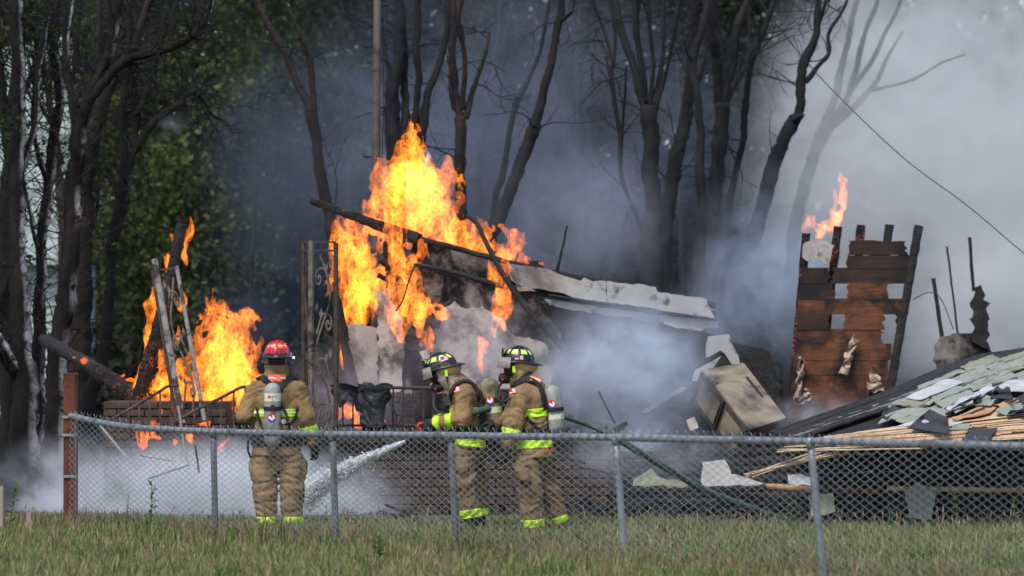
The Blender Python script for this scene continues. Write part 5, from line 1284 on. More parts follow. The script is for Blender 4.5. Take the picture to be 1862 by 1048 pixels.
# ---------------- firefighter seen from behind, red helmet
def firefighter_back():
    f = Figure('firefighter in red helmet seen from behind, grey air cylinder on tan coat', 45.0, 503); J = f.J
    SQ = (1, 0.72, 1)
    pr = []
    pr.append(('c', J(503, 738), J(503, 800), 0.205, 0.215, SQ)); pr.append(('c', J(503, 790), J(503, 835), 0.228, 0.245, SQ))
    pr.append(('c', J(472, 714), J(534, 714), 0.082, 0.082)); pr.append(('c', J(503, 692), J(464, 706), 0.075, 0.07)); pr.append(('c', J(503, 692), J(542, 706), 0.075, 0.07)); pr.append(('c', J(503, 690), J(503, 716, -0.03), 0.10, 0.16, SQ))
    chain(pr, (J(463, 716), 0.10), (J(446, 756, -0.03), 0.088), (J(456, 778, 0.24), 0.068))
    chain(pr, (J(543, 716), 0.10), (J(557, 756, 0.0), 0.086), (J(568, 800, 0.06), 0.066))
    hem = J(503, 829); low = J(570, 803, 0.06)
    cf = f.field('coat', pr, cuts=[(hem, (0, 0.0, -1))])
    coat = f.part('coat', cf, M_coat)
    fc = f.field('collar', [('c', J(503, 668), J(503, 700), 0.118, 0.128, (1, 0.9, 1))], wr=0.006, cuts=[(J(503, 664), (0, 0, 1))])
    f.part('collar', fc, M_coat, coat, 0.01)
    pt = []
    chain(pt, (J(481, 838), 0.125), (J(482, 890, -0.01), 0.118), (J(485, 955), 0.098))
    chain(pt, (J(529, 838), 0.125), (J(531, 890, -0.01), 0.118), (J(531, 957), 0.098))
    pt.append(('c', J(484, 822), J(524, 822), 0.13, 0.13)); pt.append(('c', J(494, 845), J(516, 845), 0.085, 0.085)); pt.append(('c', J(464, 845), J(466, 866), 0.07, 0.07, (0.9, 0.9, 1))); pt.append(('c', J(549, 845), J(546, 866), 0.062, 0.062, (0.9, 0.9, 1)))
    tf = f.field('trousers', pt, k=0.02, wr=0.010, cuts=[(J(500, 958), (0, 0, -1))])
    tr = f.part('trousers', tf, M_coat)
    for x in (485, 531): f.band('reflective_cuff', 'trousers', J(x, 946), (0, 0, 1), 0.034, M_lime, tr, 0.13)
    b = f.band('reflective_stripe', 'coat', J(503, 751), (0, 0, 1), 0.040, M_lime, coat, 0.235)
    f.band('silver_stripe', 'coat', J(503, 751), (0, 0, 1), 0.010, M_silver, coat, 0.237, 0.010)
    ax = J(568, 800, 0.06) - J(557, 756)
    f.band('reflective_cuff', 'coat', J(564, 781, 0.035), ax, 0.045, M_lime, coat, 0.125)
    f.band('waist_belt', 'coat', J(503, 799), (0, 0, 1), 0.062, M_black, None, 0.30, 0.016)
    f.letters('name_lettering', 'L ADAM', 503, 819, 10, ['coat'], M_redlet, coat, 0.9)
    # wearer
    lim = [(J(503, 720), J(503, 805), 0.14, 0.12), (J(482, 838), J(485, 950), 0.07, 0.05), (J(529, 838), J(531, 952), 0.07, 0.05), (J(503, 805), J(482, 838), 0.08, 0.07), (J(503, 805), J(529, 838), 0.08, 0.07),
           (J(503, 718), J(463, 718), 0.07, 0.055), (J(503, 718), J(543, 718), 0.07, 0.055), (J(463, 718), J(446, 756, -0.03), 0.05, 0.042), (J(446, 756, -0.03), J(456, 778, 0.24), 0.042, 0.034), (J(543, 718), J(557, 756), 0.05, 0.042), (J(557, 756), J(568, 800, 0.06), 0.042, 0.034)]
    bd = body(f, J(503, 653, 0.02), (0, 1, 0), J(503, 700), lim)
    hf = lambda p: np.maximum(ellipsoid(p, J(503, 650, 0.01), (0.094, 0.105, 0.12)), np.maximum(p[..., 1] - (45.06), (PZ(668, 45) - p[..., 2])))
    f.part('hair', hf, M_hair, bd, 0.012, (J(480, 690) - 0.15, J(526, 620) + 0.15))
    glove(f, J(570, 812, 0.07), (0.15, 0.12, -1), (-0.4, 0.6, 0), 0.55)
    glove(f, J(460, 780, 0.27), (0.2, 1, -0.15), (0.6, 0, -0.4), 0.7)
    boot(f, J(485, 955), (0.1, 1, 0)); boot(f, J(531, 957), (0.15, 1, 0))
    # gear
    hm = helmet(f, J(504, 646, 0.02), frame_of(0.0, math.radians(-2)), M_redhelm, M_redhelm, lamp=True, orange=True)
    for tx, x in (('T', 496.5), ('A', 511.5)): f.letters('lettering', tx, x, 638.5, 9.5, ['helmet'], M_dark, hm, 0.8, 0.012)
    f.patch('flag_sticker', 486.5, 640, 4, 5, 0.1, 2, 4, [M_red, M_white, M_blue], flag_pick, ['helmet'], hm)
    tank = cylinder_tank(f, J(495.5, 696, -0.235), J(495.5, 815, -0.195), 0.083, M_tank)
    bx = J(496, 745, -0.215)
    ax = np.array([0, 0.06, -1.0])
    ring_band(f, 'maker_label', J(495.5, 722, -0.226), ax, 0.0845, 0.040, M_cream, tank)
    f.letters('lettering', 'SCOTT', 496.5, 722, 5.2, ['tank'], M_dark, tank, 1.0, 0.005)
    f.patch('emblem', 489.5, 722, 4, 5, 0, 2, 2, [M_red, M_white], lambda u, v: 0, ['tank'], tank, 0.005)
    ring_band(f, 'cylinder_strap', J(495.5, 742.5, -0.218), ax, 0.090, 0.020, M_black, tank)
    V, F = bar(J(496, 737, -0.31), J(496, 748, -0.31), 0.04, 0.02, up=(0, 1, 0)); obj('strap_buckle', V, F, M_black, tank)
    f.patch('eagle_emblem', 494, 760, 16, 16, 0, 14, 14, [M_red, M_white, M_blue], emblem_pick, ['tank'], tank, 0.004)
    V, F = bar(J(500, 715, -0.155), J(500, 800, -0.155), 0.11, 0.03, up=(0, 1, 0)); obj('back_frame', V, F, M_black, f.root)
    for s_ in (-1, 1):
        f.strap('shoulder_strap', [(503 + s_ * 36, 691), (503 + s_ * 27, 687), (503 + s_ * 18, 692), (503 + s_ * 8, 703), (503 + s_ * 5, 712)], 0.062, ['coat', 'collar'], M_black, thick=0.02)
    f.strap('lower_strap', [(468, 742), (470, 757), (474, 770), (480, 782)], 0.03, ['coat'], M_black)
    f.strap('lower_strap', [(541, 742), (539, 755), (531, 768), (520, 782)], 0.03, ['coat'], M_black)
    f.patch('orange_name_patch', 504, 687.5, 32, 13, 0, 8, 5, [M_orange, M_silver], lambda u, v: 1 if 0.38 < v < 0.62 else 0, ['coat', 'collar'], coat, 0.016)
    hose = smooth_path([J(514, 768, -0.25), J(520, 772, -0.22), J(524, 768, -0.2), J(520, 752, -0.19), J(512, 735, -0.17)], 6)
    obj('air_hose', *tube(hose, 0.012, 8), M_rubber, f.root, smooth=True)
    obj('gauge', *tube([J(515.5, 767, -0.29), J(515.5, 767, -0.24)], 0.024, 14), M_metal, f.root)
    obj('side_hose', *tube(smooth_path([J(459, 785, -0.1), J(452, 800, -0.12), J(451, 818, -0.12), J(456, 832, -0.1)], 6), 0.012, 8), M_rubber, f.root, smooth=True)
    obj('radio_cord', *tube(smooth_path([J(524, 658, 0.0), J(527, 668, -0.05), J(529, 680, -0.06), J(524, 692, -0.08)], 6), 0.006, 6), M_rubber, f.root, smooth=True)
    return f

def mask_set(f, face, R, reg, hose_pts, strap_pts):
    """breathing mask: lens, seal, regulator with a red knob and the low hose"""
    W = lambda v: np.asarray(v) @ R.T + face
    seal = lambda p: np.maximum(np.abs(ellipsoid((p - np.asarray(face, np.float32)) @ R.astype(np.float32), (0, 0.02, -0.015), (0.088, 0.115, 0.115))) - 0.006, -(((p - np.asarray(face, np.float32)) @ R.astype(np.float32))[..., 1] - 0.035))
    m = f.part('breathing_mask', seal, M_rubber, None, 0.009, (face - 0.2, face + 0.2))
    V, F = unit_ball(); V = V * np.array([0.075, 0.075, 0.07]) + np.array([0, 0.066, 0.018]); obj('mask_lens', W(V), F, M_visor, m, smooth=True)
    d = R @ np.array([0, 1.0, 0])
    obj('regulator', *tube([reg - d * 0.07, reg - d * 0.045, reg + d * 0.0, reg + d * 0.035, reg + d * 0.05], [0.04, 0.052, 0.054, 0.046, 0.03], 16), M_rubber, m, smooth=True)
    obj('regulator_knob', *tube([reg + np.array([-0.012, -0.046, -0.012]), reg + np.array([-0.012, -0.062, -0.012])], 0.011, 10), M_red, m)
    obj('breathing_hose', *tube(smooth_path(hose_pts, 8), 0.013, 8), M_rubber, m, smooth=True)
    obj('chin_strap', *tube(smooth_path(strap_pts, 6), 0.008, 6), M_black, m, smooth=True)
    c = strap_pts[1]; V, F = bar(c + np.array([0, -0.012, 0.032]), c + np.array([0.005, -0.012, -0.03]), 0.028, 0.016, up=(0, 1, 0)); obj('strap_buckle', V, F, M_lime, m)
    return m

# ---------------- firefighter with the nozzle
def firefighter_nozzle():
    f = Figure('leaning firefighter in black helmet aiming the hose nozzle, tan cylinder on back', 44.6, 850); J = f.J
    SQ = (1, 1.15, 1); pr = []
    pr.append(('c', J(843, 722), J(846, 765), 0.155, 0.15, SQ)); pr.append(('c', J(847, 765), J(851, 822), 0.155, 0.175, SQ)); pr.append(('c', J(832, 703), J(845, 725), 0.11, 0.15, SQ))
    pr.append(('c', J(838, 716, -0.14), J(842, 716, 0.14), 0.085, 0.085))
    chain(pr, (J(841, 717, -0.16), 0.098), (J(842, 762, -0.22), 0.088), (J(806, 768, -0.16), 0.068), (J(797, 767, -0.13), 0.064))
    chain(pr, (J(836, 717, 0.17), 0.095), (J(826, 760, 0.20), 0.08), (J(794, 765, 0.08), 0.062))
    cf = f.field('coat', pr, cuts=[(J(850, 817), unit((0.1, 0.0, -1)))], wr=0.0085)
    coat = f.part('coat', cf, M_coat)
    fc = f.field('collar', [('c', J(822, 688), J(834, 702), 0.095, 0.12)], wr=0.006, cuts=[(J(823, 684), unit((-0.55, 0, 1)))])
    f.part('collar', fc, M_coat, coat, 0.01)
    pt = []
    chain(pt, (J(840, 832, -0.10), 0.125), (J(843, 878, -0.13), 0.115), (J(858, 940, -0.1), 0.098))
    chain(pt, (J(858, 832, 0.10), 0.125), (J(866, 880, 0.1), 0.108), (J(869, 934, 0.14), 0.095))
    pt.append(('c', J(843, 815), J(858, 822), 0.15, 0.15)); pt.append(('c', J(838, 842, -0.2), J(842, 858, -0.21), 0.062, 0.062))
    tf = f.field('trousers', pt, k=0.02, wr=0.011, cuts=[(J(858, 942), unit((0.12, 0, -1)))])
    tr = f.part('trousers', tf, M_coat_o)
    f.band('reflective_cuff', 'trousers', J(857, 934, -0.1), J(858, 942, -0.1) - J(852, 905, -0.1), 0.042, M_lime, tr, 0.125)
    f.band('reflective_cuff', 'trousers', J(868.5, 930, 0.14), J(869, 934, 0.14) - J(866, 880, 0.1), 0.036, M_lime, tr, 0.12)
    f.band('reflective_stripe', 'coat', J(846, 746), (0.1, 0, 1), 0.040, M_lime, coat, 0.205)
    f.band('reflective_stripe', 'coat', J(850, 803), (0.12, 0, 1), 0.042, M_lime, coat, 0.27)
    ax = J(797, 767, -0.13) - J(842, 762, -0.22)
    f.band('reflective_cuff', 'coat', J(796, 767.5, -0.135), ax, 0.04, M_lime, coat, 0.1)
    f.band('reflective_stripe', 'coat', J(819, 766, -0.185), ax, 0.034, M_lime, coat, 0.12)
    f.band('waist_belt', 'coat', J(850, 784), (0.1, 0, 1), 0.05, M_black, None, 0.26, 0.016)
    f.letters('name_lettering', 'M', 878, 807, 11, ['coat'], M_redlet, coat)
    lim = [(J(843, 725), J(850, 820), 0.1, 0.11), (J(850, 820), J(843, 878, -0.13), 0.08, 0.06), (J(843, 878, -0.13), J(858, 938, -0.1), 0.06, 0.05), (J(850, 820), J(866, 880, 0.1), 0.08, 0.06), (J(866, 880, 0.1), J(869, 934, 0.14), 0.06, 0.05),
           (J(841, 720, -0.12), J(840, 720, 0.12), 0.05, 0.05), (J(841, 718, -0.16), J(842, 762, -0.22), 0.05, 0.042), (J(842, 762, -0.22), J(797, 767, -0.13), 0.042, 0.034), (J(836, 718, 0.17), J(826, 760, 0.2), 0.05, 0.042), (J(826, 760, 0.2), J(794, 765, 0.08), 0.042, 0.034)]
    Rh = frame_of(math.radians(90 - 8), math.radians(-16))
    head = J(806, 679)
    fd = Rh @ np.array([0, 1.0, 0])
    bd = body(f, head, fd, J(835, 705), lim)
    hd32 = head.astype(np.float32); R32 = Rh.astype(np.float32)
    def hood(p):
        l = (p - hd32) @ R32
        e = smin(ellipsoid(l, (0, -0.005, 0.0), (0.104, 0.122, 0.13)), round_cone(p, J(812, 688), J(832, 702), 0.098, 0.115), 0.05)
        e = e + 0.006 * (1.0 - 2.4 * np.abs(fbm(p * np.array([10, 10, 22], np.float32), 2)))
        return np.maximum(e, l[..., 1] - 0.055 - 0.15 * np.maximum(0, -l[..., 2]))
    f.part('protective_hood', hood, M_hoodpink, None, 0.01, (J(790, 720) - 0.2, J(840, 650) + 0.2))
    flap = lambda p: np.maximum(np.abs(ellipsoid((p - hd32) @ R32, (0, -0.05, 0.03), (0.118, 0.135, 0.10))) - 0.007, np.maximum(((p - hd32) @ R32)[..., 1] - 0.02, ((p - hd32) @ R32)[..., 2] - 0.06))
    f.part('ear_flap', flap, M_hoodtan, None, 0.01, (head - 0.22, head + 0.22))
    hm = helmet(f, head + Rh @ np.array([0, 0.0, 0.062]), Rh, M_blackhelm, M_blackhelm)
    f.patch('flag_sticker', 808, 652, 14, 9, -0.33, 6, 7, [M_red, M_white, M_blue], flag_pick, ['helmet'], hm, 0.008)
    mask_set(f, head, Rh, J(794, 705), [J(794, 711, -0.03), J(790, 722, -0.1), J(790, 740, -0.16), J(797, 750, -0.2), J(808, 746, -0.22), J(814, 735, -0.22)],
             [J(808, 664, -0.12), J(811, 679, -0.125), J(814, 696, -0.13)])
    glove(f, J(790, 769, -0.11), (-1, 0.15, -0.45), (0.15, 0.9, -0.35), 0.75, size=1.15)
    glove(f, J(786, 768, 0.06), (-1, -0.1, -0.5), (0.1, -0.9, -0.3), 0.75, size=1.1, thumb_side=-1)
    boot(f, J(859, 945, -0.1), (-1, -0.1, 0)); boot(f, J(870, 938, 0.14), (-1, 0.1, 0))
    tank = cylinder_tank(f, J(888, 687, 0.0), J(898, 778, 0.0), 0.098, M_tank_o)
    ax = J(898, 778) - J(888, 687)
    ring_band(f, 'cylinder_strap', J(892.5, 728, 0), ax, 0.105, 0.022, M_black, tank)
    f.patch('eagle_emblem', 891, 729, 15, 16, 0, 12, 12, [M_red, M_white, M_blue], emblem_pick, ['tank'], tank, 0.012)
    ring_band(f, 'worn_label', J(894.5, 746, 0), ax, 0.100, 0.03, M_cream, tank)
    V, F = bar(J(872, 712, 0), J(880, 785, 0), 0.05, 0.22, up=(0, 1, 0)); obj('back_frame', V, F, M_black, f.root)
    f.strap('shoulder_strap', [(822, 716), (826, 705), (834, 698), (846, 694), (858, 698), (866, 710), (871, 728), (874, 745)], 0.05, ['coat', 'collar'], M_black, thick=0.018)
    f.strap('chest_strap', [(822, 712), (818, 724), (815, 738), (812, 752)], 0.045, ['coat'], M_black, thick=0.02)
    f.patch('flag_patch', 829, 708.5, 13, 10, -0.22, 6, 7, [M_red, M_white, M_red], flag_pick, ['coat'], coat, 0.008)
    obj('pressure_gauge', *tube([J(805, 738, -0.24), J(805, 738, -0.2)], 0.03, 12), M_rubber, f.root)
    V, F = bar(J(812, 722, -0.22), J(815, 738, -0.24), 0.055, 0.04, up=(0, 1, 0)); obj('radio', V, F, M_rubber, f.root)
    return f

# ---------------- firefighter backing up the hose
def firefighter_backup():
    f = Figure('upright firefighter in black helmet carrying the hose, pale cylinder on back', 44.4, 970); J = f.J
    SQ = (1, 1.15, 1); pr = []
    pr.append(('c', J(962, 722), J(966, 770), 0.165, 0.165, SQ)); pr.append(('c', J(966, 770), J(973, 838), 0.17, 0.195, SQ)); pr.append(('c', J(955, 700), J(963, 725), 0.115, 0.16, SQ)); pr.append(('c', J(975, 706), J(984, 745), 0.09, 0.10))
    pr.append(('c', J(952, 718, -0.14), J(956, 718, 0.14), 0.085, 0.085))
    chain(pr, (J(946, 721, -0.17), 0.103), (J(934, 768, -0.23), 0.090), (J(925, 806, -0.24), 0.070))
    chain(pr, (J(950, 721, 0.18), 0.10), (J(925, 765, 0.22), 0.085), (J(905, 772, 0.1), 0.062))
    cf = f.field('coat', pr, cuts=[(J(970, 832), unit((0.03, 0.0, -1)))], wr=0.0085)
    coat = f.part('coat', cf, M_coat)
    fc = f.field('collar', [('c', J(946, 680), J(952, 700), 0.105, 0.13)], wr=0.006, cuts=[(J(946, 678), unit((-0.5, 0, 1)))])
    f.part('collar', fc, M_coat, coat, 0.01)
    pt = []
    chain(pt, (J(955, 845, -0.11), 0.135), (J(964, 895, -0.14), 0.122), (J(969, 955, -0.12), 0.103))
    chain(pt, (J(985, 845, 0.10), 0.13), (J(998, 893, 0.1), 0.112), (J(1016, 945, 0.15), 0.094))
    pt.append(('c', J(958, 825), J(982, 825), 0.155, 0.155)); pt.append(('c', J(966, 850, 0), J(980, 848, 0), 0.09, 0.09)); pt.append(('c', J(950, 850, -0.22), J(955, 868, -0.23), 0.07, 0.07))
    tf = f.field('trousers', pt, k=0.02, wr=0.011, cuts=[(J(969, 960), unit((-0.12, 0, -1)))])
    tr = f.part('trousers', tf, M_coat_o)
    f.band('reflective_cuff', 'trousers', J(969, 951, -0.12), J(969, 955, -0.12) - J(964, 895, -0.14), 0.038, M_lime, tr, 0.13)
    f.band('reflective_cuff', 'trousers', J(1015.5, 944, 0.15), J(1016, 945, 0.15) - J(998, 893, 0.1), 0.038, M_lime, tr, 0.125)
    f.band('reflective_stripe', 'coat', J(964, 752), (-0.12, 0, 1), 0.042, M_lime, coat, 0.235)
    f.band('reflective_stripe', 'coat', J(970, 807), (-0.05, 0, 1), 0.042, M_lime, coat, 0.26)
    ax = J(925, 806, -0.24) - J(934, 768, -0.23)
    f.band('reflective_cuff', 'coat', J(929, 787, -0.235), ax, 0.036, M_lime, coat, 0.11)
    f.band('waist_belt', 'coat', J(970, 788), (0, 0, 1), 0.05, M_black, None, 0.26, 0.016)
    f.letters('name_lettering', 'LAK', 997, 818, 11, ['coat'], M_redlet, coat)
    lim = [(J(963, 725), J(970, 810), 0.11, 0.11), (J(970, 812), J(964, 895, -0.14), 0.07, 0.06), (J(964, 895, -0.14), J(969, 952, -0.12), 0.06, 0.05), (J(975, 812), J(998, 893, 0.1), 0.07, 0.06), (J(998, 893, 0.1), J(1016, 942, 0.15), 0.06, 0.05),
           (J(952, 722, -0.12), J(955, 722, 0.12), 0.05, 0.05), (J(946, 722, -0.17), J(934, 768, -0.23), 0.05, 0.042), (J(934, 768, -0.23), J(925, 806, -0.24), 0.042, 0.034), (J(950, 722, 0.18), J(925, 765, 0.22), 0.05, 0.042), (J(925, 765, 0.22), J(905, 772, 0.1), 0.042, 0.034)]
    Rh = frame_of(math.radians(90 + 4), math.radians(3))
    head = J(942, 668)
    fd = Rh @ np.array([0, 1.0, 0])
    body(f, head, fd, J(955, 700), lim)
    hd32 = head.astype(np.float32); R32 = Rh.astype(np.float32)
    def hood(p):
        l = (p - hd32) @ R32
        e = smin(ellipsoid(l, (0, -0.005, 0.0), (0.104, 0.122, 0.13)), round_cone(p, J(946, 680), J(953, 698), 0.10, 0.12), 0.05)
        e = e + 0.006 * (1.0 - 2.4 * np.abs(fbm(p * np.array([10, 10, 22], np.float32), 2)))
        return np.maximum(e, l[..., 1] - 0.05)
    f.part('protective_hood', hood, M_hoodtan, None, 0.01, (J(925, 715) - 0.2, J(970, 640) + 0.2))
    flap = lambda p: np.maximum(np.abs(ellipsoid((p - hd32) @ R32, (0, -0.05, 0.03), (0.118, 0.135, 0.10))) - 0.007, np.maximum(((p - hd32) @ R32)[..., 1] - 0.02, ((p - hd32) @ R32)[..., 2] - 0.06))
    f.part('ear_flap', flap, M_hoodtan, None, 0.01, (head - 0.22, head + 0.22))
    hm = helmet(f, head + Rh @ np.array([0, 0.0, 0.062]), Rh, M_blackhelm, M_blackhelm)
    f.patch('flag_sticker', 944, 650.5, 15, 8, 0.03, 6, 7, [M_red, M_white, M_blue], flag_pick, ['helmet'], hm, 0.008)
    mask_set(f, head, Rh, J(916, 688), [J(913, 695, -0.03), J(906, 706, -0.1), J(903, 718, -0.16), J(908, 728, -0.22), J(918, 730, -0.26), J(928, 724, -0.26)],
             [J(934, 656, -0.12), J(934, 672, -0.125), J(932, 688, -0.12)])
    glove(f, J(923, 814, -0.24), (-0.1, 0.1, -1), (-0.8, 0.5, 0), 0.5, size=1.12)
    glove(f, J(900, 772, 0.08), (-1, -0.1, 0.1), (0, 0, -1), 0.9, size=1.1)
    boot(f, J(969, 958, -0.12), (-1, -0.1, 0)); boot(f, J(1017, 950, 0.15), (-0.9, 0.2, 0))
    tank = cylinder_tank(f, J(1002, 700, -0.03), J(1012, 795, -0.03), 0.092, M_tank)
    ax = J(1012, 795) - J(1002, 700)
    ring_band(f, 'cylinder_strap', J(1007, 745, -0.03), ax, 0.098, 0.02, M_black, tank)
    f.patch('eagle_emblem', 1003.5, 735.5, 15, 16, 0, 14, 14, [M_red, M_white, M_blue], emblem_pick, ['tank'], tank, 0.005)
    ring_band(f, 'maker_label', J(1008.5, 758, -0.03), ax, 0.0935, 0.026, M_cream, tank)
    f.letters('lettering', 'SCOTT', 1010, 752.5, 6, ['tank'], M_dark, tank, 0.9, 0.006)
    V, F = bar(J(989, 720, 0), J(994, 800, 0), 0.05, 0.22, up=(0, 1, 0)); obj('back_frame', V, F, M_black, f.root)
    f.strap('shoulder_strap', [(932, 705), (940, 697), (950, 692), (962, 691), (974, 697), (984, 709), (989, 727), (991, 748)], 0.055, ['coat', 'collar'], M_black, thick=0.018)
    f.strap('neck_strap', [(944, 694), (952, 684), (964, 678), (970, 677)], 0.03, ['coat', 'collar'], M_black, thick=0.012)
    f.strap('lower_strap', [(957, 757), (968, 770), (978, 780), (984, 790)], 0.03, ['coat'], M_black)
    f.patch('orange_shoulder_patch', 974, 689, 20, 12, 0.35, 6, 5, [M_orange, M_silver], lambda u, v: 1 if 0.38 < v < 0.66 else 0, ['coat', 'collar'], coat, 0.02)
    f.patch('flag_patch', 931.5, 711, 11, 10, -0.2, 6, 7, [M_red, M_white, M_red], flag_pick, ['coat'], coat, 0.008)
    obj('side_hose', *tube(smooth_path([J(1022, 800, -0.05), J(1026, 806, -0.06), J(1028, 812, -0.06)], 6), 0.012, 8), M_rubber, f.root, smooth=True)
    return f
FF = [firefighter_back(), firefighter_nozzle(), firefighter_backup()]
# ------------------------------------------------------------------ chain link fence
M_galv = pm('galvanised_steel', (0.20, 0.21, 0.22), (0.34, 0.35, 0.36), 14, 0.5, metal=0.55, bump=0.2, bdist=0.003, c3=(0.20, 0.13, 0.085), s3=4.0, t3=(0.6, 0.72))
M_galvd = pm('dull_steel_post', (0.11, 0.115, 0.12), (0.19, 0.195, 0.20), 10, 0.6, metal=0.4, bump=0.2, bdist=0.003, c3=(0.12, 0.1, 0.08), s3=4.0, t3=(0.58, 0.7))
M_wire = pm('galvanised_wire', (0.22, 0.23, 0.24), (0.36, 0.37, 0.38), 6, 0.5, metal=0.4, bump=0.0)
M_rust = pm('rusted_steel', (0.075, 0.022, 0.012), (0.14, 0.042, 0.02), 9, 0.85, bump=0.4, bdist=0.004, bscale=50, c3=(0.045, 0.016, 0.011), s3=4, stretch=(1, 1, 0.5))
E0, E1 = np.array([-4.35, 44.6]), np.array([2.354, 35.5])
def fence_at(t): return E0 + (E1 - E0) * t
def t_of_px(px):
    k = (px - 931) / FPX; a = E0[0] - k * E0[1]; b = (E1[0] - E0[0]) - k * (E1[1] - E0[1]); return -a / b
rail_rows = [(128, 756), (170, 766), (230, 776), (300, 781), (390, 785), (500, 788), (607, 790), (720, 791), (820, 792), (960, 794), (1123, 796), (1300, 800), (1477, 803), (1700, 808), (1862, 812), (2060, 818), (2400, 830)]
RP = []
for x, y in rail_rows:
    t = t_of_px(x); e = fence_at(t); RP.append((e[0], e[1], PZ(y, e[1]), t))
RP = smooth_path(np.array(RP), 8)
fe = thing('chain_link_fence', 'sagging galvanised chain link fence with leaning steel posts', 'fence', (0, 39.5, 0))
obj('top_rail', *tube(RP[:, :3], 0.030, 10, bump=0.1, freq=6), M_galv, fe, smooth=True)
for i in (8, 17, 34, 46, 62, 75, 90, 103):
    if i < len(RP) - 1: obj('rail_sleeve', *tube(RP[i:i + 2, :3], 0.0345, 10), M_galvd, fe)
for px, lean, m in ((388, -5, M_galvd), (605, -8, M_galvd), (820, -12, M_galvd), (1120, -20, M_galv), (1474, -28, M_galv)):
    t = t_of_px(px); e = fence_at(t); zt = np.interp(t, RP[:, 3], RP[:, 2]); lx = S(lean, e[1])
    tp = np.array([e[0], e[1] + 0.0, zt - 0.012]); bt = np.array([e[0] - lx, e[1] - 0.03, -0.2])
    o = obj('fence_post', *tube(np.linspace(tp, bt, 8), 0.030, 12, bump=0.06), m, fe, smooth=True)
    obj('post_cap', *tube([tp + np.array([0, 0, -0.05]), tp + np.array([0, 0, 0.035]), tp + np.array([0, 0, 0.046])], [0.036, 0.037, 0.02], 12), m, o, smooth=True)
# woven wire
tmax = RP[-1, 3]; Lf = np.linalg.norm(E1 - E0); w = 0.060; nw = int(tmax * Lf / w); hz = 0.058
V, F, base_i = [], [], 0
dirf = np.array([*(unit(E1 - E0)), 0.0]); nf = np.array([dirf[1], -dirf[0], 0]); nf = nf if nf[1] < 0 else -nf
for k in range(nw):
    s0 = 0.06 + k * w
    def at(s, z, sd):
        t = s / Lf; e = fence_at(t); zt = np.interp(t, RP[:, 3], RP[:, 2])
        sag = 0.05 * math.sin(s * 1.1) * math.sin(z / 1.2 * 3.1) + 0.03 * math.sin(s * 2.7 + 1)
        return np.array([e[0], e[1], 0]) + np.array([0, 0, z * (zt + 0.022) / 1.10 + 0.01 * math.sin(s * 2.1)]) + nf * (0.034 + sag * 0.5 * min(1, (1.1 - z) * 3) + sd)
    pts = []
    nz = 39
    for j in range(nz):
        z = 1.10 - j * hz / 2; side = (j + k) % 2
        p = at(s0 + (w if side else 0) * 1.02, z, 0.003 * (1 if side else -1)); pts.append(p)
    top = at(s0 + w * 0.5, 1.125, 0.0); pts = [top + np.array([0, 0, 0.018]) + nf * 0.006] + pts
    v, f = tube(pts, 0.0031, 4, cap=False)
    V.append(v); F.append(np.array(f) + base_i); base_i += len(v)
o = obj('woven_wire', np.concatenate(V), np.concatenate(F), M_wire, fe); o['kind'] = 'stuff'
obj('tension_bar', *tube([(E0[0] + 0.06, E0[1] - 0.08, 0.02), (E0[0] + 0.06, E0[1] - 0.08, PZ(748, 44.6))], 0.009, 6), M_galvd, fe)
# rusty corner post
rp = thing('corner_post', 'thick rusty square fence post at the corner', 'post', (PX(129, 44.75), 44.75, 0))
x0 = PX(128.5, 44.75)
V, F = rough_bar((x0, 44.75, -0.2), (x0, 44.75, PZ(681, 44.75)), 0.136, 0.136, 24, 0.0016, 7, up=(0, 1, 0), sides=16); obj('shaft', V, F, M_rust, rp)
V, F = prism([(x0 - 0.074, 44.676, PZ(681, 44.75)), (x0 + 0.074, 44.676, PZ(681, 44.75)), (x0 + 0.074, 44.824, PZ(681, 44.75)), (x0 - 0.074, 44.824, PZ(681, 44.75))], (0, 0, 0.012)); obj('cap_plate', V, F, M_rust, rp)
for y in (758, 791, 866):
    V, F = bar((x0 - 0.076, 44.668, PZ(y, 44.75)), (x0 + 0.076, 44.668, PZ(y, 44.75)), 0.008, 0.026); obj('steel_band', V, F, M_galv, rp)

# ------------------------------------------------------------------ hose, nozzle and water
M_hose = pm('green_hose_jacket', (0.028, 0.055, 0.042), (0.06, 0.105, 0.085), 12, 0.8, bump=0.4, bdist=0.003, bscale=120, c3=(0.11, 0.14, 0.12), s3=4, t3=(0.55, 0.7))
hp = [P(770, 783, 44.62), P(800, 774, 44.58), P(830, 763, 44.5), P(862, 750, 44.4), P(895, 743, 44.55), P(930, 742, 44.75), P(980, 746, 44.85), P(1030, 758, 44.8), P(1080, 776, 44.7), P(1120, 797, 44.6), P(1200, 845, 44.9), P(1280, 890, 45.3), P(1350, 918, 45.6), P(1410, 940, 45.9)]
ez = 0.035
def gp(px, Y): return np.array([PX(px, Y), Y, ez])
hp += [gp(1450, 46.3), gp(1470, 46.55), gp(1440, 46.75), gp(1380, 46.8), gp(1200, 46.85), gp(1000, 46.8), gp(850, 46.85), gp(700, 46.95), gp(600, 47.0), gp(450, 47.1), gp(300, 47.15), gp(150, 47.2), gp(40, 47.3), gp(-80, 47.5)]
hz_ = thing('fire_hose', 'long green fire hose from the nozzle along the ground', 'hose', (PX(900, 45.5), 45.5, 0))
sp = smooth_path(hp, 12)
obj('hose_line', *tube(sp, 0.034, 12), M_hose, hz_, smooth=True)
nz = thing('hose_nozzle', 'black hose nozzle with red handle held by the leaning firefighter', 'nozzle', P(760, 790, 44.62))
obj('barrel', *tube([P(770, 783, 44.62), P(764, 786, 44.62), P(752, 794, 44.62), P(744, 799, 44.62), P(739, 802, 44.62)], [0.036, 0.042, 0.04, 0.05, 0.046], 16), M_rubber, nz, smooth=True)
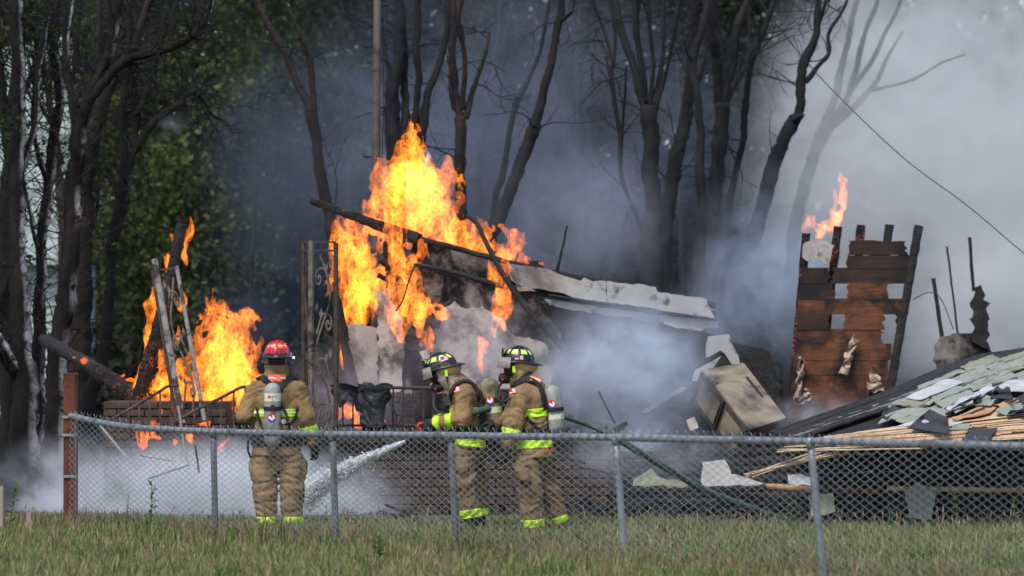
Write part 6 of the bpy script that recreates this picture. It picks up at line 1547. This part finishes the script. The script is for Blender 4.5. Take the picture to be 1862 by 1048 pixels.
obj('bumper', *tube([P(745, 798.5, 44.62), P(738, 802.5, 44.62)], 0.054, 16), M_black, nz)
obj('bail_handle', *tube(smooth_path([P(766, 788, 44.56), P(760, 776, 44.55), P(764, 770, 44.55), P(770, 772, 44.55)], 5), 0.013, 8), M_red, nz, smooth=True)
obj('pistol_grip', *tube([P(760, 792, 44.6), P(770, 808, 44.6)], [0.022, 0.018], 10), M_rubber, nz, smooth=True)
_t = NT('broken_white_water'); _v = _t.coord('Object')
_b = _t.principled(_t.ramp(_t.noise(_v, 18, 4), [(0.3, (0.68, 0.70, 0.72)), (0.7, (0.86, 0.87, 0.88))]), 0.25, 0, _t.bump(_t.noise(_v, 60, 4), 0.6, 0.02), 0.5)
M_water = _t.m
ws = thing('water_stream', 'white jet of water shooting from the hose nozzle', 'water', P(640, 860, 45.6), kind='thing')
A_, B_ = P(739, 802.5, 44.62), P(548, 898, 46.6)
rw = np.random.default_rng(12)
def jet(k): 
    p = A_ + (B_ - A_) * k; p = p.copy(); p[2] += 0.06 * k * (1 - k) * 4 * 0.5; return p
pts = np.array([jet(k) for k in np.linspace(0, 1, 70)]); rr = 0.022 + 0.055 * np.linspace(0, 1, 70) ** 1.3
V, F = tube(pts, rr * 0.85, 14, bump=0.6, freq=11.0); obj('core', V, F, M_water, ws, smooth=True)
oc = np.array([(1, 0, 0), (-1, 0, 0), (0, 1, 0), (0, -1, 0), (0, 0, 1), (0, 0, -1)], float); of = np.array([(0, 2, 4), (2, 1, 4), (1, 3, 4), (3, 0, 4), (2, 0, 5), (1, 2, 5), (3, 1, 5), (0, 3, 5)])
nd = 8000; kk = rw.random(nd) ** 0.55
cc = np.array([jet(k) for k in kk]) + rw.normal(size=(nd, 3)) * (0.010 + 0.062 * kk ** 1.5)[:, None] * np.array([1, 0.8, 1]); cc[:, 2] -= 0.10 * kk ** 3 * rw.random(nd)
cc[:, 2] = np.maximum(cc[:, 2], 0.01)
ss = (0.0025 + 0.005 * rw.random(nd))[:, None, None]
V = (cc[:, None, :] + oc[None] * ss * np.array([2.4, 1, 1])).reshape(-1, 3); F = (of[None] + 6 * np.arange(nd)[:, None, None]).reshape(-1, 3)
o = obj('droplets', V, F, M_water, ws); o['kind'] = 'stuff'
nd = 5000; a_ = rw.random(nd); px_ = rw.uniform(150, 700, nd); py_ = 950 - 110 * rw.random(nd) ** 1.6; Y_ = rw.uniform(46.4, 47.6, nd)
cc = np.stack([PX(px_, Y_), Y_, np.maximum(PZ(py_, Y_), 0.01)], 1); ss = (0.002 + 0.004 * rw.random(nd))[:, None, None]
V = (cc[:, None, :] + oc[None] * ss).reshape(-1, 3); F = (of[None] + 6 * np.arange(nd)[:, None, None]).reshape(-1, 3)
obj('spray', V, F, M_water, kind='stuff', label='fine water spray splashing low before the burning porch', cat='spray')

# ------------------------------------------------------------------ grass, weeds, stakes
def grass_mat(name, c1, c2, tr=0.3):
    t = NT(name); g = t.n('ShaderNodeNewGeometry'); v = t.coord('Object')
    k = t.math('ADD', t.math('MULTIPLY', g.outputs['Random Per Island'], 0.65), t.math('MULTIPLY', t.noise(v, 0.7, 3), 0.35))
    col = t.ramp(k, [(0.2, c1), (0.8, c2)])
    d = t.n('ShaderNodeBsdfDiffuse'); t.l(col, d.inputs[0]); tl = t.n('ShaderNodeBsdfTranslucent'); t.l(col, tl.inputs[0])
    m = t.n('ShaderNodeMixShader'); m.inputs[0].default_value = tr; t.l(d.outputs[0], m.inputs[1]); t.l(tl.outputs[0], m.inputs[2]); t.l(m.outputs[0], t.out.inputs['Surface']); return t.m
M_gr = [grass_mat('green_grass', (0.095, 0.122, 0.034), (0.215, 0.25, 0.085)), grass_mat('pale_grass', (0.21, 0.22, 0.09), (0.37, 0.365, 0.18)), grass_mat('dry_grass', (0.22, 0.18, 0.10), (0.38, 0.32, 0.20)), grass_mat('lush_grass', (0.045, 0.095, 0.018), (0.10, 0.17, 0.035))]
rg = np.random.default_rng(21)
def blades(n, x, y, h, wd, lean, mi):
    a = rg.uniform(0, 2 * np.pi, n); d = np.stack([np.cos(a), np.sin(a), np.zeros(n)], 1); s = np.stack([-np.sin(a), np.cos(a), np.zeros(n)], 1)
    # turn blades roughly broadside so that they do not vanish edge-on
    b0 = np.stack([x, y, ground_height(x, y) - 0.01], 1); le = (lean * rg.random(n) * h)[:, None]
    m = b0 + d * le * 0.35 + np.array([0, 0, 1]) * (h * 0.55)[:, None]; t = b0 + d * le + np.array([0, 0, 1]) * (h * (1 - 0.15 * rg.random(n)))[:, None]
    w = wd[:, None]
    V = np.stack([b0 - s * w, b0 + s * w, m + s * w * 0.8, m - s * w * 0.8, t + s * w * 0.15, t - s * w * 0.15], 1).reshape(-1, 3)
    k = 6 * np.arange(n)[:, None]
    F = np.concatenate([k + np.array([0, 1, 2, 3]), k + np.array([3, 2, 4, 5])], 1).reshape(-1, 4)
    return V, F, np.repeat(mi, 2)
N = 95000
y = 46.9 - 13.4 * rg.random(N) ** 1.15; x = rg.uniform(-0.125, 0.125, N) * y
dens = perlin(np.stack([x * 0.9, y * 0.9, np.zeros(N)], 1)); luxe = perlin(np.stack([x * 1.6 + 9, y * 1.2, np.zeros(N)], 1))
h = (0.06 + 0.10 * rg.random(N)) * (1 + 0.6 * dens); h = np.where(y > 45.2, h * 0.7, h)
fn_ = E0[1] + (x - E0[0]) / (E1[0] - E0[0]) * (E1[1] - E0[1]); nearf = np.exp(-((y - fn_) / 0.5) ** 2); h = h * (1 + 0.9 * nearf * rg.random(N) ** 0.5)
mi = np.where(rg.random(N) < 0.60, 0, np.where(rg.random(N) < 0.66, 1, 2)); mi = np.where((luxe > 0.33) & (rg.random(N) < 0.75), 3, mi)
V, F, fm = blades(N, x, y, h, 0.003 + 0.0035 * rg.random(N), 0.7, mi)
go = obj('grass', V, F, M_gr, kind='stuff', label='uncut meadow grass in front of and under the fence', cat='grass')
go.data.polygons.foreach_set('material_index', fm.astype(np.int32))
# seed heads
NS = 4200
y = 46.8 - 13.0 * rg.random(NS); x = rg.uniform(-0.125, 0.125, NS) * y; y[:1600] = E0[1] + (x[:1600] - E0[0]) / (E1[0] - E0[0]) * (E1[1] - E0[1]) + 0.35 * rg.normal(size=1600); y = np.clip(y, 30, 46.8); h = (0.09 + 0.17 * rg.random(NS) ** 1.8) * np.where(y > 44.8, 0.8, 1.0)
le = rg.normal(size=(NS, 2)) * 0.05; b0 = np.stack([x, y, np.zeros(NS)], 1); tp = b0 + np.stack([le[:, 0], le[:, 1], h], 1)
s = np.tile(np.array([1.0, 0, 0]), (NS, 1)); w1, w2 = 0.0016, (0.004 + 0.005 * rg.random(NS))[:, None]
md = b0 + (tp - b0) * 0.72
V = np.stack([b0 - s * w1, b0 + s * w1, md + s * w1, md - s * w1, md + (tp - md) * 0.4 + s * w2, md + (tp - md) * 0.4 - s * w2, tp + s * w1, tp - s * w1], 1).reshape(-1, 3); k = 8 * np.arange(NS)[:, None]
F = np.concatenate([k + np.array([0, 1, 2, 3]), k + np.array([3, 2, 4, 5]), k + np.array([5, 4, 6, 7])], 1).reshape(-1, 4)
M_seed = grass_mat('seed_heads', (0.17, 0.11, 0.075), (0.33, 0.25, 0.16), 0.3)
obj('seed_grass', V, F, M_seed, kind='stuff', label='brownish grass seed heads standing above the meadow', cat='grass')
def weed(label, px, Y, h, seed, n=14, leaf=0.045, mat=None):
    r = np.random.default_rng(seed); x = PX(px, Y); t = thing('weed', label, 'weed', (x, Y, 0), 'tall weeds along the fence')
    top = np.array([x + r.normal() * 0.05, Y + r.normal() * 0.03, h]); st = smooth_path([(x, Y, -0.02), ((x + top[0]) / 2 + r.normal() * 0.02, Y, h * 0.5), top], 8)
    obj('stem', *tube(st, np.linspace(0.006, 0.002, len(st)), 5), M_gr[3], t)
    for k in range(n):
        f = 0.2 + 0.8 * k / n; p = np.array([np.interp(f * (len(st) - 1), np.arange(len(st)), st[:, i]) for i in range(3)])
        a = r.uniform(0, 6.28); L = leaf * (1.25 - 0.6 * f) * (0.7 + 0.6 * r.random()); d = np.array([math.cos(a), math.sin(a), 0.5]); s_ = np.array([-math.sin(a), math.cos(a), 0.2])
        V = [p, p + d * L * 0.5 + s_ * L * 0.22, p + d * L, p + d * L * 0.5 - s_ * L * 0.22]; obj('leaf', V, [(0, 1, 2, 3)], mat or M_gr[3], t)
weed('tall leafy weed at the fence between corner post and red helmet firefighter', 272, 42.6, 0.58, 1, 34, 0.08); weed('thin weed right behind the fence near the corner post', 232, 43.2, 0.42, 2, 14); weed('short leafy weed left of the rusty corner post', 12, 44.0, 0.5, 3, 26, 0.07)
weed('weed with small leaves below the hanging shingle', 1620, 43.5, 0.34, 4, 18, 0.05); weed('tall thin weed at the picture edge before the roof slab', 1852, 37.5, 0.62, 5, 20, 0.06, M_gr[1]); weed('upright weed beside the last steel post', 1440, 43.0, 0.36, 6, 18, 0.05); weed('pale weed stalk near the second steel post', 1180, 42.5, 0.34, 7, 10, 0.04, M_gr[2]); weed('small bright weed before the third firefighter', 1070, 40.0, 0.26, 8, 16, 0.07); weed('bushy low weed in the grass under the fence', 700, 38.2, 0.24, 9, 26, 0.08); weed('slim weed rising before the red helmet firefighter', 492, 43.0, 0.36, 10, 16, 0.05); weed('slender weed in front of the dark roof void', 1735, 42.0, 0.5, 11, 14, 0.05, M_gr[0])
M_stake = pm('weathered_stake', (0.24, 0.19, 0.15), (0.36, 0.30, 0.25), 10, 0.9, bump=0.4, stretch=(1, 1, 0.2))
for px, yt, Y, lab in ((53, 932, 44.2, 'short pale wooden stake left of the rusty post'), (2, 884, 44.4, 'weathered stake cut off by the picture edge')):
    V, F = rough_bar((PX(px, Y), Y, -0.05), (PX(px, Y), Y, PZ(yt, Y)), 0.05, 0.03, 8, 0.002, 8, up=(0, 1, 0)); obj('wooden_stake', V, F, M_stake, base=(PX(px, Y), Y, 0), label=lab, cat='stake')
V, F = rough_bar(P(-20, 944, 46.3), P(124, 949, 46.1), 0.06, 0.05, 16, 0.006, 6); obj('edging_board', V, F, M_lightscrap, base=P(124, 949, 46.1), label='grey board lying on the ground left of the rusty post', cat='board')
# ------------------------------------------------------------------ fire
def flame_mat(name, col, strength, scale=14.0):
    t = NT(name)
    v = t.coord('Object', (1, 1, 0.62))
    n = t.noise(v, scale, 3, 0.6, 1.2)
    rd = t.math('ABSOLUTE', t.math('SUBTRACT', n, 0.5))
    k = t.mapr(rd, 0.0, 0.14, 2.2, 0.25)
    k2 = t.mapr(t.noise(v, scale * 0.25, 2, 0.5, 0.5), 0.35, 0.65, 0.35, 1.35)
    e = t.n('ShaderNodeEmission'); e.inputs[0].default_value = (*col, 1)
    t.l(t.math('MULTIPLY', t.math('MULTIPLY', k, k2), strength), e.inputs[1])
    tr = t.n('ShaderNodeBsdfTransparent')
    a = t.n('ShaderNodeAddShader'); t.l(tr.outputs[0], a.inputs[0]); t.l(e.outputs[0], a.inputs[1])
    t.l(a.outputs[0], t.out.inputs['Surface'])
    t.m.cycles.emission_sampling = 'NONE'
    return t.m
M_flame = flame_mat('flame_sheets', (1.0, 0.215, 0.018), 0.108)
M_flame_dim = flame_mat('flame_sheets_thin', (1.0, 0.15, 0.014), 0.17, 18.0)

def flame(label, blobs, Y, h=0.022, seed=0, depth=0.8, shells=4, warp=1.0, mat=None, grow=0.035, k=0.08, small=False):
    """blobs: (px, py, rx, ry[, dY]) ellipsoids of burning gas; the mesh is a set of folded flame fronts"""
    B = []
    for b in blobs:
        y = Y + (b[4] if len(b) > 4 else 0)
        rx, rz = S(b[2], y), S(b[3], y)
        B.append((P(b[0], b[1], y), np.array([rx, max(min(rx, rz) * depth, 0.05), rz])))
    lo = np.min([c - r for c, r in B], 0) - 0.22; hi = np.max([c + r for c, r in B], 0) + 0.22
    hi[2] += 0.12
    G, o = grid(lo, hi, h)
    e0 = None
    for c, r in B:
        e = ellipsoid(G, c, r); e0 = e if e0 is None else np.minimum(e0, e)
    near = e0 < 0.17
    g = G[near]
    s3 = np.array([1, 1, 0.5], np.float32)
    sd = seed * 7.77
    w = np.stack([perlin(g * 2.6 * s3 + sd), perlin(g * 2.6 * s3 + sd + 40), perlin(g * 2.6 * s3 + sd + 80)], -1) * 0.20 * warp
    w += np.stack([perlin(g * 6.3 * s3 + sd + 9), perlin(g * 6.3 * s3 + sd + 49), perlin(g * 6.3 * s3 + sd + 89)], -1) * 0.16 * warp
    w += np.stack([perlin(g * 15 * s3 + sd + 3), perlin(g * 15 * s3 + sd + 43), perlin(g * 15 * s3 + sd + 83)], -1) * 0.075 * warp
    q = g + w * np.array([1, 0.7, 1.5], np.float32)
    env = None
    for c, r in B:
        e = ellipsoid(q, c, r)
        env = e if env is None else smin(env, e, k)
    Vs, Fs, n = [], [], 0
    for i in range(shells):
        fq = 3.6 + 1.5 * i
        nz = fbm((g + 0.6 * w) * fq * s3 + 23.1 * i + sd, 2)
        ed = fbm(g * (5.0 + i) * np.array([1, 1, 0.42], np.float32) + 11.7 * i + sd, 3)
        f = np.full(G.shape[:3], 1.0, np.float32)
        f[near] = np.maximum(env - grow * warp + 0.7 * grow * i + (0.03 + 2.2 * grow) * warp * ed, (np.abs(nz) - (0.2 if i else 0.3)) * 0.25)
        V, F = surface_nets(f, h, o)
        Vs.append(V); Fs.append(F + n); n += len(V)
    c0 = B[0][0].copy(); c0[2] = lo[2] + 0.2
    fo = obj('flame', np.concatenate(Vs), np.concatenate(Fs), mat or M_flame, smooth=True, base=c0, label=label, cat='fire', group='flames in the burning house')
    if small: fo['kind'] = 'stuff'
    return fo

flame('tall bright yellow flames rising above the sloping charred rafter', [
    (752, 274, 13, 26), (742, 300, 26, 24), (785, 302, 16, 20), (748, 315, 44, 38), (780, 335, 34, 38), (718, 335, 16, 22), (744, 365, 38, 40), (778, 388, 42, 38), (738, 402, 38, 30), (805, 420, 38, 26),
    (842, 436, 32, 18), (885, 449, 28, 13), (918, 460, 16, 8), (692, 385, 14, 18)], 53.6, 0.028, 1, shells=6)
flame('tall column of flame beside the scrollwork iron column', [
    (650, 425, 18, 34), (660, 470, 26, 40), (655, 520, 32, 44), (652, 560, 32, 34), (668, 500, 16, 60), (628, 490, 10, 30), (637, 410, 10, 16)], 53.0, 0.026, 2, shells=6)
flame('flames licking between the broken white plaster panels', [
    (722, 450, 14, 22), (735, 490, 16, 26), (742, 540, 20, 30), (745, 580, 18, 24), (765, 553, 22, 8), (710, 430, 10, 8)], 51.5, 0.02, 3, shells=5, grow=0.02)
flame('narrow flame hanging on the plaster wall below the bent pipe', [
    (898, 490, 6, 18), (908, 520, 11, 24), (916, 548, 14, 24), (924, 568, 12, 16)], 51.2, 0.018, 4, shells=4, grow=0.015, warp=0.8)
flame('small flame just above the leaning firefighter helmet', [(783, 634, 10, 9), (788, 622, 5, 14)], 50.9, 0.015, 5, shells=3, warp=0.5, grow=0.01, k=0.03)
flame('thin orange flame on the wall between two black helmets', [(876, 650, 5, 22), (874, 632, 4, 14), (872, 668, 5, 8)], 50.8, 0.014, 6, shells=3, warp=0.5, mat=M_flame_dim, grow=0.008, k=0.03)
flame('billowing bright flames behind the firefighter in red helmet', [
    (408, 590, 14, 22), (450, 584, 7, 12), (415, 615, 38, 36), (408, 660, 50, 46), (430, 690, 45, 40), (390, 705, 60, 34), (345, 712, 40, 22), (300, 702, 26, 20), (322, 690, 16, 22), (455, 700, 25, 35)], 50.6, 0.026, 7, shells=6)
flame('flames running up the leaning charred post', [
    (347, 436, 6, 18), (340, 470, 8, 22), (316, 446, 6, 16), (310, 485, 7, 18), (298, 525, 8, 18), (282, 548, 8, 20), (272, 585, 8, 24), (262, 625, 8, 28),
    (256, 665, 7, 26), (247, 700, 8, 20), (330, 545, 7, 18), (318, 600, 5, 20), (296, 650, 7, 24), (288, 690, 8, 20)], 50.95, 0.018, 8, shells=4, warp=0.5, k=0.02, grow=0.006, small=True)
flame('curling flame on top of the standing plank wall', [
    (1488, 424, 20, 12), (1502, 402, 15, 13), (1516, 385, 10, 12), (1526, 362, 7, 14), (1529, 342, 5, 10), (1466, 405, 5, 4)], 54.9, 0.016, 9, shells=4, warp=0.8, grow=0.015)
flame('low flames burning under the brick porch steps', [
    (258, 792, 4, 16), (268, 800, 4, 12), (281, 788, 5, 17), (290, 806, 6, 4), (318, 803, 9, 3), (348, 800, 5, 13), (366, 776, 12, 4), (330, 742, 5, 5), (300, 750, 5, 5), (404, 809, 12, 3), (262, 815, 4, 6)], 48.9, 0.013, 10, shells=3, warp=0.4, mat=M_flame_dim, k=0.012, grow=0.004, small=True)
flame('low flames glowing behind the porch railing and burnt cloth', [
    (640, 760, 22, 14), (665, 758, 24, 16), (690, 764, 14, 10), (620, 745, 8, 18)], 49.6, 0.018, 11, shells=3, warp=0.6, mat=M_flame_dim, k=0.03, grow=0.01)
flame('sliver of flame between iron column and charred door post', [(617, 600, 4, 26), (619, 640, 5, 24), (616, 570, 4, 14)], 52.4, 0.016, 12, shells=4, warp=0.4, k=0.03, grow=0.008)
flame('row of small flames along the lower roof edge', [
    (965, 482, 10, 4), (985, 487, 7, 4), (948, 472, 8, 5)], 52.0, 0.014, 13, shells=2, warp=0.4, mat=M_flame_dim, k=0.02, grow=0.006, small=True)
flame('small flames glowing on the charred fallen beam', [
    (140, 650, 6, 2.5), (160, 660, 7, 2.5), (130, 646, 4, 2.5), (226, 694, 7, 3), (240, 701, 7, 3)], 51.85, 0.010, 14, shells=2, warp=0.3, mat=M_flame_dim, k=0.02, grow=0.004, small=True)
# ------------------------------------------------------------------ smoke
def smoke_mat(name, density, albedo, scale, lo=0.42, hi=0.68, seed=0.0, aniso=0.2, edge=0.25, emit=None, stretch=(1, 1, 1), step=1.0):
    t = NT(name)
    c = t.n('ShaderNodeTexCoord')
    ln = t.n('ShaderNodeVectorMath', operation='LENGTH'); t.l(c.outputs['Object'], ln.inputs[0])
    fall = t.mapr(ln.outputs[1], edge, 0.98, 1.0, 0.0, True)
    g = t.n('ShaderNodeNewGeometry'); mp = t.n('ShaderNodeMapping'); t.l(g.outputs['Position'], mp.inputs[0])
    mp.inputs['Location'].default_value = (seed, seed * 1.3, seed * 0.7); mp.inputs['Scale'].default_value = stretch
    n = t.noise(mp.outputs[0], scale, 5, 0.58, 1.0)
    n2 = t.noise(mp.outputs[0], scale * 3.2, 3, 0.5, 1.4)
    d = t.math('MULTIPLY', t.mapr(n, lo + 0.04, hi - 0.04, 0.02, 1.0), fall)
    d = t.math('MULTIPLY', d, t.mapr(n2, 0.36, 0.64, 0.25, 1.6))
    d = t.math('MULTIPLY', d, density)
    p = t.n('ShaderNodeVolumePrincipled')
    p.inputs['Color'].default_value = (*albedo, 1); t.l(d, p.inputs['Density'])
    p.inputs['Anisotropy'].default_value = aniso
    t.l(p.outputs[0], t.out.inputs['Volume'])
    try: t.m.cycles.volume_step_rate = step
    except Exception: t.m.volume_step_rate = step
    return t.m
def unit_blob(sub=3):
    import bmesh
    bm = bmesh.new(); bmesh.ops.create_icosphere(bm, subdivisions=sub, radius=1.0)
    V = np.array([v.co[:] for v in bm.verts]); F = [tuple(v.index for v in f.verts) for f in bm.faces]; bm.free(); return V, F
_UB = unit_blob()
def smoke(name, label, px, py, rx, ry, Y, ryd, mat, rot=0.0, cat='smoke'):
    V, F = _UB
    o = obj(name, V, F, mat, label=label, cat=cat, kind='stuff', group='smoke over the fire')
    o.location = tuple(P(px, py, Y)); o.scale = (S(rx, Y), ryd, S(ry, Y)); o.rotation_euler = (0, rot, 0)
    return o

# SMOKES
sm = smoke_mat
smoke('smoke', 'thick pale grey smoke filling the sky above the plank wall', 1720, 300, 430, 520, 66, 6.0, sm('pale_smoke', 0.75, (0.90, 0.89, 0.865), 0.42, 0.32, 0.64, 3.0, edge=0.35))
smoke('smoke', 'pale grey smoke drifting behind the burnt wall corner', 1860, 560, 330, 240, 60, 2.2, sm('pale_smoke_low', 0.7, (0.90, 0.89, 0.87), 0.6, 0.34, 0.62, 7.0))
smoke('smoke', 'bluish smoke rising between the charred trees and plank wall', 1390, 500, 190, 260, 56.8, 1.6, sm('blue_smoke', 0.60, (0.74, 0.84, 0.98), 0.7, 0.34, 0.64, 11.0), 0.3)
smoke('smoke', 'thin blue grey smoke hanging among the charred trees', 900, 260, 620, 430, 63.5, 5.0, sm('thin_blue_smoke', 0.11, (0.58, 0.64, 0.78), 0.45, 0.34, 0.66, 17.0))
smoke('smoke', 'dark smoke billowing up behind the left fire', 490, 430, 190, 400, 58.5, 2.6, sm('dark_smoke', 0.55, (0.16, 0.175, 0.23), 0.55, 0.36, 0.64, 23.0), 0.1)
smoke('smoke', 'grey smoke rising behind the sloping roof edge', 1060, 410, 230, 180, 55.8, 1.4, sm('grey_smoke', 0.5, (0.54, 0.58, 0.66), 0.7, 0.34, 0.64, 29.0))
smoke('smoke', 'bluish white smoke in front of the ruined wall', 1130, 690, 200, 190, 49.9, 1.3, sm('white_smoke', 1.7, (0.82, 0.90, 0.99), 0.9, 0.32, 0.62, 31.0))
smoke('smoke', 'bluish smoke over the dark hollow beside the tipped cabinet', 1240, 600, 170, 110, 51.0, 0.8, sm('hollow_smoke', 0.6, (0.74, 0.84, 0.98), 0.9, 0.34, 0.64, 67.0))
smoke('smoke', 'thin smoke drifting in front of the pale plaster', 870, 640, 180, 115, 50.5, 0.7, sm('wall_smoke', 0.75, (0.84, 0.87, 0.94), 1.1, 0.36, 0.66, 37.0))
smoke('steam', 'white steam boiling over the ground before the porch', 390, 925, 400, 150, 47.9, 1.1, sm('white_steam', 5.5, (0.94, 0.97, 1.0), 1.1, 0.28, 0.58, 41.0), cat='steam')
smoke('steam', 'thin white steam at the foot of the dark trunks', 120, 890, 170, 130, 49.5, 1.2, sm('thin_steam', 1.5, (0.95, 0.96, 0.98), 1.2, 0.34, 0.62, 43.0), cat='steam')
smoke('steam', 'steam curling between the iron column and plaster wall', 640, 720, 170, 120, 50.3, 0.9, sm('mauve_steam', 0.5, (0.82, 0.83, 0.92), 1.0, 0.34, 0.64, 47.0), cat='steam')
smoke('steam', 'wisp of white smoke under the hooked branch', 318, 222, 64, 30, 56.6, 0.3, sm('wisp', 1.3, (0.90, 0.93, 0.98), 2.6, 0.42, 0.68, 53.0, edge=0.05), -0.75, cat='smoke')
smoke('steam', 'white steam rising from the hot roof debris', 1490, 765, 130, 60, 48.5, 0.7, sm('roof_steam', 1.1, (0.95, 0.96, 0.98), 1.4, 0.36, 0.62, 59.0), cat='steam')
smoke('steam', 'steam drifting over the rubble behind the second steel post', 1180, 830, 190, 85, 47.6, 0.6, sm('rubble_steam', 1.3, (0.93, 0.95, 0.98), 1.3, 0.34, 0.62, 61.0), cat='steam')
